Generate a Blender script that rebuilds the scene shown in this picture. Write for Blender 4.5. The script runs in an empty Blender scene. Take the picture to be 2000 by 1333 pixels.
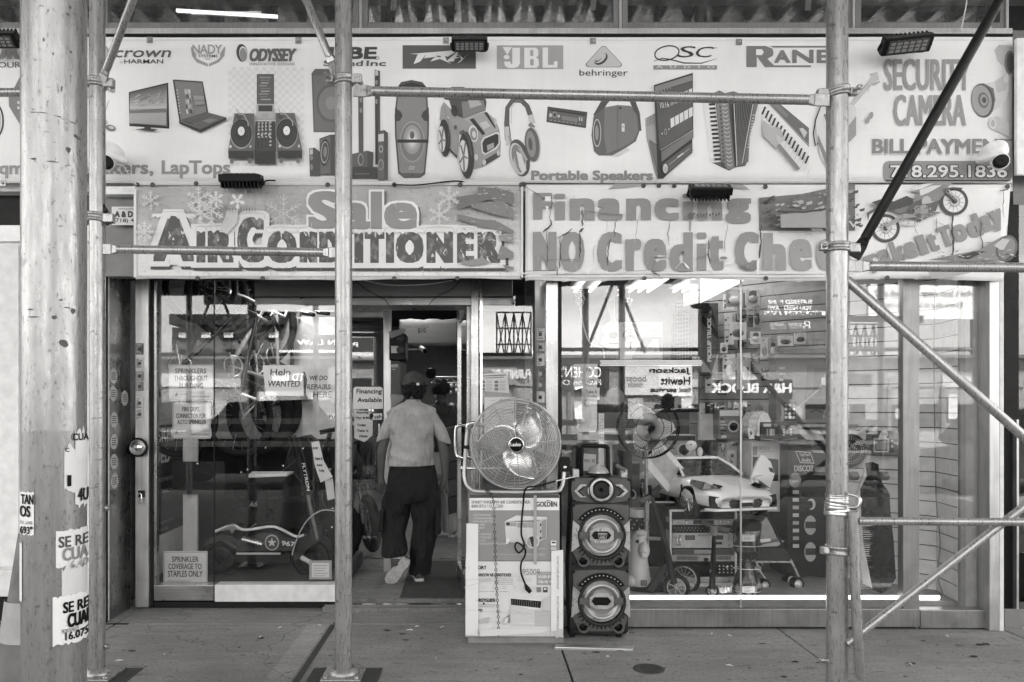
import bpy,math,random
from mathutils import Vector,Matrix
random.seed(11)
R=math.radians
SC=bpy.context.scene
COL=SC.collection
# ------------------------------------------------------------------ camera, sky, sun, exposure
FPX,CX,CY,H=1500.0,930.0,795.0,1.5      # focal length and optical centre measured on the photo, eye height (m)
cam_d=bpy.data.cameras.new('camera')
cam=bpy.data.objects.new('camera',cam_d);COL.objects.link(cam)
cam.location=(0,0,H);cam.rotation_euler=(R(90),0,0)
cam_d.sensor_width=36;cam_d.lens=36*FPX/2000
cam_d.shift_x=(1000-CX)/2000;cam_d.shift_y=(CY-666.5)/2000
cam_d.clip_start=.05;cam_d.clip_end=2000
SC.camera=cam
SUN_EL,SUN_AZ=R(52),R(16)      # sun stands behind the shop: shop front and pavement lie in shade
w=bpy.data.worlds.new('World');SC.world=w;w.use_nodes=True
nt=w.node_tree;nt.nodes.clear()
sky=nt.nodes.new('ShaderNodeTexSky');sky.sky_type='NISHITA';sky.sun_disc=False
sky.sun_elevation=SUN_EL;sky.sun_rotation=SUN_AZ;sky.dust_density=2.5;sky.air_density=1.2
tc=nt.nodes.new('ShaderNodeTexCoord')
# black and white photograph: the sky keeps only its brightness; soft broken clouds as in the window reflections
bw=nt.nodes.new('ShaderNodeRGBToBW');nt.links.new(sky.outputs[0],bw.inputs[0])
cn=nt.nodes.new('ShaderNodeTexNoise');cn.inputs['Scale'].default_value=3.2;cn.inputs['Detail'].default_value=7
mp=nt.nodes.new('ShaderNodeMapping');mp.inputs['Scale'].default_value=(1,1,2.6)
nt.links.new(tc.outputs['Generated'],mp.inputs[0]);nt.links.new(mp.outputs[0],cn.inputs['Vector'])
cr=nt.nodes.new('ShaderNodeMapRange');cr.inputs[1].default_value=.46;cr.inputs[2].default_value=.66
cr.inputs[3].default_value=1.0;cr.inputs[4].default_value=1.9
nt.links.new(cn.outputs[0],cr.inputs[0])
mu=nt.nodes.new('ShaderNodeMath');mu.operation='MULTIPLY'
nt.links.new(bw.outputs[0],mu.inputs[0]);nt.links.new(cr.outputs[0],mu.inputs[1])
tint=nt.nodes.new('ShaderNodeMix');tint.data_type='RGBA';tint.blend_type='MULTIPLY';tint.inputs[0].default_value=1
nt.links.new(mu.outputs[0],tint.inputs[6]);tint.inputs[7].default_value=(1,.982,.958,1)
bg=nt.nodes.new('ShaderNodeBackground');bg.inputs[1].default_value=.15
nt.links.new(tint.outputs[2],bg.inputs[0])
wo=nt.nodes.new('ShaderNodeOutputWorld');nt.links.new(bg.outputs[0],wo.inputs[0])
sd=bpy.data.lights.new('sun','SUN');sd.energy=4.0;sd.angle=R(.5);sd.color=(1,.985,.965)
so=bpy.data.objects.new('sun',sd);COL.objects.link(so)
so.rotation_euler=(R(90)-SUN_EL,0,-SUN_AZ +math.pi)
so.rotation_euler=Vector((-math.sin(SUN_AZ)*math.cos(SUN_EL),-math.cos(SUN_AZ)*math.cos(SUN_EL),-math.sin(SUN_EL))).to_track_quat('-Z','Y').to_euler()
vs=SC.view_settings
vs.view_transform='Standard';vs.look='None';vs.gamma=1;vs.use_curve_mapping=False
vs.exposure=3.05
SC.cycles.max_bounces=8;SC.cycles.transparent_max_bounces=24;SC.cycles.glossy_bounces=4
SC.cycles.diffuse_bounces=4
try:
    SC.cycles.sample_clamp_indirect=8
except Exception:pass
# ------------------------------------------------------------------ materials
def newmat(name):
    m=bpy.data.materials.new(name);m.use_nodes=True
    n=m.node_tree;return m,n,n.nodes['Principled BSDF']
def T3(v):return (v,v,v,1)
_mc={}
def noise(n,scale,detail=4,vec=None,stretch=None):
    t=n.nodes.new('ShaderNodeTexNoise');t.inputs['Scale'].default_value=scale;t.inputs['Detail'].default_value=detail
    c=n.nodes.new('ShaderNodeTexCoord');src=c.outputs['Object']
    if stretch:
        m=n.nodes.new('ShaderNodeMapping');m.inputs['Scale'].default_value=stretch
        n.links.new(src,m.inputs[0]);src=m.outputs[0]
    n.links.new(src,t.inputs['Vector']);return t.outputs[0]
def ramp(n,fac,lo,hi,a,b):
    r=n.nodes.new('ShaderNodeMapRange');n.links.new(fac,r.inputs[0])
    r.inputs[1].default_value=lo;r.inputs[2].default_value=hi;r.inputs[3].default_value=a;r.inputs[4].default_value=b
    return r.outputs[0]
def mathn(n,op,a,b):
    r=n.nodes.new('ShaderNodeMath');r.operation=op
    for i,x in enumerate((a,b)):
        if isinstance(x,(int,float)):r.inputs[i].default_value=x
        else:n.links.new(x,r.inputs[i])
    return r.outputs[0]
def tocol(n,fac):
    c=n.nodes.new('ShaderNodeCombineColor')
    n.links.new(fac,c.inputs[0]);n.links.new(fac,c.inputs[1]);n.links.new(fac,c.inputs[2])
    return c.outputs[0]
def bump(n,p,h,strength,dist=.01):
    b=n.nodes.new('ShaderNodeBump');b.inputs['Strength'].default_value=strength;b.inputs['Distance'].default_value=dist
    n.links.new(h,b.inputs['Height']);n.links.new(b.outputs[0],p.inputs['Normal'])
def grey(v,rough=.55,metal=0.0,spec=.4,wear=.12,scale=14,coat=0.0):
    """painted / moulded surface of one grey with slight uneven wear"""
    v=v*(.4+.6*min(1,v/.4))
    k=('g',round(v,3),rough,metal,spec,wear,scale,coat)
    if k in _mc:return _mc[k]
    m,n,p=newmat('grey_%d' % len(_mc))
    f=mathn(n,'MULTIPLY',ramp(n,noise(n,scale,5),.3,.7,1-wear,1+wear),v)
    n.links.new(tocol(n,f),p.inputs['Base Color'])
    n.links.new(ramp(n,noise(n,scale*2.3,3),.3,.7,max(.05,rough-.08),min(1,rough+.1)),p.inputs['Roughness'])
    p.inputs['Metallic'].default_value=metal;p.inputs['Specular IOR Level'].default_value=spec if v>.1 else spec*.4
    p.inputs['Coat Weight'].default_value=coat
    _mc[k]=m;return m
def cloth_mat(v,scale=9):
    k=('c',v,scale)
    if k in _mc:return _mc[k]
    m,n,p=newmat('cloth_%d' % len(_mc))
    f=mathn(n,'MULTIPLY',mathn(n,'MULTIPLY',ramp(n,noise(n,240,2),.3,.7,.8,1.2),ramp(n,noise(n,scale,5),.3,.7,.85,1.12)),v)
    n.links.new(tocol(n,f),p.inputs['Base Color']);p.inputs['Roughness'].default_value=.9
    bump(n,p,noise(n,5.5,4,stretch=(1.6,1.6,.55)),1.0,.09)
    _mc[k]=m;return m
def plain(v,rough=.5,metal=0.0):
    k=('p',round(v,3),rough,metal)
    if k in _mc:return _mc[k]
    m,n,p=newmat('plain_%d' % len(_mc));p.inputs['Base Color'].default_value=T3(v)
    p.inputs['Roughness'].default_value=rough;p.inputs['Metallic'].default_value=metal
    _mc[k]=m;return m
def ink(v,cloth=True):
    """printed vinyl: one ink grey, faint weave, broad slack wrinkles shared by every print on the banner"""
    v=round(v*50)/50
    k=('i',v,cloth)
    if k in _mc:return _mc[k]
    if not cloth and v<.2:v=v*(.35+.65*v/.2)
    m,n,p=newmat('ink_%d' % len(_mc))
    f=mathn(n,'MULTIPLY',ramp(n,noise(n,2.2,6),.3,.7,.93,1.05),max(v,.006))
    if cloth:
        f=mathn(n,'MULTIPLY',f,ramp(n,noise(n,5,6,stretch=(6,6,.5)),.35,.7,.985,1.01))
    n.links.new(tocol(n,f),p.inputs['Base Color']);p.inputs['Roughness'].default_value=.5
    p.inputs['Specular IOR Level'].default_value=.3 if cloth else .06
    g=n.nodes.new('ShaderNodeNewGeometry')
    if cloth:
        t=n.nodes.new('ShaderNodeTexNoise');t.inputs['Scale'].default_value=1.0;t.inputs['Detail'].default_value=3
        mm=n.nodes.new('ShaderNodeMapping');mm.inputs['Scale'].default_value=(1.1,1,4.5);mm.inputs['Rotation'].default_value=(0,.25,0)
        n.links.new(g.outputs['Position'],mm.inputs[0]);n.links.new(mm.outputs[0],t.inputs['Vector'])
        bump(n,p,t.outputs[0],.5,.03)
    _mc[k]=m;return m
def pipe_metal(v=.3,rough=.3,dirt=.5,name='galvanised'):
    k=('pm',v,rough,dirt)
    if k in _mc:return _mc[k]
    m,n,p=newmat(name)
    st=ramp(n,noise(n,9,6,stretch=(5,5,.35)),.3,.7,.92,1.05)
    sp=mathn(n,'MULTIPLY',ramp(n,noise(n,70,7,stretch=(1,1,.4)),.6,.7,1.0,1-dirt*.7),ramp(n,noise(n,17,6,stretch=(1,1,2.2)),.64,.68,1.0,1-dirt))
    bl=ramp(n,noise(n,4.5,8),.35,.7,1.05,.8)
    f=mathn(n,'MULTIPLY',mathn(n,'MULTIPLY',mathn(n,'MULTIPLY',st,sp),bl),v)
    n.links.new(tocol(n,f),p.inputs['Base Color'])
    p.inputs['Metallic'].default_value=.6
    n.links.new(ramp(n,noise(n,30,4,stretch=(3,3,.4)),.3,.7,rough-.08,rough+.12),p.inputs['Roughness'])
    bump(n,p,noise(n,60,4,stretch=(1,1,.3)),.25,.004)
    _mc[k]=m;return m
def brushed(v=.5,rough=.28,stretch=(1,1,30),name='brushed'):
    k=('br',v,rough,stretch)
    if k in _mc:return _mc[k]
    m,n,p=newmat(name)
    f=mathn(n,'MULTIPLY',ramp(n,noise(n,3,5,stretch=stretch),.3,.7,.85,1.1),v)
    f=mathn(n,'MULTIPLY',f,ramp(n,noise(n,6,6),.55,.75,1,.75))
    n.links.new(tocol(n,f),p.inputs['Base Color']);p.inputs['Metallic'].default_value=.9
    n.links.new(ramp(n,noise(n,7,6),.3,.7,rough-.06,rough+.14),p.inputs['Roughness'])
    _mc[k]=m;return m
def glass(refl=.055,tintv=.93):
    k=('gl',refl,tintv)
    if k in _mc:return _mc[k]
    m=bpy.data.materials.new('window_glass');m.use_nodes=True;n=m.node_tree
    n.nodes.clear()
    o=n.nodes.new('ShaderNodeOutputMaterial');mx=n.nodes.new('ShaderNodeMixShader')
    tr=n.nodes.new('ShaderNodeBsdfTransparent');tr.inputs[0].default_value=T3(tintv)
    gl=n.nodes.new('ShaderNodeBsdfGlossy');gl.inputs['Roughness'].default_value=.0;gl.inputs[0].default_value=(1,1,1,1)
    fr=n.nodes.new('ShaderNodeLayerWeight');fr.inputs['Blend'].default_value=.12
    fac=ramp(n,fr.outputs['Fresnel'],0,1,refl,1.0)
    # faint smears and dust that catch light
    n.links.new(fac,mx.inputs[0]);n.links.new(tr.outputs[0],mx.inputs[1]);n.links.new(gl.outputs[0],mx.inputs[2])
    n.links.new(mx.outputs[0],o.inputs[0])
    _mc[k]=m;return m
def emis(v,strength):
    k=('em',v,strength)
    if k in _mc:return _mc[k]
    m,n,p=newmat('lit_tube');p.inputs['Base Color'].default_value=T3(v)
    p.inputs['Emission Color'].default_value=(1,.985,.965,1);p.inputs['Emission Strength'].default_value=strength
    _mc[k]=m;return m
# ------------------------------------------------------------------ geometry helpers
def P(px,py,Y):return Vector(((px-CX)*Y/FPX,Y,H-(py-CY)*Y/FPX))
def XX(px,Y):return (px-CX)*Y/FPX
def ZZ(py,Y):return H-(py-CY)*Y/FPX
def frame_of(d):
    d=d.normalized();a=Vector((0,0,1)) if abs(d.z)<.95 else Vector((1,0,0))
    u=d.cross(a).normalized();return u,u.cross(d).normalized()
class MB:
    def __init__(s):s.v=[];s.f=[];s.mi=[];s.sm=[];s.cur=0;s.M=None
    def add(s,vs,fs,smooth=False):
        n=len(s.v)
        if s.M is not None:vs=[s.M @ Vector(v) for v in vs]
        s.v += [tuple(v) for v in vs]
        for f in fs:
            s.f.append(tuple(i+n for i in f));s.mi.append(s.cur);s.sm.append(smooth)
        return s
    def box(s,x0,x1,y0,y1,z0,z1):
        x0,x1=min(x0,x1),max(x0,x1);y0,y1=min(y0,y1),max(y0,y1);z0,z1=min(z0,z1),max(z0,z1)
        v=[(x,y,z) for z in (z0,z1) for y in (y0,y1) for x in (x0,x1)]
        return s.add(v,[(0,2,3,1),(4,5,7,6),(0,1,5,4),(2,6,7,3),(0,4,6,2),(1,3,7,5)])
    def hexa(s,v):# eight corners: bottom 4 ring, top 4 ring
        return s.add(v,[(3,2,1,0),(4,5,6,7),(0,1,5,4),(1,2,6,5),(2,3,7,6),(3,0,4,7)])
    def tube(s,pts,r,n=8,caps=True,closed=False,flat=1.0):
        pts=[Vector(p) for p in pts];k=len(pts)
        rs=r if isinstance(r,(list,tuple)) else [r]*k
        vs=[];u=None
        for i,p in enumerate(pts):
            if closed:d=pts[(i+1) % k]-pts[i-1]
            else:d=pts[min(i+1,k-1)]-pts[max(i-1,0)]
            if d.length<1e-9:d=Vector((0,0,1))
            d.normalize()
            if u is None:u,_=frame_of(d)
            else:
                u=u-d*u.dot(d)
                if u.length<1e-6:u,_=frame_of(d)
                u.normalize()
            w_=d.cross(u)
            for j in range(n):
                a=2*math.pi*j/n
                vs.append(p+(u*math.cos(a)+w_*math.sin(a)*flat)*rs[i])
        fs=[]
        for i in range(k if closed else k-1):
            b=((i+1) % k)*n
            for j in range(n):
                fs.append((i*n+j,i*n+(j+1) % n,b+(j+1) % n,b+j))
        s.add(vs,fs,True)
        if caps and not closed:
            s.add(vs[:n],[tuple(reversed(range(n)))]);s.add(vs[-n:],[tuple(range(n))])
        return s
    def lathe(s,c,axis,prof,n=24,caps=True,a0=0.0,a1=2*math.pi):
        c=Vector(c);axis=Vector(axis).normalized();u,w_=frame_of(axis);vs=[]
        full=abs(a1-a0-2*math.pi)<1e-6;m=n if full else n+1
        for r,h in prof:
            for j in range(m):
                a=a0+(a1-a0)*j/n
                vs.append(c+axis*h+(u*math.cos(a)+w_*math.sin(a))*r)
        fs=[]
        for i in range(len(prof)-1):
            for j in range(n if full else n):
                j2=(j+1) % m
                fs.append((i*m+j,i*m+j2,(i+1)*m+j2,(i+1)*m+j))
        s.add(vs,fs,True)
        if caps and full:
            if prof[0][0]>1e-5:s.add(vs[:m],[tuple(reversed(range(m)))])
            if prof[-1][0]>1e-5:s.add(vs[-m:],[tuple(range(m))])
        return s
    def sphere(s,c,r,n=14,sq=(1,1,1)):
        vs=[];c=Vector(c);k=n//2
        for i in range(k+1):
            t=math.pi*i/k
            for j in range(n):
                a=2*math.pi*j/n
                vs.append(c+Vector((r*sq[0]*math.sin(t)*math.cos(a),r*sq[1]*math.sin(t)*math.sin(a),r*sq[2]*math.cos(t))))
        fs=[(i*n+j,(i+1)*n+j,(i+1)*n+(j+1) % n,i*n+(j+1) % n) for i in range(k) for j in range(n)]
        return s.add(vs,fs,True)
    def torus(s,c,axis,Rr,r,n=36,m=8,flat=1.0):
        c=Vector(c);u,w_=frame_of(Vector(axis))
        return s.tube([c+(u*math.cos(2*math.pi*i/n)+w_*math.sin(2*math.pi*i/n))*Rr for i in range(n)],r,m,closed=True,flat=flat)
    def prism(s,pts,vec,smooth=False):
        pts=[Vector(p) for p in pts];vec=Vector(vec);n=len(pts)
        vs=pts+[p+vec for p in pts]
        s.add(vs,[tuple(reversed(range(n))),tuple(range(n,2*n))])
        s.add(vs,[(i,(i+1) % n,n+(i+1) % n,n+i) for i in range(n)],smooth)
        return s
    def quad(s,*p):return s.add(p,[tuple(range(len(p)))])
    def build(s,name,mats,parent=None,bevel=0.0,subsurf=0,seg=2):
        off=origin(parent) if parent else Vector((0,0,0))
        me=bpy.data.meshes.new(name)
        me.from_pydata([tuple(Vector(v)-off) for v in s.v],[],s.f)
        for m in (mats if isinstance(mats,(list,tuple)) else [mats]):me.materials.append(m)
        me.polygons.foreach_set('material_index',s.mi);me.polygons.foreach_set('use_smooth',s.sm)
        me.update()
        o=bpy.data.objects.new(name,me);COL.objects.link(o)
        if parent:o.parent=parent
        if bevel:
            b=o.modifiers.new('bevel','BEVEL');b.width=bevel;b.segments=seg;b.limit_method='ANGLE';b.angle_limit=R(35)
        if subsurf:
            b=o.modifiers.new('smooth','SUBSURF');b.levels=subsurf;b.render_levels=subsurf
        return o
def origin(o):
    v=Vector((0,0,0))
    while o:v += o.location;o=o.parent
    return v
def thing(name,label,cat,loc=(0,0,0),group=None,kind=None):
    o=bpy.data.objects.new(name,None);COL.objects.link(o);o.location=loc;o.empty_display_size=.1
    return tag(o,label,cat,group,kind)
def tag(o,label=None,cat=None,group=None,kind=None):
    if label:o['label']=label
    if cat:o['category']=cat
    if group:o['group']=group
    if kind:o['kind']=kind
    return o
def struct(o,label=None):
    o['kind']='structure'
    if label:o['label']=label
    return o
def Bx(name,m,par,x0,x1,y0,y1,z0,z1,bevel=.0):return MB().box(x0,x1,y0,y1,z0,z1).build(name,m,par,bevel)
def PB(name,m,par,px0,px1,py0,py1,Y,d,bevel=.0):
    """box whose front face, at distance Y, spans the measured outline; d deep"""
    return MB().box(XX(px0,Y),XX(px1,Y),Y,Y+d,ZZ(py1,Y),ZZ(py0,Y)).build(name,m,par,bevel)
def Tb(name,m,par,pts,r,n=10,**k):return MB().tube(pts,r,n,**k).build(name,m,par)
def PT(pts,Y):return [P(p[0],p[1],p[2] if len(p)>2 else Y) for p in pts]
def copy_tree(o,parent=None,loc=None):
    c=o.copy();COL.objects.link(c);c.parent=parent
    if loc is not None:c.location=loc
    for ch in list(o.children):copy_tree(ch,c)
    return c
def smooth_path(pts,n=6):
    pts=[Vector(p) for p in pts];out=[]
    q=[pts[0]]+pts+[pts[-1]]
    for i in range(1,len(q)-2):
        for j in range(n):
            t=j/n;a,b,c,d=q[i-1],q[i],q[i+1],q[i+2]
            out.append(.5*((2*b)+(c-a)*t+(2*a-5*b+4*c-d)*t*t+(3*b-a-3*c+d)*t*t*t))
    out.append(pts[-1]);return out
# ------------------------------------------------------------------ flat print: pictures and lettering
def plane_map(Y):return (lambda x,y:P(x,y,Y)),Vector((0,-1,0))
def quad_map(a,b,c,d,w,h):
    """a sheet with corners a top-left, b top-right, c bottom-right, d bottom-left, drawn on in a w x h grid"""
    a,b,c,d=map(Vector,(a,b,c,d));nrm=(b-a).cross(a-d).normalized()
    def f(x,y):
        u,v=x/w,y/h
        return (a*(1-u)+b*u)*(1-v)+(d*(1-u)+c*u)*v
    return f,nrm
class Art:
    EPS=.0005
    def __init__(s,mp,start=.0015,cloth=True):
        if isinstance(mp,(int,float)):mp=plane_map(mp)
        s.f,s.n=mp;s.b=MB();s.vals=[];s.k=start;s.cloth=cloth
    def _v(s,v):
        v=round(v*50)/50
        if v not in s.vals:s.vals.append(v)
        s.b.cur=s.vals.index(v)
    def poly(s,pts,v,step=True):
        s._v(v);q=[s.f(*p)+s.n*s.k for p in pts]
        nn=Vector((0,0,0))
        for i in range(len(q)):
            nn += q[i].cross(q[(i+1) % len(q)])
        if nn.dot(s.n)<0:q.reverse()
        s.b.add(q,[tuple(range(len(q)))])
        if step:s.k += s.EPS
        return s
    def rect(s,x0,x1,y0,y1,v):return s.poly([(x0,y0),(x1,y0),(x1,y1),(x0,y1)],v)
    def rrect(s,x0,x1,y0,y1,r,v):
        p=[]
        for cx,cy,a in ((x1-r,y0+r,-90),(x1-r,y1-r,0),(x0+r,y1-r,90),(x0+r,y0+r,180)):
            p += [(cx+r*math.cos(R(a+t)),cy+r*math.sin(R(a+t))) for t in (0,30,60,90)]
        return s.poly(p,v)
    def ell(s,cx,cy,rx,ry,v,rot=0,n=24,a0=0,a1=360):
        c,d=math.cos(R(rot)),math.sin(R(rot));p=[]
        m=n if a1-a0 >= 360 else n+1
        for i in range(m):
            a=R(a0+(a1-a0)*i/n);x,y=rx*math.cos(a),ry*math.sin(a)
            p.append((cx+x*c-y*d,cy+x*d+y*c))
        return s.poly(p,v)
    def line(s,pts,wd,v,closed=False):
        n=len(pts);L=[];Rr=[]
        for i,p in enumerate(pts):
            a=pts[i-1] if (i or closed) else p;b=pts[(i+1) % n] if (i<n-1 or closed) else p
            dx,dy=b[0]-a[0],b[1]-a[1];l=math.hypot(dx,dy) or 1
            ww=wd[i] if isinstance(wd,(list,tuple)) else wd
            nx,ny=-dy/l*ww/2,dx/l*ww/2
            L.append((p[0]+nx,p[1]+ny));Rr.append((p[0]-nx,p[1]-ny))
        for i in range(n if closed else n-1):
            j=(i+1) % n
            s.poly([L[i],L[j],Rr[j],Rr[i]],v,False)
        s.k += s.EPS;return s
    def ring(s,cx,cy,rx,ry,wd,v,rot=0,n=28,a0=0,a1=360):
        c,d=math.cos(R(rot)),math.sin(R(rot));p=[]
        full=a1-a0 >= 360
        for i in range(n if full else n+1):
            a=R(a0+(a1-a0)*i/n);x,y=rx*math.cos(a),ry*math.sin(a)
            p.append((cx+x*c-y*d,cy+x*d+y*c))
        return s.line(p,wd,v,full)
    def build(s,name,parent):return s.b.build(name,[ink(v,s.cloth) for v in s.vals],parent)
_tc={}
def glyphs(txt,bold,spacing,align='LEFT'):
    k=(txt,bold,spacing,align)
    if k in _tc:return _tc[k]
    c=bpy.data.curves.new('t','FONT');c.body=txt;c.size=1;c.offset=bold;c.resolution_u=3
    c.space_character=spacing;c.align_x=align;c.space_line=.95
    o=bpy.data.objects.new('t',c);COL.objects.link(o)
    dg=bpy.context.evaluated_depsgraph_get();me=o.evaluated_get(dg).to_mesh()
    vs=[(v.co.x,v.co.y) for v in me.vertices];fs=[tuple(p.vertices) for p in me.polygons]
    o.evaluated_get(dg).to_mesh_clear();bpy.data.objects.remove(o);bpy.data.curves.remove(c)
    x0=min(v[0] for v in vs);x1=max(v[0] for v in vs);y0=min(v[1] for v in vs);y1=max(v[1] for v in vs)
    vs=[((x-x0)/(x1-x0),(y1-y)/(y1-y0)) for x,y in vs]
    _tc[k]=(vs,fs);return _tc[k]
def text(par,txt,x0,x1,y0,y1,mp,v,bold=.0,shear=0,spacing=1.0,off=.0035,warp=None,name='lettering',align='LEFT',cloth=True,rot=0,mat=None,strike=None):
    """lettering whose outline fills x0..x1, y0..y1 of the sheet; heavy faces are struck several times side by side"""
    if isinstance(mp,(int,float)):mp=plane_map(mp)
    f,n=mp
    if strike is None:strike=(bold*(y1-y0)*1.0,bold*(y1-y0)*.75) if bold>.018 else (0,0)
    vs,fs=glyphs(txt,0 if strike[0] else bold,spacing,align)
    sx,sy=strike;sx=min(sx,(x1-x0)*.3);x0,x1,y0,y1=x0+sx,x1-sx,y0+sy,y1-sy;w,h=x1-x0,y1-y0
    ca,sa=math.cos(R(rot)),math.sin(R(rot));mx,my=(x0+x1)/2,(y0+y1)/2
    shifts=[(0,0)]
    if sx or sy:
        st=.042*h if h>0 else 1;big=sx>.045*h and len(txt)<13
        nx=max(2,math.ceil(2*sx/max(st,.01))+1);nx=min(nx,14 if big else 4);ny=min(7,max(2,math.ceil(2*sy/max(st*1.2,.01))+1)) if big else 2
        shifts=[(-sx+2*sx*i/(nx-1),-sy+2*sy*j/(ny-1)) for i in range(nx) for j in range(ny)]
    b=MB()
    for k,(ax,ay) in enumerate(shifts):
        q=[]
        for u,t in vs:
            x=x0+u*w+shear*(.5-t)*h+ax;y=y0+t*h+ay
            if warp:x,y=warp(x,y)
            if rot:x,y=mx+(x-mx)*ca-(y-my)*sa,my+(x-mx)*sa+(y-my)*ca
            q.append(f(x,y)+n*(off+k*.00002))
        ff=[]
        for p in fs:
            nn=(q[p[1]]-q[p[0]]).cross(q[p[2]]-q[p[0]])
            ff.append(p if nn.dot(n) >= 0 else tuple(reversed(p)))
        b.add(q,ff)
    return b.build(name,mat or ink(v,cloth),par)
# ================================================================== setting: pavement, road, shop building
Y0,Y1,YB=5.22,5.74,5.17          # shop window plane, recessed entrance plane, banner plane
M_gal=pipe_metal();M_gal2=pipe_metal(.34,.3,.35,'galvanised_thin');M_dkpipe=grey(.03,.5)
M_steel=brushed(.32,.3);M_steelv=brushed(.3,.25,(30,30,1),'brushed_upright');M_alu=brushed(.5,.36,(20,20,1),'aluminium')
M_frame=brushed(.24,.4,(20,20,1),'dull_frame')
M_white=grey(.72,.5);M_off=grey(.58,.55);M_dark=grey(.025,.5);M_black=grey(.012,.45);M_mid=grey(.22,.5)
M_rub=grey(.02,.75);M_chrome=plain(.75,.15,1.0);M_glass=glass(.044,.96)
def concrete(base,name,streak=0.0,stains=True):
    m,n,p=newmat(name)
    f=ramp(n,noise(n,1.1,9),.3,.72,.72,1.2)
    f=mathn(n,'MULTIPLY',f,ramp(n,noise(n,55,6),.3,.7,.84,1.14))
    f=mathn(n,'MULTIPLY',f,ramp(n,noise(n,38,6,stretch=(.25,3,1)),.3,.7,.86,1.12))
    f=mathn(n,'MULTIPLY',f,ramp(n,noise(n,5,8,stretch=(.5,2.2,1)),.35,.7,.88,1.08))
    if stains:
        f=mathn(n,'MULTIPLY',f,ramp(n,noise(n,5.5,3,stretch=(1,2.2,1)),.66,.71,1,.68))
        f=mathn(n,'MULTIPLY',f,ramp(n,noise(n,13,1.5,stretch=(1,1.6,1)),.69,.72,1,.5))
        f=mathn(n,'MULTIPLY',f,ramp(n,noise(n,30,1,stretch=(1,1.3,1)),.68,.71,1,.5))
        f=mathn(n,'MULTIPLY',f,ramp(n,noise(n,34,1,stretch=(1.3,1,1)),.25,.28,1.5,1))
        vo=n.nodes.new('ShaderNodeTexVoronoi');vo.feature='DISTANCE_TO_EDGE';vo.inputs['Scale'].default_value=.28
        co=n.nodes.new('ShaderNodeTexCoord');wv=n.nodes.new('ShaderNodeTexNoise');wv.inputs['Scale'].default_value=4;wv.inputs['Detail'].default_value=6
        n.links.new(co.outputs['Object'],wv.inputs['Vector']);ad=n.nodes.new('ShaderNodeVectorMath');ad.operation='MULTIPLY_ADD'
        n.links.new(wv.outputs['Color'],ad.inputs[0]);ad.inputs[1].default_value=(.35,.35,.35);n.links.new(co.outputs['Object'],ad.inputs[2]);n.links.new(ad.outputs[0],vo.inputs['Vector'])
        f=mathn(n,'MULTIPLY',f,ramp(n,vo.outputs['Distance'],.0006,.0022,.6,1))
    f=mathn(n,'MULTIPLY',f,base)
    n.links.new(tocol(n,f),p.inputs['Base Color']);p.inputs['Roughness'].default_value=.82
    bump(n,p,noise(n,70,6),.5,.004)
    return m
M_conc=concrete(.21,'concrete');M_floor=concrete(.16,'shop_floor');M_asph=concrete(.05,'asphalt',stains=False)
walk=struct(Bx('sidewalk',grey(.02,.9),None,-9,10,-2.2,5.9,-.2,-.03),'concrete pavement of square flags in front of the shop')
xs=[-8.53+1.51*i for i in range(13)];ys=[-2.2,-.78,.74,2.26,3.78,5.3,5.9]
random.seed(3)
for i in range(len(xs)-1):
    for j in range(len(ys)-1):
        if j==5 and (xs[i]>3.8):continue
        g=.006;dz=random.uniform(-.002,.002)
        Bx('paving_slab',M_conc,walk,xs[i]+g,xs[i+1]-g,ys[j]+g,ys[j+1]-g,-.13,dz,.004)
Bx('joint_filler',grey(.1,.9),walk,-1.0,-.965,2.3,5.28,-.1,.0035);Bx('joint_filler',grey(.03,.9),walk,-9,-2.4,5.285,5.315,-.1,.0032)
Bx('patch_strip',concrete(.26,'patch_concrete'),walk,-1.16,-1.012,2.3,5.28,-.1,.0034)
b=MB();rnd=random.Random(19)
for i in range(150):
    x,y=rnd.uniform(-3.2,4.2),rnd.uniform(3.3,5.28);r_=rnd.choice([.006,.008,.01,.014,.02]);e=rnd.uniform(.45,1);a0=rnd.uniform(0,3)
    b.add([(x+r_*1.3*math.cos(k*.785)*rnd.uniform(.7,1.2),y+r_*e*math.sin(k*.785)*rnd.uniform(.7,1.2),.0045) for k in range(8)],[tuple(range(8))])
struct(walk);g_=b.build('gum_spots',grey(.06,.8));g_['kind']='stuff';g_['label']='dark trodden gum spots on the pavement'
b=MB()
for i in range(45):
    x,y=rnd.uniform(-3.0,4.0),rnd.choice([rnd.uniform(5.0,5.28),rnd.uniform(3.6,5.2)]);l=rnd.uniform(.008,.025);a0=rnd.uniform(0,3.1);c_,s_=math.cos(a0)*l,math.sin(a0)*l
    b.hexa([(x-c_,y-s_,.003),(x-c_*.2,y+s_*.3+.004,.003),(x+c_,y+s_,.003),(x+s_*.2,y-c_*.3,.003),(x-c_,y-s_,.008),(x-c_*.2,y+s_*.3+.004,.011),(x+c_,y+s_,.007),(x+s_*.2,y-c_*.3,.010)])
g_=b.build('litter',grey(.5,.8));g_['kind']='stuff';g_['label']='small scraps of litter and grit scattered on the pavement'
road=struct(Bx('road',M_asph,None,-60,60,-17,-2.35,-.4,-.15))
kerb=struct(Bx('kerb',grey(.3,.8),None,-60,60,-2.35,-2.205,-.3,-.002,.01))
ground=struct(Bx('ground',concrete(.12,'far_ground',stains=False),None,-300,300,-300,300,-1,-.42))
far_walk=struct(Bx('far_sidewalk',concrete(.3,'far_concrete',stains=False),None,-60,60,-21,-17,-.4,-.02))
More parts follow.
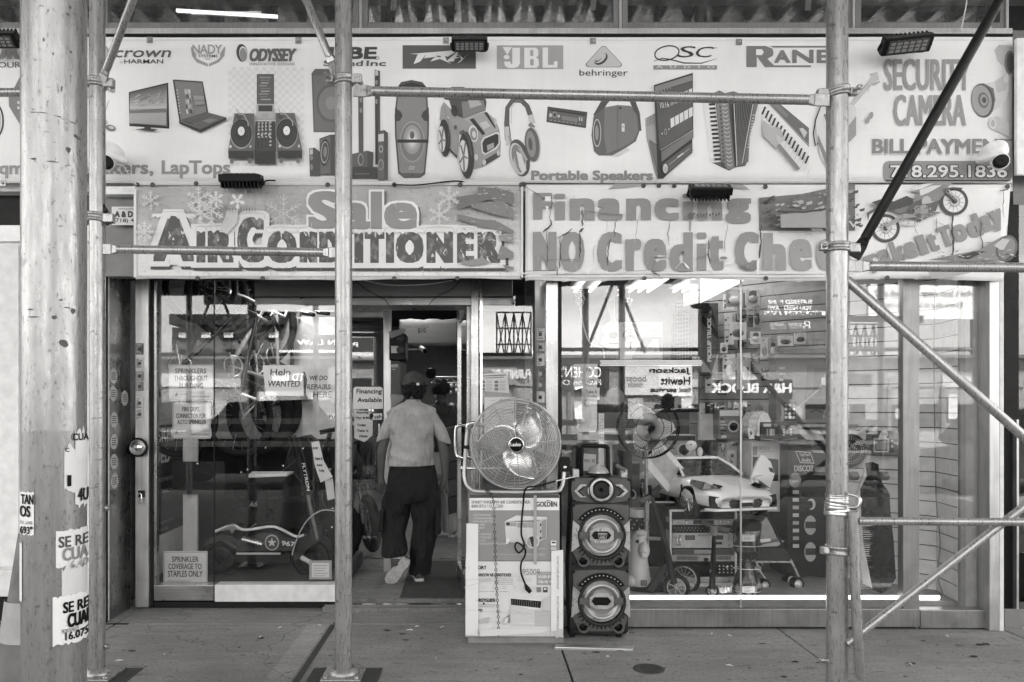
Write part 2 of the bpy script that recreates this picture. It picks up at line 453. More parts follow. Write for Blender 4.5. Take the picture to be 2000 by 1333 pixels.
# ---- the shop building: walls, soffits, frames, panes are its parts
bld=thing('shop_building','shop building with stainless steel front, recessed entrance and wide display window','building',(0,5.5,0))
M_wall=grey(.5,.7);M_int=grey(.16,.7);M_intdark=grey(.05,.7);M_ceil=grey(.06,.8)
PB('fascia_wall',M_off,bld,-620,1978,70,374,5.26,.22)
PB('cornice',M_alu,bld,-620,1978,55,66,5.2,.1,.004)
PB('cornice',M_dark,bld,-620,1978,66,72,5.215,.08)
Bx('upper_wall',M_wall,bld,-9,9.2,5.3,5.55,6.2,24)  # unseen upper wall, raised tall to block the sun and shade the road
Bx('roof',M_dark,bld,-9,9.2,5.3,17,24,24.2)
Bx('side_wall',M_wall,bld,-9.2,-9,5.3,17,-.1,24);Bx('side_wall',M_wall,bld,9.2,9.4,5.3,17,-.1,24)
Bx('rear_wall',grey(.2,.7),bld,-9,9.2,15.5,15.7,-.1,24)
# ground floor room
Bx('shop_floor',M_floor,bld,-2.6,4.1,5.78,15.5,-.1,.05)
Bx('shop_floor',M_floor,bld,-1.12,.5,5.6,5.78,-.1,.034)
Bx('threshold',M_chrome,bld,-1.12,.5,5.66,5.70,.034,.042)
Bx('ceiling',M_ceil,bld,-9,9.2,5.48,15.5,3.12,3.3)
Bx('inner_wall',grey(.55,.7),bld,-2.75,-2.62,5.75,15.5,-.1,3.12)
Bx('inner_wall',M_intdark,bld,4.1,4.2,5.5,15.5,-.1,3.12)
# header over the openings, behind the small banners
PB('header_panel',M_mid,bld,207,1960,374,540,5.28,.1)
PB('header_trim',M_white,bld,198,264,364,380,5.2,.1,.004)
# left recess: jamb, stainless return panel, upright
M_jamb=grey(.62,.5)
PB('jamb',M_jamb,bld,194,206,380,1216,5.33,.06,.003)
Bx('return_panel',M_steelv,bld,-2.60,-2.575,5.36,5.72,0,2.95)
Bx('return_trim',M_dark,bld,-2.59,-2.57,5.335,5.362,0,2.95)
PB('upright',M_alu,bld,264,290,545,1187,5.66,.06,.004)
PB('upright',M_dark,bld,290.5,299,545,1187,5.69,.06)
PB('upright',M_steelv,bld,299.5,306,545,1150,5.70,.05,.003)
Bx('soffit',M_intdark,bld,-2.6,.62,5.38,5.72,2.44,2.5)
# window base under the left glass
PB('window_base',M_steel,bld,300,417,1144,1174,5.69,.12,.004)
PB('window_base',M_off,bld,419,664,1143,1176,5.69,.12,.004)
PB('base_plinth',M_dark,bld,265,664,1176,1187,5.71,.1)
PB('window_pane',M_glass,bld,306.5,417,545,1143,5.74,.008)
PB('glazing_joint',M_dark,bld,417,419,545,1143,5.738,.012)
PB('window_pane',M_glass,bld,419,664,545,1143,5.74,.008)
# transom and shutter box over the door
PB('shutter_box',brushed(.2,.45,(1,1,12),'shutter_steel'),bld,497,1001,547,580,5.76,.35,.006)
PB('door_header',M_steel,bld,497,1001,581,597,5.75,.3,.006)
PB('hanging_panel',M_steel,bld,688,748,600,620,6.2,.05,.004)
# right of the door: sidelight, stickered return post
PB('door_post',M_steelv,bld,920,935,548,1168,5.72,.08,.004)
PB('door_post',M_chrome,bld,938,942,548,1168,5.73,.03)
PB('sidelight_pane',M_glass,bld,936,1040,548,1168,5.75,.008)
PB('sidelight_base',M_steel,bld,920,1045,1168,1190,5.72,.1,.004)
MB().hexa([P(1045,1190,5.74),P(1066,1228,5.24),P(1071,1228,5.24),P(1071,1190,5.74),P(1045,540,5.74),P(1066,500,5.24),P(1071,500,5.24),P(1071,540,5.74)]).build('return_post',M_frame,bld)
PB('window_post',M_steelv,bld,1066,1090,500,1228,5.18,.06,.004)
PB('window_post',M_dark,bld,1090.5,1097,500,1196,5.2,.06)
# right display window
PB('window_pane',M_glass,bld,1097,1446,500,1190,5.215,.008)
PB('glazing_joint',M_alu,bld,1446,1448.5,500,1190,5.212,.012)
PB('window_pane',M_glass,bld,1448.5,1764,500,1190,5.215,.008)
PB('mullion',M_frame,bld,1764,1796,500,1190,5.19,.07,.004)
PB('window_pane',M_glass,bld,1796,1932,500,1190,5.215,.008)
PB('window_sill',M_frame,bld,1090,1797,1190,1226,5.17,.1,.005)
PB('window_sill',M_frame,bld,1798,1933,1192,1228,5.172,.1,.005)
PB('sill_board',M_mid,bld,1228,1764,1173,1189.5,5.235,.03)
PB('sill_joint',M_dark,bld,1097,1932,1226,1229,5.2,.1)
PB('end_post',M_alu,bld,1933,1952,500,1233,5.13,.12,.004)
PB('end_post',M_off,bld,1952.5,1961,500,1233,5.14,.12,.003)
# display platform, slatwalls
Bx('display_floor',grey(.3,.6),bld,.62,3.55,5.3,6.6,.05,.16)
Bx('display_floor',grey(.14,.7),bld,-2.58,-1.05,5.80,7.1,.05,.17)
Bx('partition',grey(.5,.7),bld,-2.6,-1.25,7.15,7.2,1.2,3.1)
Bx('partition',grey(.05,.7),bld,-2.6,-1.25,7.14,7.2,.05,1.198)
M_slat=grey(.56,.5);M_slat_unlit=grey(.3,.5)  # second tone: same slats darkened in colour to suggest the unlit back
def slatwall(a,b,z0,z1,pitch,ms=None):
    """slatted display wall from plan point a to plan point b: each board a part"""
    a,b=Vector((*a,0)),Vector((*b,0));d=(b-a).normalized();nn=Vector((d.y,-d.x,0))
    if nn.x*.5+nn.y>0:nn=-nn
    MB().prism([a-nn*.012+Vector((0,0,z0)),b-nn*.012+Vector((0,0,z0)),b-nn*.012+Vector((0,0,z1)),a-nn*.012+Vector((0,0,z1))],-nn*.02).build('slat_backing',M_dark,bld)
    z=z0
    while z<z1-.02:
        q=[a,b,b+nn*.012,a+nn*.012]
        MB().prism([p+Vector((0,0,z+.004)) for p in q],(0,0,pitch-.008)).build('slat',ms or M_slat,bld)
        z += pitch
slatwall((1.92,6.9),(2.862,6.056),.16,2.62,.108,M_slat_unlit)
slatwall((2.865,6.053),(XX(1832,5.6),5.6),.16,2.62,.108)
slatwall((XX(1832,5.6),5.62),(XX(1875,5.26),5.27),.16,2.62,.108)
PB('slat_edge',M_mid,bld,1876,1886,545,1188,5.24,.03)
PB('end_panel',grey(.35,.6),bld,1886,1932,500,1190,5.27,.02)
Bx('partition',M_int,bld,.55,4.0,8.6,8.65,.05,3.1)
# upper floor room behind the upper windows
Bx('upper_floor',M_ceil,bld,-9,9.2,5.5,9,3.98,4.05)
Bx('upper_ceiling',M_off,bld,-9,9.2,5.5,9,6.2,6.3)
Bx('upper_partition',grey(.1,.7),bld,-9,9.2,9,9.1,4.0,6.3)
ux=[-300,196,704,1212,1668,1968]
for i in range(len(ux)-1):
    a,b=ux[i],ux[i+1]
    fr=MB()
    Yw=5.27;z0,z1=ZZ(56,Yw),6.15
    f=PB('window_frame',M_frame,bld,a+3,a+14,-450,57,5.25,.06,.003)
    PB('window_frame',M_frame,bld,b-14,b-3,-450,57,5.25,.06,.003)
    PB('window_frame',M_frame,bld,a+14,b-14,44,57,5.25,.06,.003)
    PB('window_frame',M_alu,bld,b-2.5,b+2.5,-450,60,5.235,.06,.002)
    PB('window_pane',glass(.2,.9),bld,a+14,b-14,-450,44,5.28,.008)
# ---- neighbours at either side
nb=thing('neighbour_building','pale panelled wall of the next building at the left','building',(-3.6,5.4,0))
M_pale=grey(.6,.6)
PB('wall',M_pale,nb,-700,193,444,1112,5.36,.3)
PB('wall_panel',M_pale,nb,-60,36,480,1108,5.34,.02,.004)
PB('wall_trim',M_white,nb,-700,193,440,472,5.33,.03,.004)
PB('wall_trim',M_dark,nb,-700,193,380,440,5.36,.3)
PB('wall_base',M_off,nb,-700,193,1113,1166,5.33,.33,.004)
PB('base_gap',M_dark,nb,-700,193,1166,1216,5.38,.3)
PB('wall',M_pale,nb,-700,193,372,380,5.33,.3)
nr=thing('neighbour_shop','dark shop window with white fascia beside the right end post','building',(4.0,5.2,0))
PB('fascia',M_white,nr,1986,2400,74,342,5.1,.03,.006)
PB('fascia_wall',M_mid,nr,1979,2400,60,400,5.26,.3)
PB('pane',glass(.06,.9),nr,1966,2400,400,1080,5.25,.008)
PB('back_panel',M_black,nr,1962,2400,345,1200,5.6,.02)
PB('frame',M_black,nr,1962,1990,400,1190,5.24,.05)
PB('frame',M_alu,nr,1986,1990,820,1190,5.2,.04)
PB('base',M_mid,nr,1962,2400,1190,1230,5.23,.2,.004)
# ---- shed over the pavement: deck overhead and the kerb-side row, seen only in the glass
shed=thing('shed_deck','corrugated steel deck of the sidewalk shed overhead','shed deck',(0,2,5.4))
b=MB();n=240;x0,x1=-9.,9.
vs=[]
for i in range(n+1):
    x=x0+(x1-x0)*i/n;z=5.42+(.05 if (i//2) % 2 else 0)
    vs += [(x,-1.2,z),(x,4.9,z),(x,4.9,z+.08),(x,-1.2,z+.08)]
fs=[]
for i in range(n):
    for k in range(4):fs.append((i*4+k,i*4+(k+1) % 4,i*4+4+(k+1) % 4,i*4+4+k))
b.add(vs,fs);b.build('corrugated_sheet',brushed(.7,.22,(1,1,1),'deck_metal'),shed)
for yy in (-.9,.9,2.7,4.5):Bx('joist',M_gal2,shed,-9,9,yy,yy+.08,5.22,5.40)
kr=thing('sidewalk_shed','kerb side row of shed posts with cross braces','sidewalk shed',(0,-.95,0))
for x in (-5.9,-4.65,-3.65,-2.6,-1.0,1.62,2.16,3.9,6.0):
    Tb('post',M_gal,kr,[(x,-.95,0),(x,-.95,5.2)],.05,8)
for z in (.85,1.0,1.22):Bx('guard_rail',M_off,kr,-5.9,6,-1.03,-1.0,z,z+.09)
for z in (2.35,3.4):Tb('rail',M_gal2,kr,[(-8,-.95,z),(8,-.95,z)],.03,8)
for x in (-4.65,1.62,3.9):
    Tb('brace',M_gal2,kr,[(x,-.9,2.3),(x+.9,-.9,4.6)],.024,8);Tb('brace',M_gal2,kr,[(x+.9,-1.0,2.3),(x,-1.0,4.6)],.024,8)
# ================================================================== scaffold in front of the shop
YA,YR=4.27,4.05
def pole_stickers():pass
def post(px,Y,r,ztop,label,plate=True,seam=True):
    x=XX(px,Y);t=thing('scaffold_post',label,'scaffold post',(x,Y,0),'sidewalk shed posts')
    b=MB().lathe((x,Y,0),(0,0,1),[(r,.02),(r,ztop)],40);b.build('tube',M_gal,t)
    if plate:
        Bx('base_plate',M_gal2,t,x-.11,x+.11,Y-.11,Y+.11,.006,.02,.003)
        Bx('sill_plank',grey(.1,.8),t,x-.19,x+.2,Y-.17,Y+.13,0,.005)
        MB().lathe((x,Y,.02),(0,0,1),[(r+.03,0),(r+.03,.012),(r+.004,.03)],28,False).build('collar',M_gal2,t)
        for dx in (-.085,.085):MB().lathe((x+dx,Y-.085,.02),(0,0,1),[(.012,0),(.012,.012),(0,.013)],6).build('anchor_bolt',M_gal2,t)
    return t
def bolt(b,a,d,r=.008,l=.09,nut=True):
    a,d=Vector(a),Vector(d).normalized()
    b.tube([a-d*l/2,a+d*l/2],r,8)
    if nut:b.tube([a-d*l*.30,a-d*l*.12],r*1.9,6);b.tube([a+d*l*.2,a+d*l*.38],r*1.9,6)
def clamp(px,py,Y,r,label,side=1,tiltz=0.0,face=0):
    """hinged ring clamp round a post: two half bands, lug, hinge pin and wing bolt"""
    c=P(px,py,Y);t=thing('pipe_clamp',label,'clamp',c,'pipe clamps on the posts')
    ax=Vector((tiltz,0,1))
    b=MB().lathe(c,ax,[(r+.002,-.025),(r+.012,-.022),(r+.012,-.012),(r+.007,-.006),(r+.007,.006),(r+.012,.012),(r+.012,.022),(r+.002,.025)],32,False)
    b.build('band',M_gal2,t)
    b=MB();e=c+Vector((side*(r+.028),-.012,tiltz*-side*.05));b.box(e.x-.03,e.x+.03,e.y-.02,e.y+.02,e.z-.03,e.z+.022);b.build('lug',M_gal2,t,.006)
    b=MB();g=c+Vector((-side*(r+.024),-.012,0));b.box(g.x-.02,g.x+.02,g.y-.018,g.y+.018,g.z-.02,g.z+.02);b.build('hinge',M_gal2,t,.006)
    b=MB();bolt(b,g+Vector((0,-.02,0)),(-.35*side,-1,.2),.0075,.1);b.build('eye_bolt',M_chrome if face else M_gal2,t)
    b=MB();bolt(b,e+Vector((0,0,-.012)),(0,-.2,1),.007,.075);b.build('pin',M_gal2,t)
    return t
def bar(a,bb,r,label,cat='scaffold bar',name='scaffold_bar',ends=(True,True),m=None,n=14):
    """tube with hammered-flat bolted ends"""
    a,bb=Vector(a),Vector(bb);d=(bb-a).normalized();L=(bb-a).length;m=m or M_gal2
    t=thing(name,label,cat,(a+bb)/2,'scaffold ledgers and braces')
    e=.085
    up=Vector((0,0,1)) if abs(d.z)<.8 else Vector((1,0,0))
    s0=e if ends[0] else 0;s1=e if ends[1] else 0
    MB().tube([a+d*s0,a+d*(s0+.012),bb-d*(s1+.012),bb-d*s1],[r*.8,r,r,r*.8],n).build('tube',m,t)
    side=d.cross(Vector((0,1,0))).normalized() if abs(d.y)<.9 else Vector((0,0,1))
    for on,p,q in ((ends[0],a,d),(ends[1],bb,-d)):
        if not on:continue
        h=r*1.25;th=Vector((0,.006,0))
        p0=p-q*.02
        ring0=[p0-side*h-th,p0+side*h-th,p0+side*h+th,p0-side*h+th]
        p1=p+q*(e-.03);ring1=[p1-side*h-th,p1+side*h-th,p1+side*h+th,p1-side*h+th]
        MB().hexa(ring0+ring1).build('flat_end',m,t,.003)
        p2=p+q*(e+.02);k=r*.72
        ring2=[p2-side*k-Vector((0,k,0)),p2+side*k-Vector((0,k,0)),p2+side*k+Vector((0,k,0)),p2-side*k+Vector((0,k,0))]
        MB().hexa(ring1+ring2).build('swage',m,t,.006)
    return t
# galvanised street pole with torn handbills
YS,RS=2.5,.0963;XS=XX(106,YS)
sp=thing('street_pole','thick galvanised street pole covered with torn rental handbills','pole',(XS,YS,0))
m,n_,p_=newmat('street_pole_zinc');SPV=.27
st=mathn(n_,'MULTIPLY',ramp(n_,noise(n_,7,8,stretch=(5,5,.25)),.3,.7,.88,1.08),ramp(n_,noise(n_,22,4,stretch=(4,4,.12)),.35,.68,1.03,.92))
spk=mathn(n_,'MULTIPLY',ramp(n_,noise(n_,64,7,stretch=(1.3,1.3,.6)),.6,.7,1.0,.5),ramp(n_,noise(n_,34,9,stretch=(1,1,1.6)),.66,.7,1.0,.5))
f=mathn(n_,'MULTIPLY',mathn(n_,'MULTIPLY',st,spk),ramp(n_,noise(n_,5,4,stretch=(1,1,1.6)),.7,.73,1.0,.62))
lo=n_.nodes.new('ShaderNodeTexCoord');sx=n_.nodes.new('ShaderNodeSeparateXYZ');n_.links.new(lo.outputs['Object'],sx.inputs[0])
paint=ramp(n_,mathn(n_,'ADD',sx.outputs[2],mathn(n_,'MULTIPLY',noise(n_,20,3),.02)),1.43,1.438,.0,1.0)
n_.links.new(mathn(n_,'ADD',mathn(n_,'MULTIPLY',paint,.2),.42),p_.inputs['Metallic'])
f=mathn(n_,'MULTIPLY',f,ramp(n_,paint,0,1,.8*SPV,SPV))
n_.links.new(tocol(n_,f),p_.inputs['Base Color'])
n_.links.new(ramp(n_,noise(n_,26,4,stretch=(2,2,.4)),.3,.7,.22,.42),p_.inputs['Roughness'])
bump(n_,p_,noise(n_,50,5,stretch=(1,1,.35)),.3,.005)
MB().lathe((XS,YS,0),(0,0,1),[(RS*.985,0),(RS,2.2),(RS*1.03,5.2)],64).build('shaft',m,sp)
def cyl_map(cx,cy,r):
    def g(x,y):# x: measured px across the shaft from its centre line, y: photo row
        a=math.asin(max(-1,min(1,x/66.5)))
        base=math.atan2(-cx,-cy) if False else math.atan2(cx,cy)
        t=math.pi+base-a
        return Vector((cx+r*math.sin(t),cy+r*math.cos(t),ZZ(y,cy-r*.9)))
    return g,Vector((-cx,-cy,0)).normalized()
cm_=cyl_map(XS,YS,RS+.0015)
def handbill(x0,x1,y0,y1,v,jag=4,seed=0,name='handbill',layer=0,tears=()):
    rnd=random.Random(seed);n=14;f_=cyl_map(XS,YS,RS+.0015+layer*.001)[0];b=MB();vs=[]
    jt=[rnd.uniform(0,jag) for _ in range(n+1)];jb=[rnd.uniform(0,jag) for _ in range(n+1)]
    for i in range(n+1):
        x=x0+(x1-x0)*i/n
        vs += [f_(x,y0+jt[i]+(6*math.sin(i*1.3) if jag>8 else 0)),f_(x,y1-jb[i])]
    b.add(vs,[(2*i,2*i+1,2*i+3,2*i+2) for i in range(n)],True)
    o=b.build(name,ink(v,False),sp);return o
def hb_text(txt,x0,x1,y0,y1,v,bold=.03,layer=1,**k):text(sp,txt,x0-106,x1-106,y0,y1,cyl_map(XS,YS,RS+.0025+layer*.001),v,bold,off=.0005,cloth=False,**k)
handbill(-66,-38,960,1046,.62,3,1);hb_text('TAN',44,68,966,985,.02);hb_text('OS',42,62,988,1010,.02);hb_text('COL. LANER',42,66,1018,1024,.08,.0);hb_text('693"',42,66,1028,1043,.02)
handbill(19,66,868,966,.56,10,2);handbill(40,66,836,905,.6,14,3,layer=1);hb_text('C',126,134,876,884,.03);hb_text('CUA',140,172,848,862,.04,.03,2);hb_text('l',130,138,930,952,.02,.06);hb_text('4U',150,172,958,984,.05,.03,2)
handbill(40,66,955,1000,.58,12,4)
handbill(3,66,1036,1112,.58,4,5);hb_text('SE RE',114,172,1050,1072,.1,.03);hb_text('CUA',121,172,1073,1099,.2,.04);hb_text('6.40',136,172,1100,1116,.3)
handbill(14,66,1100,1180,.5,16,6)
handbill(-3,66,1166,1266,.62,6,7,layer=1);hb_text('SE RE',122,172,1180,1202,.02,.04,2);hb_text('CUAI',130,172,1204,1232,.02,.05,2);hb_text('PRONTAMENTE',120,152,1233,1241,.06,.0,2);hb_text('16.075',126,172,1240,1256,.03,.04,2)
handbill(-66,-61,1060,1180,.62,6,8)
b=Art((cyl_map(XS,YS,RS+.0012)[0],Vector((0,0,0))),0,False);rnd=random.Random(23)
for x,y,rx,ry,ro in ((30,4,3,5,20),(26,20,4,2,30),(-12,24,1.5,2,0),(32,92,3,3,0),(14,170,2,6,40),(27,287,6,6,0),(-20,80,2,4,0),(-2,105,2,3,0),(0,620,7,4,0),(19,670,10,4,42),(-46,605,6,2,0),(-40,620,14,1.2,0),(30,600,14,1,8),(-30,222,18,1.2,3),(20,228,24,1.2,8),(44,256,8,1.2,30),(-40,312,6,2,0),(-4,316,14,1.4,0),(36,605,5,5,0),(12,585,4,2,0)):
    b.poly([(x+rx*math.cos(k*.785+R(ro))*rnd.uniform(.6,1.2),y+ry*math.sin(k*.785)*rnd.uniform(.6,1.2)+rx*math.sin(R(ro))*math.cos(k*.785)) for k in range(8)],.12)
o=b.build('scuff',sp);o['kind']='stuff'
# posts
post(190,YA,.0425,5.3,'slim galvanised post right behind the thick street pole')
post(671,YA,.0475,5.3,'galvanised post standing before the entrance on a square plate')
post(1635,YR,.054,5.3,'thick galvanised post in front of the display window',plate=False)
# ledgers and braces
clamp(671,158,YA,.0475,'ring clamp high on the post before the entrance',1,-.12)
clamp(1635,182,YR,.054,'bright ring clamp high on the post before the display window',-1,-.16,1)
clamp(1635,484,YR,.054,'clamp below the dark diagonal brace',1,.02)
clamp(1637,1074,YR,.054,'heavy clamp near the foot of the display window post',1,.04)
clamp(190,163,YA,.0425,'dark clamp at the top of the slim left post',1,.05)
clamp(190,425,YA,.0425,'clamp beside the small address sign',1,.1)
bar(P(697,178,YA-.02),P(1612,196,YR-.03),.0265,'long ledger pipe crossing in front of the main banner')
bar(P(198,487,YA-.01),P(662,494,YA+.02),.024,'short ledger pipe crossing in front of the sale banner')
bar(P(1664,520,YR),P(2300,526,YR),.026,'ledger pipe in front of the motorcycle print')
bar(P(-300,181,YA),P(180,181,YA),.024,'ledger pipe ending behind the thick street pole')
bar(P(197,165,YA-.02),P(330,-190,YA-.4),.021,'brace rising from the slim left post across the crown logo')
bar(P(590,-20,YA+.05),P(655,140,YA+.01),.022,'brace meeting the top clamp of the entrance post')
bar(P(1672,497,YR-.02),P(2060,-190,YR-.25),.0255,'dark brace leaning across the security camera lettering',m=grey(.035,.45,.3))
bar(P(1652,545,YR+.02),P(2120,960,YR-.2),.0245,'bright brace sloping down across the slat wall window',ends=(False,True))
bar(P(175,345,YA+.03),P(212,432,YA-.02),.017,'short dark flat strap on the slim left post',m=grey(.05,.4,.5))
gf=thing('guard_frame','low welded pipe frame clamped to the display window post','guard frame',P(1672,1018,YR-.06))
yg=YR-.07
Tb('upright',M_gal2,gf,[P(1667,1000,yg),P(1671,1160,yg),P(1679,1318,yg),P(1681,1327,yg)],[.0255,.0255,.025,.016],14)
Tb('rail',M_gal2,gf,[P(1676,1018,yg-.01),P(2300,1022,yg-.01)],.021,14)
Tb('brace',M_gal2,gf,[P(1654,1258,yg+.02),P(2180,850,yg+.02)],.021,14)
tape=thing('tape_wrap','silver tape wound round the post above the guard frame','tape',P(1640,985,YR))
b=MB()
rnd=random.Random(4)
for k in range(9):
    z=ZZ(965+k*5,YR);b.lathe((XX(1635,YR),YR,z),(rnd.uniform(-.25,.25),rnd.uniform(-.2,.2),1),[(.0555+.001*k,-.009),(.058+.001*k,0),(.0555+.001*k,.009)],24,False)
b.build('winding',brushed(.6,.25,(5,5,5),'foil_tape'),tape)
MB().tube(smooth_path([P(1655,965,YR-.06),P(1668,968,yg),P(1680,975,yg-.02),P(1676,990,yg-.02),P(1660,992,YR-.07)],5),.016,8,flat=.5).build('loop',brushed(.6,.25,(5,5,5),'foil_tape'),tape)
for (px,py,Y,lab) in ((1610,1290,YR,'small bolt at the foot of the display window post'),(204,1262,YA,'bolt near the foot of the slim left post'),(205,992,YA,'bolt halfway up the slim left post')):
    t=thing('bolt',lab,'bolt',P(px,py,Y));b=MB();bolt(b,P(px,py,Y),(1,-.15,-.1),.009,.06);b.build('shank',M_gal2,t)
# traffic cone half hidden by the street pole
YC=3.35
cn_=thing('traffic_cone','worn traffic cone with a silver band behind the thick street pole','cone',P(60,1290,YC))
cx_=XX(66,YC);m_cone=grey(.17,.7,wear=.3,scale=7)
MB().lathe((cx_,YC,0),(0,0,1),[(.19,.03),(.185,.05),(.06,.95),(.05,.97)],32).build('body',m_cone,cn_)
MB().lathe((cx_,YC,0),(0,0,1),[(.1305,.50),(.1105,.67)],32,False).build('band',grey(.32,.5),cn_)
Bx('base',m_cone,cn_,cx_-.24,cx_+.24,YC-.24,YC+.24,0,.035,.012)
# ================================================================== printed banners
def crop(ox,oy,sc,Y):
    f,n=plane_map(Y);return (lambda x,y:f(ox+x/sc,oy+y/sc)),n
S=3.508
WH=.74
main=thing('main_banner','wide white vinyl banner of speakers, laptops and instruments across the shop front','banner',(0,YB,3.0))
def sheet(par,px0,px1,py0,py1,Y,v,wob=.0,seed=0,nx=60,nz=12,th=.0015):
    rnd=random.Random(seed);b=MB();vs=[]
    ph=[rnd.uniform(0,6) for _ in range(6)]
    for j in range(nz+1):
        for i in range(nx+1):
            u,t=i/nx,j/nz;e=wob if j in (0,nz) else 0
            vs.append(P(px0+(px1-px0)*u,py0+(py1-py0)*t+e*(math.sin(u*17+ph[0])+math.sin(u*41+ph[1])*.5),Y))
    fs=[(j*(nx+1)+i,(j+1)*(nx+1)+i,(j+1)*(nx+1)+i+1,j*(nx+1)+i+1) for j in range(nz) for i in range(nx)]
    b.add(vs,fs,True);o=b.build('sheet',ink(v),par)
    m=o.modifiers.new('thick','SOLIDIFY');m.thickness=.002;m.offset=-1
    return o
sheet(main,-620,1977,73,358,YB,WH,.6,1)
A=Art(YB);A.rect(-620,1977,78,80,.66);A.rect(-620,1977,352,354,.66);A.build('hem',main)
def pic(fn,ox,oy,sc,Y=YB,par=None,name='printed_picture'):
    a=Art(crop(ox,oy,sc,Y));fn(a);return a.build(name,par or main)
def tx(s,x0,x1,y0,y1,v,**k):return text(main,s,x0,x1,y0,y1,YB,v,**k)
# --- brand row
def crown(a):
    a.ell(685,370,66,70,.3);a.ell(685,370,54,58,.5);a.ell(685,370,42,46,.36)
    a.poly([(665,350),(676,362),(685,345),(694,362),(706,350),(700,376),(670,376)],.62);a.rect(668,702,382,390,.62)
pic(crown,0,0,S)
tx('crown',224,334,99,113,.1,bold=.03,shear=.3);tx('by',235,241,119,126,.35);tx('HARMAN',243,319,116.5,125,.06,bold=.01)
def nady(a):
    a.poly([(1312,320),(1345,375),(1345,400),(1370,415),(1428,440),(1485,415),(1508,395),(1508,370),(1540,320),(1545,330),(1538,385),(1500,430),(1428,460),(1350,430),(1316,385),(1308,330)],.3)
    a.rect(1425,1431,425,460,WH)
pic(nady,0,0,S)
tx('NADY',376,434,88,106,.3,bold=.02,spacing=.9);tx('SYSTEMS',388,425.5,107.5,113,.08,bold=.01);tx('INC.',402,412,114.5,118,.1)
def ody(a):
    a.ell(150,365,38,62,.06,-8);a.ell(160,372,28,52,WH,-8);a.ell(160,376,25,46,.26,-8)
pic(ody,430,0,S)
tx('ODYSSEY',487.5,577,95.5,121,.12,bold=.055,shear=.16,spacing=.88);tx('INNOVATIVE DESIGNS',488,576,123,128.5,.12,spacing=1.15);tx('R',578,581,96,100,.3)
tx('UBE',643,736,92.5,116.5,.06,bold=.07,shear=.12);tx('Sound',632,709,119,130,.1,bold=.05,shear=.1);tx('Inc',716,754,119,130,.1,bold=.05,shear=.1)
A=Art(YB);A.ring(736,114,4.6,3,1,.2);A.build('printed_mark',main);tx('R',734,738,112.5,115.8,.2)
def peavey(a):
    a.rect(1250,1752,312,473,.1)
    L=[[(1300,372),(1640,345),(1560,390),(1420,378)],[(1355,372),(1420,362),(1370,425),(1325,442)],[(1420,365),(1500,360),(1480,392),(1395,402)],
         [(1420,385),(1500,380),(1430,398)],[(1480,392),(1535,400),(1440,425),(1460,405)],[(1530,372),(1555,420),(1585,442),(1500,405)],[(1560,415),(1640,346),(1600,425),(1555,425)],
         [(1595,385),(1650,378),(1600,394),(1650,395),(1585,412)],[(1640,380),(1665,405),(1708,365),(1650,425),(1622,440),(1652,412)]]
    for p in L:a.poly(p,.7)
pic(peavey,430,0,S)
def jbl(a):
    a.rect(422,877,313,476,.34)
    a.poly([(462,325),(525,325),(494,378)],.72);a.ell(489,394,20,15,.72)
    a.poly([(528,330),(580,330),(580,440),(565,462),(540,468),(500,468),(478,455),(472,425),(515,425),(517,440),(528,440)],.72)
    a.poly([(610,330),(690,330),(706,345),(706,385),(692,397),(708,410),(710,452),(694,468),(610,468)],.72);a.rrect(650,672,345,388,8,.34);a.rrect(650,674,408,452,8,.34)
    a.poly([(735,330),(772,330),(772,448),(812,448),(814,424),(838,424),(836,468),(735,468)],.72)
pic(jbl,850,0,S)
def behr(a):
    def tri(k,v):
        cx,cy=1154,408;a.poly([(cx+(x-cx)*k,cy+(y-cy)*k) for x,y in ((1138,322),(1154,316),(1170,322),(1276,436),(1279,452),(1262,463),(1048,463),(1031,452),(1034,436))],v)
    tri(1,.06);tri(.955,.5)
    a.ell(1135,406,52,34,.04,-38);a.ell(1130,400,46,27,.5,-38);a.ell(1118,410,26,11,.04,-38);a.ell(1122,404,24,9,.5,-38)
pic(behr,850,0,S)
tx('behringer',1131.5,1226,136.5,152.5,.05,bold=.0)
def qsc(a):
    a.ring(184,366,84,48,9,.05,-12);a.line([(92,424),(150,402),(200,408),(300,434),(420,436),(527,404)],[3,7,8,9,7,2],.05)
    a.rect(91,527,450,479,.24)
pic(qsc,1250,0,3.509)
tx('S',1326,1357,91,113,.05,shear=.4);tx('C',1359,1392,92,113,.05,shear=.4);tx('AUDIO',1281,1395,129.5,134.5,.7,spacing=2.4,off=.008);tx('TM',1395,1400,93,96,.1)
def rane(a):
    a.poly([(728,317),(860,317),(905,335),(915,360),(910,385),(872,405),(918,450),(1170,450),(1170,463),(855,463),(800,390),(800,463),(728,463)],.18)
    a.poly([(795,340),(835,340),(848,360),(835,380),(795,380)],WH);a.poly([(890,317),(1300,317),(1300,329),(912,329)],.18)
pic(rane,1250,0,3.509)
tx('A',1512,1543,99,124,.18,bold=.06);tx('NE',1547,1622,98,124,.18,bold=.06)
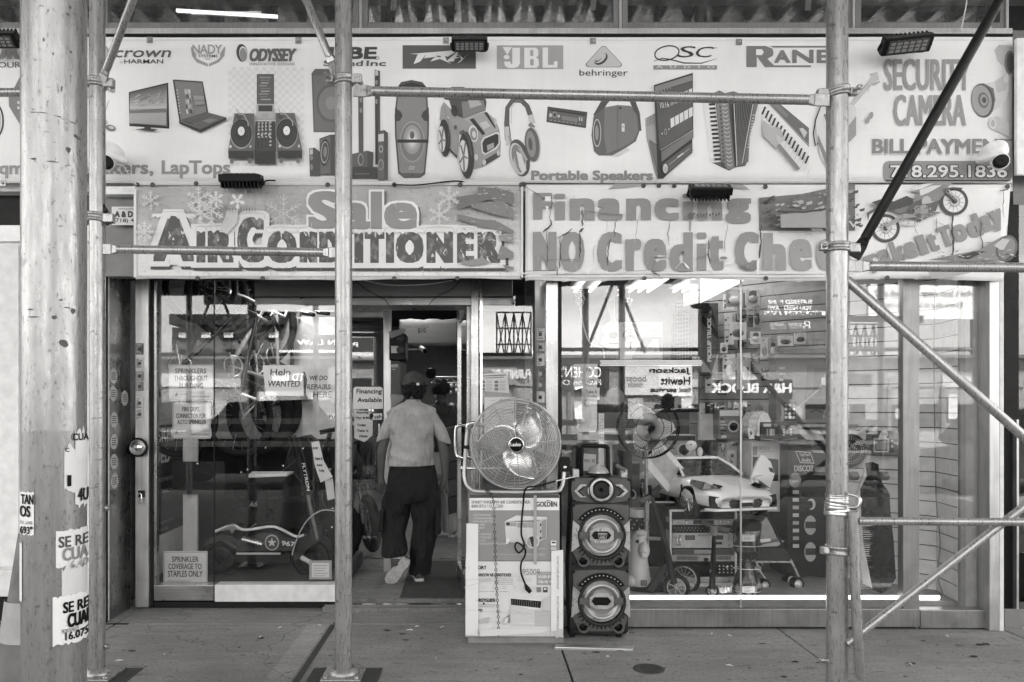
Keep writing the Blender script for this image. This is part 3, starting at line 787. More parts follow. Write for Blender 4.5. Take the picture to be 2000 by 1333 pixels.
# left edge of the banner, mostly behind the street pole
tx('PROSOUR',-150,40,83,117,.3,bold=.07);tx('FOR YOUR',-60,41,122,133,.14,bold=.02)
tx('Eqmt',-20,62,316,349,.26,strike=(1.1,.9));tx('Speakers,',132,300,314,349,.26,strike=(1.1,.9));tx('LapTops',316,450,314,349,.26,strike=(1.1,.9))
def phoneleft(a):
    a.rrect(-60,160,480,860,40,.2) if False else a.poly([(140,520),(100,600),(60,660),(62,730),(140,860),(220,860),(220,500)],.2)
    a.ring(-40,830,62,120,12,.06);a.ring(-40,830,46,104,3,.3)
    for k in (705,742):a.ell(128,k,9,10,.6)
pic(phoneleft,0,0,S)
def antenna(a):
    a.line([(748,690),(700,820)],4,.3);a.ell(700,840,40,22,.35);a.ell(700,834,34,14,.5);a.ring(680,750,36,55,2,.4);a.ell(760,880,36,22,.16,15);a.ell(765,876,20,10,.5,15);a.ell(775,625,16,16,.3)
pic(antenna,0,0,S)
def tv(a):
    a.poly([(883,633),(1153,568),(1160,884),(887,866)],.05);a.poly([(892,640),(1145,582),(1148,870),(894,852)],.34)
    for i in range(9):
        t=i/9;a.poly([(892,640+t*110),(1145,582+t*165),(1145,582+(t+.12)*165),(892,640+(t+.12)*110)],.12+.045*i)
    rnd=random.Random(5)
    for i in range(26):
        x,y=rnd.uniform(905,1130),rnd.uniform(650,740);a.line([(x,y),(x+rnd.uniform(10,40),y-rnd.uniform(8,30))],rnd.uniform(2,7),rnd.choice([.3,.45,.55,.2]))
    a.poly([(893,768),(1147,752),(1148,780),(893,786)],.16);a.poly([(893,786),(1148,780),(1148,870),(894,852)],.36)
    for i in range(5):a.line([(893,800+i*12),(1148,796+i*16)],3,.42)
    a.poly([(1000,872),(1040,875),(1045,893),(1092,898),(1060,909),(932,897),(1000,888)],.05)
pic(tv,0,0,S)
def laptop(a):
    a.poly([(1184,549),(1195,547),(1390,560),(1428,776),(1230,838)],.06);a.poly([(1197,558),(1384,570),(1416,770),(1240,824)],.2)
    a.poly([(1262,610),(1308,613),(1328,775),(1280,788)],.3)
    for i in range(3):
        for j in range(5):a.poly([(1266+j*3+i*14,618+j*34),(1277+j*3+i*14,619+j*34),(1280+j*3+i*14,645+j*34),(1269+j*3+i*14,645+j*34)],(.5,.14,.42,.08,.6)[(i*2+j) % 5])
    a.poly([(1328,660),(1400,664),(1404,690),(1333,690)],.3);a.poly([(1334,696),(1405,694),(1410,720),(1340,730)],.26)
    for j in range(8):a.rect(1214+j*3,1222+j*3,620+j*22,630+j*22,.5)
    a.poly([(1230,838),(1430,778),(1556,812),(1375,895)],.12);a.poly([(1230,838),(1375,895),(1556,812),(1556,830),(1378,917),(1238,856)],.05)
    a.poly([(1262,838),(1424,786),(1478,800),(1322,858)],.05)
    for j in range(5):a.line([(1275+j*14,838+j*5),(1430+j*12,789+j*3)],2,.3)
    a.poly([(1395,838),(1450,818),(1500,830),(1440,855)],.2)
pic(laptop,0,0,S)
def dj(a):
    for i in range(20):
        for j in range(26):
            if (i+j) % 2:a.poly([(56+i*26,462+j*26),(82+i*26,462+j*26),(82+i*26,488+j*26),(56+i*26,488+j*26)],.66,False)
    a.k += a.EPS
    a.rect(252,369,510,715,.06);a.rect(258,364,516,710,.12)
    for j in range(9):a.rect(270+(j % 3)*6,350-(j % 4)*9,530+j*19,538+j*19,(.3,.2,.4)[j % 3])
    a.poly([(252,716),(369,716),(376,822),(248,822)],.42);a.rect(264,360,726,768,.06);a.rect(288,336,782,812,.36)
    a.poly([(246,836),(380,836),(388,1042),(240,1042)],.08)
    for i in range(4):
        a.rect(262+i*26,268+i*26,850,905,.4)
        for j in range(5):a.ell(268+i*26,850+j*24,7,7,.45)
        a.rect(258+i*26,270+i*26,920+(i % 2)*8,930+(i % 2)*8,.62);a.line([(266+i*26,950),(266+i*26,1020)],4,.03)
    for j in range(7):a.ell(352,850+j*26,8,8,.4)
    a.rect(244,388,1042,1134,.05)
    for x0,x1,sx in ((70,238,0),(390,570,1)):
        q=[(108,790),(243,790),(238,1045),(64,1045)] if not sx else [(388,790),(520,790),(570,1045),(402,1045)]
        a.poly(q,.13);a.poly([q[3],q[2],(q[2][0]-2,1100),(q[3][0]+4,1100)],.05)
        for x in (q[3][0]+25,q[2][0]-28):a.poly([(x-14,1096),(x+14,1096),(x+10,1132),(x-10,1132)],.14)
        cx=155 if not sx else 466
        a.ell(cx,930,76,104,.3);a.ell(cx,926,72,96,.05)
        for k in (60,50,40):a.ring(cx,926,k,k*1.33,1.5,.14)
        a.ell(cx,912,23,31,.7);a.ell(cx,912,3,4,.2)
        xx=(122,200) if not sx else (408,505)
        a.ell(xx[0]+18,812,18,24,.07);a.line([(xx[0],760),(xx[0]+20,800),(xx[0]+50,800),(xx[1],850),(xx[1]+4,880)],7,.4)
        a.ell(q[3][0]+18,1018,9,11,.55);a.ell(q[2][0]-20,1018,8,10,.5)
pic(dj,430,0,S);tx('Pioneer',508.5,531,310,318,.7,off=.02,bold=.01)
def speakers(a):
    a.poly([(626,505),(650,474),(800,474),(800,908),(640,908)],.12);a.poly([(640,520),(800,520),(800,900),(648,900)],.17);a.ell(762,710,105,130,.13);a.ell(762,710,88,112,.2);a.ell(762,710,40,46,.26)
    a.poly([(945,552),(980,560),(982,1050),(950,1050)],.1);a.poly([(1060,480),(1096,490),(1098,1130),(1064,1130)],.1);a.poly([(1060,480),(1096,490),(1088,500),(1082,1130),(1064,1130)],.06)
    a.poly([(1062,490),(1082,480),(1084,520),(1064,524)],.5)
    for x,y in ((965,690),(965,760),(1072,570),(1072,700)):a.ell(x,y,9,18,.26)
    a.poly([(612,1022),(650,1016),(690,1048),(690,1210),(616,1212)],.08);a.poly([(616,1030),(636,1022),(638,1060),(618,1064)],.5);a.ell(628,1085,10,18,.22);a.ell(628,1150,10,22,.2)
    a.poly([(682,955),(756,928),(800,928),(800,1205),(690,1205)],.07);a.poly([(684,965),(756,938),(758,1190),(690,1198)],.14);a.ell(718,1050,34,92,.05,3);a.ell(718,1050,28,78,.3,3);a.ell(720,1048,22,66,.08,3);a.ell(722,1046,12,38,.22,3)
    a.poly([(900,1062),(1010,1038),(1052,1050),(1048,1170),(900,1180)],.13);a.poly([(1010,1038),(1052,1050),(1048,1160),(1012,1168)],.07);a.ell(964,1100,20,42,.3);a.ell(966,1100,13,32,.1)
    a.rect(800,1080,1150,1228,.06)
    for i in range(8):a.rect(930+i*12,936+i*12,1196,1200,.4)
    a.poly([(1082,908),(1128,900),(1152,918),(1152,1238),(1084,1240)],.07);a.poly([(1084,916),(1126,908),(1126,1236),(1086,1238)],.12);a.poly([(1086,930),(1124,924),(1124,976),(1086,980)],.55);a.ell(1104,1030,14,26,.34);a.ell(1104,1030,8,15,.1);a.ell(1104,1138,20,38,.3);a.ell(1104,1138,15,30,.14)
pic(speakers,430,0,S)
def party(a):
    out=[(1215,600),(1240,565),(1310,550),(1385,565),(1415,600),(1425,740),(1432,790),(1430,930),(1405,1195),(1370,1220),(1260,1222),(1220,1190),(1198,930),(1196,790),(1200,740)]
    a.poly(out,.07);a.poly([(1312+(x-1312)*.9,900+(y-900)*.95) for x,y in out],.22)
    a.poly([(1225,590),(1310,565),(1400,590),(1400,612),(1225,612)],.05)
    a.poly([(1198,740),(1240,770),(1250,800),(1230,830),(1198,835)],.06);a.poly([(1430,740),(1390,770),(1378,800),(1400,830),(1430,835)],.06)
    for k,v in ((100,.3),(92,.18),(70,.3),(52,.38),(38,.5),(26,.62)):a.ell(1316,960 if k<90 else 975,k*.86,k*1.42,v)
    a.ell(1316,930,16,26,.12);a.rect(1215,1428,960,982,.04);a.poly([(1222,1190),(1400,1190),(1368,1218),(1262,1220)],.1);a.ell(1316,1205,5,7,.03)
pic(party,430,0,S);tx('OX',799,810,326,333,.6,off=.012,shear=.3)
def car(a):
    a.poly([(55,680),(100,640),(110,598),(190,598),(330,640),(352,700),(345,760),(190,815),(120,770),(95,690)],.07)
    a.poly([(180,700),(330,690),(345,755),(192,810)],.2);a.poly([(225,690),(300,690),(320,720),(240,745)],.4)
    a.poly([(40,735),(60,700),(130,775),(190,815),(345,765),(410,820),(440,890),(450,985),(445,1075),(325,1148),(260,1165),(245,1060),(215,950),(165,920),(150,1090),(85,1010),(70,900),(30,820)],.3)
    a.poly([(190,815),(345,765),(410,820),(438,890),(330,935),(300,880)],.36)
    a.poly([(235,822),(262,812),(345,920),(325,930)],.05);a.poly([(335,775),(356,772),(412,870),(412,888)],.05);a.poly([(262,812),(335,775),(395,870),(345,905)],.34);a.poly([(300,850),(350,830),(380,868),(332,890)],.5)
    a.poly([(312,980),(330,945),(420,908),(440,915),(442,990),(420,1025),(340,1065),(320,1050)],.6);a.poly([(322,985),(338,955),(418,920),(434,928),(434,985),(412,1015),(345,1055),(328,1042)],.05);a.poly([(354,1000),(402,980),(404,1015),(358,1038)],.3)
    a.ell(262,920,32,58,.66,-8);a.ell(264,922,24,46,.24,-8);a.ell(266,926,13,24,.6,-8)
    a.ell(280,1082,13,22,.55);a.ell(412,838,9,22,.5)
    a.poly([(322,1140),(330,1105),(440,1040),(444,1075),(345,1135)],.06);a.ell(336,1118,12,20,.5);a.ell(432,1055,10,18,.5)
    a.ell(132,765,22,38,.04,-8);a.line([(150,790),(180,800)],8,.05)
    for cx,cy,rx,ry in ((55,958,36,122),(204,1076,47,152)):
        a.ell(cx+10,cy-6,rx*1.1,ry*1.06,.05,-3);a.ell(cx-6,cy,rx*.78,ry*.8,.06,-3);a.ell(cx-9,cy,rx*.66,ry*.72,.6,-3)
        for k in range(5):
            t=k*72+10;a.line([(cx-9,cy),(cx-9+rx*.6*math.cos(R(t)),cy+ry*.68*math.sin(R(t)))],10,.16)
        a.ell(cx-9,cy,rx*.14,ry*.13,.2)
    a.poly([(85,1010),(150,1075),(150,1092),(85,1030)],.05);a.ell(140,882,10,16,.07);a.ell(88,815,12,6,.5,20)
    a.line([(60,740),(95,860),(90,1000)],2,.12);a.line([(170,920),(190,905),(230,960),(250,1080)],16,.08)
pic(car,850,0,S)
def phones(a):
    a.line([(500,960),(490,850),(495,740),(530,690),(590,690),(630,730),(655,800)],[44,36,30,34,36,34,36],.1)
    a.line([(520,850),(522,740),(560,690),(600,700)],3,.3)
    a.line([(490,870),(500,1000)],30,.5);a.line([(505,930),(528,1000)],18,.3);a.line([(652,790),(668,850)],38,.5);a.line([(645,850),(676,880)],28,.2)
    a.ell(664,995,50,118,.12,-6);a.ell(656,990,32,90,.24,-6);a.ell(652,990,14,44,.1,-6);a.ring(672,995,46,118,6,.5,-6,a0=-90,a1=90)
    a.ell(578,1085,66,130,.08,-14);a.ell(566,1092,52,112,.5,-14);a.ell(570,1090,42,98,.2,-14)
    a.poly([(555,1040),(590,1060),(625,1170),(600,1195),(575,1150)],.6);a.poly([(540,1070),(560,1150),(585,1195),(560,1180),(535,1120)],.42);a.poly([(560,1010),(600,1035),(635,1100),(620,1110),(590,1060)],.34)
pic(phones,850,0,S)
def deck(a):
    a.poly([(770,732),(1042,770),(1032,880),(762,838)],.06);a.poly([(780,745),(1032,782),(1024,868),(772,828)],.12)
    a.poly([(784,748),(1028,784),(1027,796),(783,760)],.04);a.poly([(868,795),(975,812),(972,840),(865,822)],.2)
    for x,y,w_,h_ in ((782,780,16,24),(838,790,16,18),(1000,808,8,26),(984,805,8,26)):a.rect(x,x+w_,y,y+h_,.5)
    a.ell(818,790,16,22,.28);a.ell(818,790,10,14,.06)
    for i in range(8):a.rect(786+i*28,800+i*28,826+i*4,830+i*4,.4)
pic(deck,850,0,S)
def boom(a):
    a.line([(1100,800),(1160,700),(1200,660),(1300,645),(1350,690),(1385,780),(1400,900)],[40,46,40,34,40,34,26],.09)
    a.poly([(1085,800),(1160,738),(1250,722),(1340,728),(1385,790),(1400,900),(1375,970),(1300,1020),(1215,1068),(1120,1068),(1088,1040),(1070,930)],.13)
    a.poly([(1160,738),(1250,722),(1340,728),(1380,800),(1388,900),(1360,965),(1280,1010),(1175,1055),(1155,930)],.18)
    for i in range(7):a.line([(1185+i*28,745-i*2),(1180+i*29,1040-i*14)],2,.15)
    a.line([(1248,724),(1246,1040)],3,.1)
    a.ell(1108,915,28,96,.5);a.ell(1108,915,23,88,.1);a.ell(1106,915,13,52,.26)
    a.rect(1276,1296,852,906,.6);a.rect(1280,1292,868,878,.3);a.ell(1266,745,11,7,.06);a.poly([(1215,1068),(1310,1018),(1330,1030),(1250,1075)],.55)
pic(boom,850,0,S)
tx('Portable Speakers',1037.5,1275,333.5,358.5,.22,strike=(1.3,.9))
def unit(a):
    a.poly([(34,815),(105,775),(120,1228),(100,1190),(42,940)],.34)
    for i in range(5):
        for j in range(4):a.ell(52+i*10,815+j*16-i*4,3,4,.1)
    a.poly([(60,960),(120,1000),(120,1200),(90,1100)],.14)
    a.poly([(93,590),(358,506),(362,950),(355,958),(355,1050),(180,1205),(155,1230),(118,1230),(108,900)],.05)
    a.poly([(100,600),(352,520),(354,560),(100,640)],.22);a.poly([(104,645),(352,565),(354,890),(132,1035)],.1)
    for i in range(5):a.poly([(205+i*31,822-i*17),(231+i*31,808-i*17),(233+i*31,868-i*17),(208+i*31,884-i*17)],.62)
    for i in range(5):a.poly([(205+i*31,680-i*14),(228+i*31,670-i*14),(229+i*31,722-i*14),(206+i*31,734-i*14)],(.3,.6,.2,.6,.6)[i])
    for i in range(4):a.rect(140+i*20,145+i*20,630-i*6,636-i*6,.5)
    a.ell(170,912,10,20,.4);a.ell(170,912,7,15,.1);a.rect(142,150,920,930,.6);a.rect(190,196,890,900,.6)
    a.line([(136,1040),(358,900)],6,.3);a.poly([(140,1050),(356,905),(356,955),(142,1120)],.16);a.poly([(145,1135),(352,985),(354,1045),(180,1200),(150,1190)],.1)
    a.ell(168,1165,16,32,.55);a.ell(170,1170,12,24,.4);a.line([(190,1140),(330,1030)],3,.4);a.line([(250,1090),(290,1060)],8,.6)
pic(unit,1250,0,3.509)
tx('10:16',1288,1305,202,213,.7,off=.02,rot=-10)
def accordion(a):
    a.poly([(500,640),(545,622),(580,640),(640,628),(720,655),(800,710),(785,830),(740,950),(735,1110),(720,1140),(650,1150),(610,1172),(560,1150),(480,1110),(430,700)],.13)
    a.poly([(430,700),(518,690),(555,1112),(480,1118)],.66)
    for i in range(14):
        y=712+i*29;x=470+i*2.9
        a.poly([(x,y),(x+44,y-3),(x+45,y+12),(x+1,y+14)],.04)
    a.poly([(518,690),(600,680),(650,1155),(600,1165),(555,1112)],.22)
    for i in range(16):
        y=712+i*28;a.ring(575+i*2.2,y,16,11,5,.55,a0=0,a1=180);a.ell(545+i*1.6,y,7,9,.1)
    a.poly([(632,700),(772,690),(690,1130),(652,1150)],.06)
    for i in range(9):a.line([(650+i*13,700),(655+i*4.2,1140)],2,.26)
    a.line([(632,700),(654,1150)],5,.6);a.line([(768,700),(690,1130)],5,.6)
    a.poly([(772,700),(800,715),(740,950),(732,1120),(700,1130)],.17)
    for i in range(12):a.rect(760-i*3.5,775-i*3.5,800+i*20,808+i*20,.5)
pic(accordion,1250,0,3.509)
def keys(a):
    a.poly([(834,770),(880,715),(925,715),(1157,880),(1157,1168),(1040,1168),(834,910)],.7)
    a.poly([(880,715),(960,715),(1157,880),(1157,1010)],.14);a.poly([(905,722),(945,718),(1020,790),(1000,810)],.2);a.poly([(1090,885),(1115,878),(1145,910),(1125,950)],.5)
    a.line([(885,718),(1157,1000)],5,.4)
    for i in range(14):
        x,y=858+i*22.5,735+i*26
        a.line([(x,y),(x-22,y+52)],13,.04)
    for i in range(15):
        x,y=850+i*22.5,745+i*26;a.line([(x,y+40),(x-28,y+100)],1.5,.3)
    a.poly([(834,830),(900,880),(945,880),(972,920),(970,970),(950,985),(945,1005),(925,1030),(890,990),(834,935)],.4)
    a.poly([(925,930),(968,955),(962,985),(940,990)],.5);a.line([(940,1000),(1080,1170)],26,.2)
pic(keys,1250,0,3.509)
def guitarpic(a):
    a.poly([(395,570),(430,515),(470,510),(480,545),(440,575),(330,700),(250,790),(230,770)],.5)
    for i in range(6):a.line([(420+i*9,520-i*2),(416+i*9,508-i*2)],4,.2);a.line([(436+i*8,578-i*4),(440+i*8,592-i*4)],4,.2)
    a.line([(396,575),(300,690)],3,.2);a.line([(410,590),(400,640)],2,.3)
    a.poly([(60,740),(250,700),(318,740),(318,900),(280,960),(230,1020),(150,1150),(128,1180),(70,1060),(40,870)],.62)
    a.poly([(318,800),(318,930),(260,990),(240,900)],.3);a.poly([(60,990),(128,1180),(160,1150),(110,1050),(55,920)],.22)
    a.line([(75,735),(40,830),(25,920),(40,1005),(60,985)],8,.05);a.poly([(95,790),(118,782),(150,880),(132,890)],.2)
    for x,y in ((396,830),(420,797)):a.ell(x,y,14,25,.3,12)
    a.ring(358,858,22,28,2,.62)
pic(guitarpic,1580,0,S)
for dy,v,o in ((1.6,.7,.003),(0,.28,.0055)):
    tx('SECURITY',1725+dy,1895+dy,116+dy*.9,178+dy*.9,v,strike=(1.5,.8),off=o);tx('CAMERA',1744+dy,1886+dy,186+dy*.9,247+dy*.9,v,strike=(1.6,.8),off=o)
for dy,v,o in ((2.2,.4,.003),(1.3,.68,.0045),(0,.22,.006)):
    tx('BILL PAYMENT',1703+dy*.3,1976+dy*.3,272+dy,301+dy*1.2,v,strike=(1.2,.9),off=o)
A=Art(YB,.002);A.rrect(1724,1976,315,357,12,.26);A.rect(1903,1972,318,350,.2);A.build('printed_panel',main)
tx('718.295.1836',1736,1968,322,349,.05,bold=.085,off=.0045);tx('718.295.1836',1738,1966,323.5,347.5,.68,bold=.03,off=.006)
def cams(a):
    a.poly([(1270,345),(1300,308),(1400,320),(1400,480),(1340,465),(1290,415)],.46);a.ell(1375,430,38,82,.2);a.ell(1380,432,28,66,.1)
    a.poly([(1180,580),(1270,560),(1345,512),(1370,600),(1345,690),(1300,740),(1210,800)],.6);a.poly([(1270,560),(1345,512),(1365,545),(1345,620),(1285,640)],.5)
    a.poly([(1190,572),(1262,610),(1275,690),(1245,770),(1200,808),(1130,700)],.16);a.ell(1188,692,78,118,.1,-8);a.ell(1180,692,68,106,.32,-8);a.ell(1192,690,36,54,.14,-8);a.ell(1195,690,26,40,.3,-8);a.ell(1196,690,14,20,.08,-8)
    a.poly([(1240,810),(1290,800),(1365,840),(1365,940),(1310,915),(1235,880)],.5);a.ell(1255,850,26,42,.6);a.ell(1255,850,14,24,.4);a.ell(1345,545,18,30,.62)
pic(cams,1580,0,S)
# small fixing plates and grommets
def fixing(px,py,Y,par,lab=None):
    b=MB();c=P(px,py,Y);b.box(c.x-.02,c.x+.02,Y-.006,Y-.001,c.z-.02,c.z+.02);b.lathe(c+Vector((0,-.012,0)),(0,-1,0),[(.011,-.006),(.011,0),(.004,.002)],10);b.build('fixing_plate',M_steel,par)
for x,y in ((293,79),(583,80),(1443,83),(871,80),(1158,81),(6,358)):fixing(x,y,YB,main)
def grommet(px,py,Y,par):
    b=MB();b.torus(P(px,py,Y-.004),(0,1,0),.0115,.004,16,6);b.lathe(P(px,py,Y-.003),(0,-1,0),[(.0095,0),(.009,.003)],12)
    b.build('grommet',grey(.12,.4,.6),par)
# --- sale banner
YSb=5.09
sale=thing('sale_banner','worn grey air conditioner sale banner with snowflakes hanging over the entrance','banner',(XX(640,YSb),YSb,2.7))
m_sale=ink(.42)
b=MB();nx,nz=90,24;vs=[]
for j in range(nz+1):
    for i in range(nx+1):
        u,t=i/nx,j/nz
        x=263+757*u+(3 if (j % 7==3 and i==0) else 0);y=359+187*t-(2.2*math.sin(u*9)+1.2*math.sin(u*31))*(1 if j==nz else 0)*.7
        dep=.006*math.sin(u*23+t*4)*math.exp(-t*5)+.004*math.sin(u*7+t*11)*(1-t)
        vs.append(P(x,y,YSb+.008+dep))
b.add(vs,[(j*(nx+1)+i,(j+1)*(nx+1)+i,(j+1)*(nx+1)+i+1,j*(nx+1)+i+1) for j in range(nz) for i in range(nx)],True)
m,n_,p_=newmat('faded_print')
g=n_.nodes.new('ShaderNodeTexCoord');sx=n_.nodes.new('ShaderNodeSeparateXYZ');n_.links.new(g.outputs['Object'],sx.inputs[0])
f=ramp(n_,mathn(n_,'ADD',sx.outputs[2],mathn(n_,'MULTIPLY',noise(n_,4,5),.22)),-.12,.2,.62,.34)     # print runs from grey to a snowy white foot
f=mathn(n_,'MULTIPLY',f,ramp(n_,noise(n_,30,6),.56,.68,1,.8));f=mathn(n_,'MULTIPLY',f,ramp(n_,noise(n_,3,8),.3,.7,.88,1.12))
n_.links.new(tocol(n_,f),p_.inputs['Base Color']);p_.inputs['Roughness'].default_value=.45
bump(n_,p_,noise(n_,3.5,4,stretch=(.5,1,2.4)),.6,.03)
o=b.build('sheet',m,sale);mm_=o.modifiers.new('thick','SOLIDIFY');mm_.thickness=.002;mm_.offset=-1
CS=lambda:crop(180,330,4.0,YSb);CS2=lambda:crop(600,330,4.0,YSb)
a=Art(CS());a.rect(330,3360,100,112,.6);a.rect(330,3360,112,128,.5);a.rect(340,3360,836,842,.5);a.rect(326,346,160,850,.6);a.rect(3352,3366,130,850,.62);a.build('hem',sale)
def flake(a,cx,cy,r,v,k=6,w_=6):
    for i in range(k):
        t=R(i*360/k+90);c,s=math.cos(t),math.sin(t)
        a.line([(cx,cy),(cx+c*r,cy+s*r)],w_,v)
        for q in (.45,.7):
            for sg in (-1,1):
                t2=t+sg*R(50);a.line([(cx+c*r*q,cy+s*r*q),(cx+c*r*q+math.cos(t2)*r*.26,cy+s*r*q+math.sin(t2)*r*.26)],w_*.8,v)
    a.ring(cx,cy,r*.22,r*.22,w_*.7,v,n=12)
a=Art(CS(),.003)
flake(a,462,252,78,.56);flake(a,842,250,104,.58,6,9);flake(a,430,505,80,.62,8,8);flake(a,1515,370,150,.56,6,5);flake(a,960,350,110,.6,6,10);flake(a,880,370,90,.6,6,9);flake(a,1010,270,60,.62,6,10);flake(a,2794,265,90,.56,6,7);flake(a,2720,400,90,.56,6,7);flake(a,1190,300,60,.66,5,12)
tag(a.build('printed_picture',sale),kind='stuff')
def tsale(s,x0,x1,y0,y1,v,**k):return text(sale,s,x0,x1,y0,y1,CS(),v,**k)
# SALE
for dx,dy,bo,v,of in ((14,16,.09,.12,.006),(0,0,.085,.7,.0075),(0,0,.035,.25,.0095)):
    e=(bo-.035)*330
    tsale('Sale',1690-e+dx,2540+e+dx,178-e+dy,478+e+dy,v,strike=(20+e,16+e),off=of)
# AIR CONDITIONER with capped letters, pale outline, dark drop
LET=[('A',480,800,370,725),('I',818,888,485,735),('R',905,1110,480,735),('C',1135,1345,380,735),('O',1370,1600,490,738),('N',1622,1760,490,735),('D',1775,1945,490,735),('I',2050,2120,495,738),('T',2130,2285,495,738),('I',2296,2360,495,738),('O',2372,2590,495,738),('N',2612,2820,492,738),('E',2850,2985,498,738),('R',3010,3190,495,738)]
m_mott,n_,p_=newmat('icy_letter_print')
f=ramp(n_,noise(n_,15,9,stretch=(1.4,1,1)),.5,.72,.055,.24);f=mathn(n_,'MAXIMUM',f,ramp(n_,noise(n_,24,6,stretch=(1.3,1,.55)),.62,.65,0,.5))
n_.links.new(tocol(n_,f),p_.inputs['Base Color']);p_.inputs['Roughness'].default_value=.5
a=Art(CS(),.0066);a.poly([(590,640),(690,640),(735,752),(545,752)],.66);a.build('printed_outline',sale)
for L,x0,x1,y0,y1 in LET:
    text(sale,L,x0-24,x1+66,y0-10,y1+62,CS(),.06,strike=(60,46),off=.0040,name='printed_shadow');text(sale,L,x0-44,x1+44,y0-52,y1+40,CS(),.66,strike=(64,52),off=.0056,name='printed_outline')
    text(sale,L,x0,x1,y0,y1,CS(),.15,strike=(24,14),off=.0075,mat=m_mott)
a=Art(CS(),.0095)
rnd=random.Random(9)
for L,x0,x1,y0,y1 in LET:# snow caps with drips
    k=max(1,int((x1-x0)/75));pts=[(x0-8,y0-16),(x0-12,y0+16)]
    for i in range(k):
        xx=x0+(x1-x0)*(i+.5)/k;pts += [(xx-22,y0+rnd.uniform(0,8)),(xx-4,y0+rnd.uniform(14,30)),(xx+6,y0+rnd.uniform(12,26)),(xx+22,y0+rnd.uniform(-2,6))]
    pts += [(x1+10,y0+16),(x1+6,y0-16)]
    a.poly(pts,.66);a.line([(x0-8,y0+10),(x0,y0-26),((x0+x1)/2,y0-34),(x1,y0-24),(x1+8,y0+14)],2,.25)
a.poly([(1000,500),(1050,370),(1060,330),(1150,330),(1140,430),(1060,520),(1040,505)],.5)
for i in range(11):a.line([(1062+i*22,312),(1064+i*22,340+8*(i % 3))],[5,1],.12)
# cold pieces at the right: mottled dark ribbons
for p,v in (([(1840,230),(2010,205),(2010,150),(2180,165),(2290,200),(2290,290),(2090,250),(1860,325)],.15),([(1960,280),(2200,260),(2290,330),(2290,395),(2150,370),(1960,310)],.2),([(1850,362),(2040,405),(2150,412),(2290,490),(2290,512),(2060,470),(1860,405)],.18),([(2170,525),(2290,520),(2290,580),(2190,575)],.24),([(2190,600),(2290,660),(2290,700),(2160,715)],.2),([(2200,755),(2290,775),(2290,800),(2230,790)],.2),([(1860,740),(2050,700),(2110,740),(1960,768)],.24)):
    a.poly([(x+1002 if x<2300 else x,y) for x,y in p],v)
rnd=random.Random(2)
for i in range(120):
    x,y=rnd.uniform(2900,3340),rnd.choice([rnd.uniform(160,390),rnd.uniform(400,800)]);a.line([(x,y),(x+rnd.uniform(-30,30),y+rnd.uniform(-14,14))],rnd.uniform(2,6),rnd.choice([.1,.5,.6,.3]))
tag(a.build('printed_picture',sale),kind='stuff')
a=Art(CS(),.0115)
for i in range(70):# scuffs and creases
    x,y=rnd.uniform(360,3330),rnd.uniform(140,820);l=rnd.uniform(6,40)
    a.line([(x,y),(x+rnd.uniform(-.3,.3)*l,y+l),(x+rnd.uniform(-.6,.6)*l,y+1.6*l)],[1,2.4,.6],rnd.choice([.12,.66,.6,.2]))
for i in range(60):
    x,y=rnd.uniform(360,3330),rnd.uniform(770,830);a.ell(x,y,rnd.uniform(2,8),rnd.uniform(1,3),.36,rnd.uniform(-20,20),6)
tag(a.build('scuff',sale),kind='stuff')
for x,y in ((268,361),(298,361),(383,359),(640,361),(770,361),(899,361),(1018,361),(386,544),(513,544),(770,544),(893,544)):grommet(x,y,YSb,sale)
# --- financing banner
YF=5.10
fin=thing('financing_banner','cracked white financing banner with a motorcycle print over the display window','banner',(XX(1500,YF),YF,2.7))
b=MB();nx,nz=110,20;vs=[]
for j in range(nz+1):
    for i in range(nx+1):
        u,t=i/nx,j/nz;x=1026+934*u+(14*(1-t) if i==nx else 0)
        y0_=361;y1_=547+2.5*math.sin(u*14)+(2 if i % 9==0 else 0)
        dep=.006*math.sin(u*19+t*5)*(1-t)+.005*math.sin(u*31-t*9)
        vs.append(P(x,y0_+(y1_-y0_)*t,YF+.009+dep))
b.add(vs,[(j*(nx+1)+i,(j+1)*(nx+1)+i,(j+1)*(nx+1)+i+1,j*(nx+1)+i+1) for j in range(nz) for i in range(nx)],True)
o=b.build('sheet',ink(.68),fin);mm_=o.modifiers.new('thick','SOLIDIFY');mm_.thickness=.002;mm_.offset=-1
CF=lambda:crop(1000,330,4.0,YF);CG=lambda:crop(1450,330,3.636,YF)
def tfin(s,x0,x1,y0,y1,v,**k):return text(fin,s,x0,x1,y0,y1,CF(),v,**k)
for s,x0,x1,y0,y1 in (('F',165,312,190,395),('i',330,418,196,402),('n',450,645,232,402),('a',670,862,232,404),('n',890,1085,232,402),('c',1112,1302,232,404),('i',1330,1418,196,402),('n',1448,1642,232,402),('g',1668,1866,232,432),
                          ('N',165,347,494,796),('O',374,566,494,802),('C',664,858,494,802),('r',886,1008,548,796),('e',1028,1206,548,802),('d',1230,1412,498,802),('i',1440,1520,498,796),('t',1532,1652,520,796),('C',1742,1926,494,802)):
    tfin(s,x0,x1,y0,y1,.25,strike=(22,1 if s=='i' else 12))
def tg(s,x0,x1,y0,y1,v,**k):return text(fin,s,x0,x1,y0,y1,CG(),v,**k)
for s,x0,x1,y0,y1 in (('h',146,308,456,720),('e',332,492,500,726),('c',522,660,500,726),('k',672,800,456,720)):tg(s,x0,x1,y0,y1,.27,strike=(20,12))
a=Art(CF(),.004)
a.poly([(745,165),(810,118),(1000,120),(1100,118),(900,150)],.3);a.poly([(1480,122),(1800,124),(1860,168),(1700,145)],.3)
a.rect(60,2660,812,824,.6);a.rect(60,2660,842,850,.58)
a.build('hem',fin)
a=Art(CG(),.004)
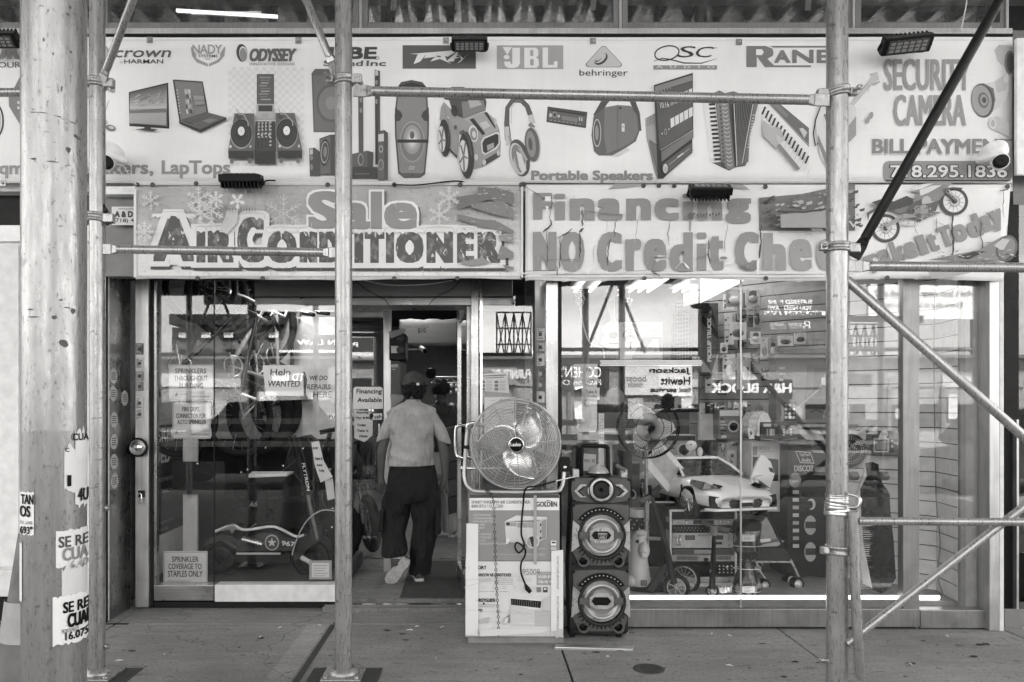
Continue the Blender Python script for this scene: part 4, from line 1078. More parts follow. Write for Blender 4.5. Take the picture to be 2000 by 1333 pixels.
a.poly([(118,208),(420,180),(610,140),(798,106),(798,440),(118,440)],.16)
rnd=random.Random(6)
for i in range(150):
    x=rnd.uniform(125,790);y=rnd.uniform(215 if x<420 else 170,430);l=rnd.uniform(10,46)
    v=.07 if (x<200 or x>720) else (.42 if 240<y<310 else rnd.choice([.12,.3,.22]))
    a.poly([(x,y),(x+l,y-l*.3),(x+l*.9,y+l*.2),(x+l*.3,y+l*.35)],v)
a.poly([(238,345),(420,330),(600,320),(610,438),(238,438)],.3);a.line([(215,325),(400,330),(610,300)],14,.06)
a.poly([(450,445),(530,445),(540,470),(455,466)],.2);a.line([(220,468),(585,478)],8,.3)
tag(a.build('printed_picture',fin),kind='stuff')
tg('Premium',455,700,350,376,.62,off=.05);tg('UHD TV',455,790,386,428,.62,bold=.02,off=.05)
a=Art(CG(),.004)
def wheel(cx,cy,r):
    a.ell(cx,cy,r,r*1.0,.06);a.ell(cx,cy,r*.78,r*.78,.6);a.ell(cx,cy,r*.72,r*.72,.68)
    for k in range(12):a.line([(cx,cy),(cx+r*.72*math.cos(R(k*30+8)),cy+r*.72*math.sin(R(k*30+8)))],3,.2)
    a.ring(cx,cy,r*.36,r*.36,5,.24);a.ell(cx,cy,r*.18,r*.18,.12)
wheel(1014,424,102);wheel(1495,236,100)
a.line([(1010,425),(1110,350),(1180,330)],30,.55);a.line([(1010,425),(1110,350)],8,.2)
a.poly([(905,245),(960,235),(1060,245),(1150,208),(1190,222),(1180,240),(1060,275),(960,270)],.08)
a.poly([(870,320),(960,265),(980,280),(890,330),(880,380)],.1)
a.poly([(1010,262),(1170,245),(1290,170),(1330,180),(1310,260),(1200,330),(1080,320)],.16)
a.poly([(1180,165),(1250,120),(1300,105),(1480,108),(1420,150),(1380,210),(1340,260),(1300,200),(1240,180)],.24);a.poly([(1180,165),(1250,120),(1340,112),(1260,150)],.6)
a.poly([(1340,160),(1440,130),(1400,180),(1350,230)],.55);a.poly([(1290,190),(1340,175),(1330,270),(1260,290)],.1)
a.poly([(1150,300),(1190,235),(1330,170),(1400,190),(1350,330),(1240,385),(1190,350)],.1);a.poly([(1180,250),(1260,150),(1420,118),(1455,150),(1380,230),(1330,250),(1270,220)],.2);a.poly([(1240,160),(1330,128),(1400,125),(1310,175),(1250,200)],.55);a.poly([(905,245),(965,225),(1060,240),(1150,200),(1200,222),(1190,262),(1060,300),(960,285)],.06);a.line([(1415,165),(1505,245)],22,.1);a.line([(1440,150),(1520,235)],8,.5);a.line([(1000,420),(1120,345),(1220,340)],26,.3);a.ell(1290,240,34,38,.4);a.poly([(1210,270),(1330,250),(1340,330),(1240,380),(1200,330)],.12);a.ell(1270,300,34,36,.3);a.ell(1225,300,26,30,.24)
a.poly([(1110,390),(1240,370),(1390,322),(1370,312),(1260,330),(1200,372)],.2);a.poly([(1105,395),(1190,380),(1240,395),(1160,412)],.6)
a.line([(1420,170),(1500,240)],13,.14);a.line([(1405,160),(1470,145),(1540,150)],10,.1)
rnd=random.Random(8)
for i in range(60):
    x=rnd.uniform(1080,1340);y=420-(x-1050)*.45+rnd.uniform(-70,40);a.line([(x,y),(x+rnd.uniform(-24,24),y+rnd.uniform(-18,18))],rnd.uniform(2,6),rnd.choice([.06,.5,.3,.1]))
# second motorcycle, torn
a.poly([(1280,660),(1380,640),(1640,590),(1720,540),(1800,495),(1860,495),(1900,550),(1880,620),(1810,665),(1500,668)],.2)
a.ring(1830,580,66,88,16,.1,20);a.poly([(1480,640),(1600,600),(1680,600),(1560,660)],.05);a.poly([(1740,560),(1800,510),(1850,520),(1800,600)],.45);a.poly([(1275,740),(1400,735),(1620,740),(1400,790),(1300,790)],.34)
for i in range(50):
    x=rnd.uniform(1300,1880);y=rnd.uniform(590,660);a.line([(x,y),(x+rnd.uniform(-30,30),y+rnd.uniform(-12,12))],rnd.uniform(2,7),rnd.choice([.06,.6,.36,.12]))
tag(a.build('printed_picture',fin),kind='stuff')
def tilt(x,y):return x,y
for s,x0,x1,y0,y1 in (('T',870,960,610,745),('a',960,1062,572,700),('k',1055,1152,508,660),('e',1150,1238,520,640),('I',1245,1305,470,615),('t',1318,1385,458,590),('T',1395,1490,405,555),('o',1492,1592,395,520),('d',1590,1690,325,490),('a',1690,1770,330,450),('y',1768,1855,290,440)):
    tg(s,x0,x1,y0,y1,.24,strike=(11,8),rot=-20)
# cracks: dark splits and lifted pale edges
a=Art(CF(),.010)
def crack(pts,wd,v=.04,fr=None):
    q=[]
    rnd=random.Random(int(pts[0][0]*7+pts[0][1]))
    for i in range(len(pts)-1):
        for k in range(5):
            t=k/5;q.append((pts[i][0]*(1-t)+pts[i+1][0]*t+rnd.uniform(-5,5),pts[i][1]*(1-t)+pts[i+1][1]*t))
    q.append(pts[-1]);n=len(q)
    a.line(q,[wd*(.35+.65*math.sin(math.pi*(i+.5)/n))*rnd.uniform(.6,1.3) for i in range(n)],v)
crack([(100,140),(180,190),(250,240)],5,.1);crack([(305,210),(312,270),(290,400)],7,.12);crack([(300,400),(310,440),(240,500)],14);crack([(262,480),(275,560),(278,700),(270,790)],6,.08)
crack([(545,320),(550,400),(545,450)],12);crack([(555,470),(525,500)],16);crack([(530,500),(532,600),(528,700)],11);crack([(470,470),(430,505),(350,545)],9);crack([(375,540),(376,700),(365,780)],10)
crack([(810,400),(795,480),(800,540)],7);crack([(990,360),(965,500),(960,550)],4,.14);crack([(1230,410),(1212,520),(1220,600)],6,.1);crack([(765,550),(745,650),(745,760)],9)
crack([(650,600),(636,640),(636,740)],4,.2);crack([(1685,430),(1660,550),(1655,660)],5,.14);crack([(1530,560),(1530,680),(1545,750)],10);crack([(1935,440),(1940,560),(1930,680),(1915,740)],12)
crack([(100,805),(200,800),(350,795)],6,.1);crack([(350,770),(354,840)],7);crack([(220,838),(400,830),(500,805)],4,.2);crack([(1080,800),(1110,820),(1150,840)],12,.1);crack([(800,840),(900,805),(1040,800),(1060,770)],4,.2);crack([(550,335),(680,350),(870,370)],5,.12);crack([(180,720),(400,712),(560,715)],4,.16)
crack([(1310,670),(1335,650)],16,.08);crack([(1420,710),(1500,690),(1535,650)],6,.14);crack([(1120,690),(1090,800)],5,.14);crack([(735,400),(737,520)],3,.2);crack([(905,340),(930,420)],3,.2)
for p in ([(1322,720),(1250,808),(1310,742)],[(1322,720),(1372,770),(1380,795),(1350,770)],[(560,800),(690,745),(610,790),(590,830)],[(745,790),(720,845),(735,800)],[(1640,760),(1740,690),(1700,750)],[(1545,770),(1560,810),(1535,800)],[(1900,730),(1925,700),(1912,840),(1902,838)],[(1130,684),(1225,688),(1130,694)],[(255,225),(300,225),(300,262),(256,258)],[(258,300),(284,305),(270,345)]):a.poly(p,.72)
for x in range(1390,1620,24):a.ell(x,362+8*((x//24) % 2),8,12,.1,20,8)
a.ell(1385,380,22,30,.1,0,10);a.poly([(1368,410),(1392,410),(1386,500),(1372,498)],.3);a.ell(1640,705,30,12,.2,0,10);a.ell(1835,765,40,24,.2,0,12)
rnd=random.Random(3)
for i in range(60):
    x,y=rnd.uniform(100,2500),rnd.uniform(180,820);l=rnd.uniform(10,60);a.line([(x,y),(x+rnd.uniform(-4,4),y+l)],[.6,1.6],rnd.choice([.2,.5,.72]))
tag(a.build('crack',fin),kind='stuff')
a=Art(CG(),.010)
crack([(1488,300),(1480,400),(1492,520),(1490,660)],15);crack([(1690,360),(1685,450),(1700,560),(1695,660)],8,.08);crack([(1850,160),(1840,260),(1850,350)],6,.12);crack([(1370,350),(1375,480)],5,.12);crack([(1020,540),(1025,640)],6,.12);crack([(1120,560),(1150,680)],5,.14);crack([(1215,410),(1240,480)],4,.16);crack([(1820,160),(1880,150)],9,.1);crack([(1700,528),(1790,530)],4,.14);crack([(1620,290),(1640,380)],3,.2);crack([(1870,400),(1865,490)],3,.2);crack([(1350,370),(1480,430)],3,.24)
for i in range(30):
    x,y=rnd.uniform(850,1900),rnd.uniform(130,780);l=rnd.uniform(10,60);a.line([(x,y),(x+rnd.uniform(-12,30),y+rnd.uniform(-10,14))],[.6,1.8],rnd.choice([.2,.5,.72]))
tag(a.build('crack',fin),kind='stuff')
for x,y in ((1022,360),(1257,363),(1287,363),(1317,363),(1495,365),(1259,544),(1020,541),(1496,544),(1733,543),(1968,365)):grommet(x,y,YF,fin)
# ================================================================== across the street: what the panes mirror
def RX(px,D,Ym=5.22):return (px-CX)*(2*Ym+D)/FPX
def RZ(py,D,Ym=5.22):return H-(py-CY)*(2*Ym+D)/FPX
def RB(name,m,par,px0,px1,py0,py1,D,d=.3,Ym=5.22):
    x0,x1=sorted((RX(px0,D,Ym),RX(px1,D,Ym)));return Bx(name,m,par,x0,x1,-D-d,-D,RZ(py1,D,Ym),RZ(py0,D,Ym))
def rtext(par,s,px0,px1,py0,py1,D,v,Ym=5.22,bold=.03):
    x0,x1=sorted((RX(px0,D,Ym),RX(px1,D,Ym)));z0,z1=RZ(py0,D,Ym),RZ(py1,D,Ym)
    mp=(lambda x,y:Vector((x1-x*(x1-x0),-D+.02,z0+(z1-z0)*y))),Vector((0,1,0))
    return text(par,s,0,1,0,1,mp,v,0,cloth=False,strike=(bold*.25,bold) if bold else None)
m_fac=grey(.3,.8,scale=2);m_fac2=grey(.2,.8,scale=2);m_win=grey(.04,.15);m_wht=grey(.7,.6)
row=thing('shop_row','low row of shops with lettered fascias across the street','shops',(0,-34,0))
D=34.0
Bx('wall',m_fac,row,-40,60,-46,-D-.3,-.4,RZ(700,D));Bx('roof',m_fac2,row,-40,60,-46,-D+.3,RZ(700,D),RZ(694,D))
for i in range(22):Bx('shop_window',m_win,row,-38+i*4.4,-34.6+i*4.4,-D-.3,-D-.15,.3,RZ(790,D))
rnd=random.Random(51)
for i in range(30):
    x=-38+i*3.1;v=rnd.choice([.05,.12,.3,.5,.65]);Bx('awning',grey(v,.6),row,x,x+rnd.uniform(1.6,2.9),-34.28,-34.21,2.7+rnd.uniform(-.2,.1),3.2+rnd.uniform(-.1,.3))
    Bx('window_poster',grey(rnd.choice([.1,.4,.6]),.6),row,x+.3,x+.3+rnd.uniform(.4,1.2),-34.14,-34.1,.8,1.2+rnd.uniform(.2,1.2));Bx('shop_pier',m_fac2,row,x-.1,x+.1,-34.28,-34.12,-.1,2.7)
for (px0,px1,py0,py1,lab) in ((972,1042,602,700,'rusty scaffold tower on the roof across the street at the left'),(1540,1625,640,700,'lattice scaffold on the roof across the street at the right'),(1672,1742,630,700,'second lattice scaffold on the roof across the street')):
    t=thing('roof_scaffold',lab,'scaffold',(RX(px0,34),-35,4),'scaffolds on the roofs across the street');x0,x1=RX(px0,34),RX(px1,34);z0,z1=RZ(py1,34),RZ(py0,34);b=MB()
    n=4
    for k in range(n+1):x=x0+(x1-x0)*k/n;b.tube([(x,-35,z0),(x,-35,z1)],.05,5)
    for k in range(4):z=z0+(z1-z0)*k/3;b.tube([(x0,-35,z),(x1,-35,z)],.05,5)
    for k in range(n):xa,xb=x0+(x1-x0)*k/n,x0+(x1-x0)*(k+1)/n;b.tube([(xa,-35.05,z0),(xb,-35.05,z1)],.04,5);b.tube([(xb,-35.1,z0),(xa,-35.1,z1)],.04,5)
    b.build('frame',M_dark,t)
RB('fascia',grey(.05,.5),row,1372,1548,742,780,D,.2);rtext(row,'H&R BLOCK',1388,1546,749,768,D,.8)
RB('fascia',grey(.08,.5),row,1088,1190,712,762,D,.2);rtext(row,"COHEN'S",1090,1174,716,738,D,.8,bold=.01);rtext(row,'Fashion Optical',1060,1174,742,756,D,.8,bold=0)
RB('fascia',grey(.6,.5),row,1213,1287,715,772,D,.2);rtext(row,'boost',1222,1262,733,746,D,.25);rtext(row,'mobile',1226,1255,746,757,D,.25)
RB('fascia',grey(.75,.5),row,1287,1352,714,774,D,.2);rtext(row,'Jackson',1268,1348,718,732,D,.02);rtext(row,'Hewitt',1290,1348,736,752,D,.02);rtext(row,'tax service',1270,1350,757,766,D,.04)
RB('fascia',grey(.12,.5),row,470,640,722,752,D,.2,5.74);rtext(row,'TD Bank',530,594,730,745,D,.8,5.74)
RB('fascia',grey(.3,.5),row,640,1010,718,752,D,.2,5.74);rtext(row,'FURNITURE',960,1036,722,740,D,.8,5.74)
apt=thing('apartment_house','old brick apartment house with dark cornice across the street','building',(-24,-60,0));D2=60.
RB('wall',grey(.16,.8,scale=2),apt,336,560,640,830,D2,10,5.74);RB('cornice',grey(.04,.7),apt,330,566,614,634,D2-1,11,5.74)
for i in range(5):
    for j in range(3):
        f_=RB('window',m_win,apt,346+i*44,370+i*44,640+j*42,662+j*42,D2-.2,.3,5.74);RB('window_sash',m_wht,apt,349+i*44,367+i*44,650+j*42,660+j*42,D2-.3,.1,5.74)
apt2=thing('tenement_block','tall pale tenement behind the law billboard across the street','building',(30,-70,0));D2=70.
RB('wall',grey(.1,.8,scale=2),apt2,1428,1660,380,840,D2,12)
for i in range(6):
    for j in range(6):RB('window',m_win,apt2,1438+i*38,1454+i*38,400+j*44,424+j*44,D2-.2,.3)
bb=thing('law_billboard','dark billboard of injury lawyers on posts across the street','billboard',(20,-40,0));D3=40.
RB('panel',grey(.06,.5),bb,1493,1612,582,654,D3,.3);RB('panel_strip',grey(.8,.5),bb,1493,1612,608,619,D3-.03,.02)
for s,a0,a1,b0,b1,v in (('SUFFERED PAIN?',1500,1586,586,594,.8),('YOU NEED LAW!',1500,1586,597,606,.8),('800-PAIN LAW',1495,1605,609,618,.03),('BURNS & HARRIS',1504,1565,631,638,.7),('ATTORNEYS AT LAW',1504,1565,640,643,.6),('B',1568,1582,627,645,.8)):
    rtext(bb,s,a0,a1,b0,b1,D3-.06,v,bold=.02 if a1-a0>70 else 0)
for x in (1510,1590):RB('post',grey(.05),bb,x,x+4,654,830,D3,.3)
b2=thing('speech_billboard','white billboard with two lines of serif text across the street','billboard',(27,-42,0));D4=42.
RB('panel',grey(.8,.6),b2,1696,1960,556,624,D4,.3);rtext(b2,'How a brain tumor. Gave birth at 57.',1706,1900,566,580,D4-.03,.2,bold=0);rtext(b2,'Every day is a day to rise.',1720,1880,590,604,D4-.03,.2,bold=0)
for x in (1720,1900):RB('post',grey(.05),b2,x,x+4,624,830,D4,.3)
b3=thing('injury_billboard','billboard with a white strip and injury lettering left across the street','billboard',(-10,-38,0));D5=38.
RB('panel',grey(.1,.5),b3,574,720,654,684,D5,.3,5.74);rtext(b3,'PAIN LAW',580,690,664,674,D5-.04,.8,5.74);RB('panel_strip',grey(.8),b3,545,720,684,692,D5-.03,.02,5.74)
for x in (600,690):RB('post',grey(.05),b3,x,x+4,684,830,D5,.3,5.74)
def street_car(x,y,L,label,v,h=1.65):
    t=thing('parked_car',label,'car',(x,y,0),'cars parked along the kerb');z0=-.15
    pr=[(-.5,.3),(-.5,.75),(-.47,.88),(-.3,.95),(-.17,1.0),(-.02,1.0),(.3,1.0),(.44,.95),(.5,.8),(.5,.3)]
    def outline(pts):return [Vector((x+u*L,y,z0+w_*h/1.65)) for u,w_ in pts]
    MB().prism([p-Vector((0,.9,0)) for p in outline(pr)],(0,1.8,0)).build('body',grey(v,.15,coat=.6),t,.06)
    MB().prism([p-Vector((0,.78,0)) for p in outline([(-.2,1.0),(-.07,1.6),(.3,1.65),(.42,1.0)])],(0,1.56,0)).build('cabin',m_win,t,.05)
    for u in (-.31,.3):
        for s in (-1,1):
            MB().lathe((x+u*L,y+s*.78,z0+.34),(0,s,0),[(.34,-.1),(.34,.1),(.2,.12),(.0,.1)],20).build('wheel',M_rub,t)
street_car(-4.6,-4.6,4.6,'black car parked across from the left show window',.015,1.8)
street_car(4.0,-4.8,4.6,'pale car parked across from the display window',.5)
street_car(10.5,-4.8,4.4,'dark grey car parked further along the kerb',.08)
# ================================================================== things in front of the shop
def PR(name,m,par,pts,Y,d,bevel=0.0):
    """solid with a measured outline at distance Y, d deep"""
    q=[P(p[0],p[1],Y) for p in pts];a=sum((q[i-1].x*q[i].z-q[i].x*q[i-1].z) for i in range(len(q)))
    if a<0:q.reverse()
    return MB().prism(q,(0,d,0)).build(name,m,par,bevel)
def cp(ox,oy,sc,pts):return [(ox+x/sc,oy+y/sc) for x,y in pts]
def flood(px0,px1,py0,py1,Y,label,up=0,skew=0,lit=False):
    c=P((px0+px1)/2,(py0+py1)/2,Y);t=thing('flood_light',label,'flood light',c,'flood lights on the sign')
    w=(px1-px0)*Y/FPX/2;h=(py1-py0)*Y/FPX;mb=grey(.015,.4)
    M=Matrix.Translation(c) @ Matrix.Rotation(R(skew),4,'Y') @ Matrix.Rotation(R(up),4,'X')
    hh=w*.35
    b=MB();b.M=M;b.box(-w,w,-.03,.02,-hh,hh);b.build('housing',mb,t,.008)
    b=MB();b.M=M;b.box(-w*.82,w*.82,-.035,-.03,-hh*.74,hh*.74);b.build('lens',grey(.12,.25),t)
    b=MB();b.M=M
    for i in range(6):
        for j in range(3):b.box(-w*.75+i*w*.26,-w*.75+i*w*.26+w*.18,-.038,-.035,-hh*.6+j*hh*.42,-hh*.6+j*hh*.42+hh*.28)
    tag(b.build('led_array',grey(.26,.3),t),kind='stuff')
    b=MB();b.M=M
    for i in range(11):b.box(-w*.9+i*w*.175,-w*.9+i*w*.175+.006,.02,.055,-hh*.9,hh*.9)
    tag(b.build('cooling_fins',mb,t),kind='stuff')
    MB().tube(smooth_path([c+Vector((-w*1.02,0,0)),c+Vector((-w*.9,.06,-.02)),c+Vector((0,.09,0)),c+Vector((w*.9,.06,-.02)),c+Vector((w*1.02,0,0))],4),.008,6).build('bracket',mb,t)
    return t
flood(882,952,72,98,5.02,'black flood light above the winged lightning logo',55)
flood(1722,1818,70,102,4.98,'large tilted black flood light above the security lettering',48,-6)
flood(430,512,338,364,5.0,'black flood light facing up under the laptops word',-80)
flood(1346,1428,362,384,4.96,'black flood light over the financing word',-58)
flood(-50,36,62,92,4.98,'flood light half hidden behind the street pole',50)
def dome(px,py,Y,label,s=1):
    t=thing('security_camera',label,'camera',P(px,py,Y),'dome cameras on the sign');c=P(px,py,Y)
    MB().lathe(c+Vector((0,.05,.06)),(0,-.45,-.55),[(.09,-.03),(.085,.0),(.05,.03)],24).build('mount',M_white,t)
    b=MB();b.M=Matrix.Translation(c+Vector((s*.02,.05,.045))) @ Matrix.Rotation(R(s*14),4,'Y');b.sphere((0,0,0),.088,20,(1.15,.8,.42));b.build('hood',M_white,t)
    MB().sphere(c,.055,18).build('ball',M_white,t)
    MB().lathe(c+Vector((s*.022,-.04,-.012)),(s*.3,-1,-.15),[(.042,-.02),(.042,.022),(.036,.026),(0,.018)],20).build('lens',M_black,t)
    return t
dome(207,318,4.98,'white dome camera beside the slim left post');dome(1953,316,4.98,'white dome camera over the phone number',-1)
# small signs
def board(name,label,cat,px0,px1,py0,py1,Y,v=.62,d=.006,rim=None,group=None):
    t=thing(name,label,cat,P((px0+px1)/2,py1,Y),group)
    PB('board',ink(v,False),t,px0,px1,py0,py1,Y,d,.0008)
    if rim is not None:
        a=Art(Y,.0008,False);a.line([(px0+2,py0+2),(px1-2,py0+2),(px1-2,py1-2),(px0+2,py1-2)],1,rim,True);a.build('printed_border',t)
    return t
def W(t,s,x0,x1,y0,y1,Y,v=.06,bold=.02,**k):return text(t,s,x0,x1,y0,y1,Y,v,bold,off=k.pop('off',.0022),cloth=False,**k)
t=board('address_sign','small white sign A & D beside the sale banner','sign',218,264,404,440,5.22)
W(t,'MANUFACTURED',232,290,407,410,5.22,.1,0);W(t,'A & D',224,260,413,425,5.22,.1,.06);W(t,'(718) 4',222,262,427,437,5.22,.1,.01)
t=board('sprinkler_sign','white enamel sign reading sprinklers throughout building','sign',330,418,713,783,5.83,.6,rim=.16,group=None)
for s,x0,x1,y0,y1 in (('SPRINKLERS',342,403,720,730),('THROUGHOUT',340,406,734,744),('BUILDING',350,397,749,759)):W(t,s,x0,x1,y0,y1,5.83,.14,.03)
def maker(t,x0,y0,Y):
    a=Art(Y,.0008,False);a.rect(x0,x0+78,y0,y0+15,.5);st=[]
    for i in range(10):rr=5 if i % 2==0 else 2;st.append((x0+10+rr*math.sin(R(i*36)),y0+7-rr*math.cos(R(i*36))))
    a.poly(st,.12);a.rect(x0+17,x0+32,y0+5,y0+8,.36);a.build('printed_mark',t)
    W(t,'718-533-6800',x0+36,x0+74,y0+9,y0+13,Y,.12,.01);W(t,'FOR SERVICE, TESTING OR INSTALLATION CALL',x0+36,x0+74,y0+3,y0+6,Y,.3,0)
maker(t,335,764,5.83)
t=board('sprinkler_sign','white enamel sign reading fire dept connection for auto sprinkler','sign',337,411,787,857,5.83,.6,rim=.16)
for s,x0,x1,y0,y1 in (('FIRE DEPT.',356,391,795,804),('CONNECTION FOR',344,402,808,817),('AUTO SPRINKLER',346,403,820,829)):W(t,s,x0,x1,y0,y1,5.83,.12,.03)
maker(t,335,838,5.83)
t=board('sprinkler_sign','white enamel sign reading sprinkler coverage to staples only','sign',319,405,1077,1140,5.79,.5,rim=.14)
for s,x0,x1,y0,y1 in (('SPRINKLER',336,388,1087,1098),('COVERAGE TO',329,394,1101,1112),('STAPLES ONLY',328,396,1115,1127),('APPROVED FIRE PREVENTION',326,372,1134,1137)):W(t,s,x0,x1,y0,y1,5.79,.1,.02 if y0<1130 else 0)
t=thing('sign_post','grey upright board behind the sprinkler signs','post',P(370,1140,5.84));PB('board',grey(.35,.6),t,357,385,857,1140,5.84,.03,.002)
t=thing('blank_plate','dark blank plate fixed over the upright board','plate',P(385,967,5.80));b=Art(5.80,.0,False)
PR('plate',grey(.03,.5),t,[(340,902),(436,902),(439,906),(439,962),(435,966),(340,966),(336,962),(336,906)],5.80,.006)
MB().sphere(P(386,906,5.795),.012,8).build('screw',M_chrome,t)
# stickers, fittings and lock on the stainless return
def on_return(y,z):return Vector((-2.5735,y,z))
sid=0
M_st=ink(.42,False)
for i,(px,py) in enumerate(((222,735),(221,769),(244,778),(223,820),(223,863),(223,902),(224,940))):
    t=thing('round_sticker',['oval white sticker, topmost in the column on the stainless panel','oval white sticker, second from the top on the stainless panel','oval white sticker standing apart to the right on the stainless panel','oval white sticker halfway down the stainless panel','oval white sticker level with the round chrome fitting','oval white sticker just below the chrome fitting','oval white sticker, lowest on the stainless panel'][i],'sticker',(-2.572,0,0),'oval locksmith stickers')
    Yp=-2.572*FPX/(px-CX);z=ZZ(py,Yp);b=MB();b.lathe((-2.5735,Yp,z),(1,0,0),[(.055,0),(.055,.001)],20);t.location=(-2.5735,Yp,z)
    b.build('label',M_st,t)
    b=MB()
    for q in (-.022,-.007,.008,.023):b.box(-2.5723,-2.5719,Yp-.035,Yp+.035,z+q-.004,z+q+.004)
    tag(b.build('printed_lines',ink(.16,False),t),kind='stuff')
for i,(py,hh,v) in enumerate(((682,22,.14),(710,20,.5),(735,18,.22),(755,18,.2),(788,22,.5),(810,22,.5))):
    lab=['dark strip sticker at the top of the left upright','pale printed sticker second from the top of the left upright','scratched sticker in the middle of the left upright','half torn sticker in the middle of the left upright','white square sticker on the left upright above another','white square sticker lowest on the left upright'][i]
    t=board('sticker',lab,'sticker',265,280,py-hh/2,py+hh/2,5.655,v,.0015,group='small stickers on the left upright')
    a=Art(5.655,.0006,False)
    rnd=random.Random(i)
    for k in range(7):a.rect(266.5,266.5+rnd.uniform(4,12),py-hh/2+2+k*hh/8,py-hh/2+3+k*hh/8,.06 if v>.3 else .5)
    a.rect(270,276,py-3,py+3,.1);a.build('printed_lines',t)
for i,(py,hh,v) in enumerate(((653,23,.6),(678,16,.5),(703,24,.6),(730,18,.14),(752,20,.16),(776,22,.6),(800,16,.45),(822,20,.2),(848,24,.5),(872,20,.45))):
    lab=['square white sticker with a printed block, topmost on the return post','round pale sticker under the topmost sticker of the return post','large white sticker with a framed block on the return post','small dark sticker with a grey block on the return post','scribbled dark sticker on the return post','white card sticker with a dark block on the return post','torn pale sticker on the return post','grey sticker just above the fan on the return post','pale sticker seen behind the fan guard','lowest pale sticker behind the fan guard'][i]
    Yq=5.4;x0,x1=1049,1064
    t=thing('sticker',lab,'sticker',P(1056,py,Yq),'stickers on the return post')
    def onp(x,y,o=.0):
        u=(x-1045)/(1066-1045);Yv=5.74+(5.24-5.74)*u;return P(x-o,y,Yv)
    b=MB();b.add([onp(x0,py-hh/2,.35),onp(x1,py-hh/2,.35),onp(x1,py+hh/2,.35),onp(x0,py+hh/2,.35)],[(0,1,2,3)]);b.build('label',ink(v,False),t)
    b=MB();rnd=random.Random(i+40)
    for k in range(5):
        y=py-hh/2+2+k*hh/5.5;x2=x0+rnd.uniform(6,13);b.add([onp(x0+1.5,y,.5),onp(x2,y,.5),onp(x2,y+1.4,.5),onp(x0+1.5,y+1.4,.5)],[(0,1,2,3)])
    b.add([onp(x0+4,py-3,.6),onp(x0+10,py-3,.6),onp(x0+10,py+4,.6),onp(x0+4,py+4,.6)],[(0,1,2,3)])
    tag(b.build('printed_lines',ink(.06 if v>.3 else .5,False),t),kind='stuff')
t=thing('standpipe_cap','round chrome fitting on the left stainless upright','fitting',P(272,874,5.62));c=P(272,874,5.64)
MB().lathe(c,(0,-1,0),[(.06,-.02),(.06,.03),(.05,.045),(.046,.03)],24,False).build('ring',M_steel,t);MB().lathe(c,(0,-1,0),[(.046,.0),(.044,.035),(.0,.04)],20).build('cap',M_chrome,t);MB().torus(c+Vector((0,-.02,0)),(0,1,0),.062,.01,20,6).build('gasket',M_black,t)
t=thing('padlock','small chrome padlock hanging on the left upright','padlock',P(273,975,5.63));c=P(273,978,5.62)
Bx('body',M_chrome,t,c.x-.018,c.x+.018,c.y-.012,c.y+.012,c.z-.025,c.z+.012,.004);MB().tube([c+Vector((-.012,0,.01)),c+Vector((-.012,0,.045)),c+Vector((0,0,.058)),c+Vector((.012,0,.045)),c+Vector((.012,0,.01))],.005,6).build('shackle',M_chrome,t);Bx('hasp',M_dark,t,c.x-.02,c.x+.02,c.y+.015,c.y+.04,c.z+.02,c.z+.07)
# scrap strip and access cover on the pavement
t=thing('metal_strip','torn foil-wrapped strip lying on the pavement by the speaker tower','strip',P(1160,1266,4.78));ym=4.80
MB().hexa([P(1083,1271,4.74)+Vector((0,0,0)),P(1236,1275,4.71),P(1239,1268,4.76),P(1085,1264,4.80)]+[p+Vector((0,0,.022)) for p in (P(1083,1271,4.74),P(1236,1275,4.71),P(1239,1268,4.76),P(1085,1264,4.80))]).build('strip',brushed(.5,.4,(3,9,9),'crumpled_strip'),t,.004)
cv=thing('access_cover','small round iron cover set in the pavement','cover',P(1267,1308,4.385));c=Vector((XX(1267,4.385),4.385,0))
MB().lathe(c,(0,0,1),[(.088,.001),(.088,.006),(.078,.007),(.076,.004),(0,.0045)],28).build('lid',grey(.12,.5,.6),cv)
b=MB()
for i in range(-3,4):b.box(c.x-.05+abs(i)*.006,c.x+.05-abs(i)*.006,c.y+i*.018-.004,c.y+i*.018+.004,.0045,.0065)
tag(b.build('relief',grey(.09,.6),cv),kind='stuff')
# ---- two air conditioner boxes
YBX=4.86
m_card=ink(.24,False);m_whitecard=ink(.6,False)
gb=thing('golden_box','dark printed carton of a smart window air conditioner on top of a white carton','box',P(1005,1095,YBX+.15))
PB('carton',m_card,gb,915,1093,967,1096,YBX,.29,.004)
a=Art(YBX,.001,False);a.rect(917,1092,973,997,.66);a.rect(917,1092,967,973,.1);a.build('printed_panel',gb)
W(gb,'SMART WINDOW AIR CONDITIONER',921,1035,978,984,YBX,.05,.0,off=.003);W(gb,'8000 BTU / 12.1 CEER',921,983,986,992,YBX,.05,0,off=.003);W(gb,'GOLDEN',1047,1088,980,990,YBX,.06,.03,off=.003)
a=Art(crop(880,900,3.418,YBX),.003,False);a.ring(655,290,24,26,4,.1,-20,a0=-200,a1=60);a.build('printed_mark',gb)
for i,s in enumerate(('QUIET PERFORMANCE','3 COOLING/FAN SPEEDS','8-WAY AIR DIRECTION','24 HR TIMER','LED DISPLAY','REMOTE','ENERGY SAVER MODE','INSULATION & SEAL','WIFI CONTROL','AUTO RESTART AFTER POWER OUTAGE')):
    W(gb,s,925,925+len(s)*2.0,1004.5+i*6.2,1008.5+i*6.2,YBX,.56,0,off=.002)
W(gb,'FOR RESIDENTIAL USE ONLY',1012,1064,1081,1084,YBX,.5,0);W(gb,'Control your AC by Smart Way,',1016,1065,1070,1074,YBX,.5,0);W(gb,'MADE IN CHINA',1028,1050,1087,1090,YBX,.4,0)
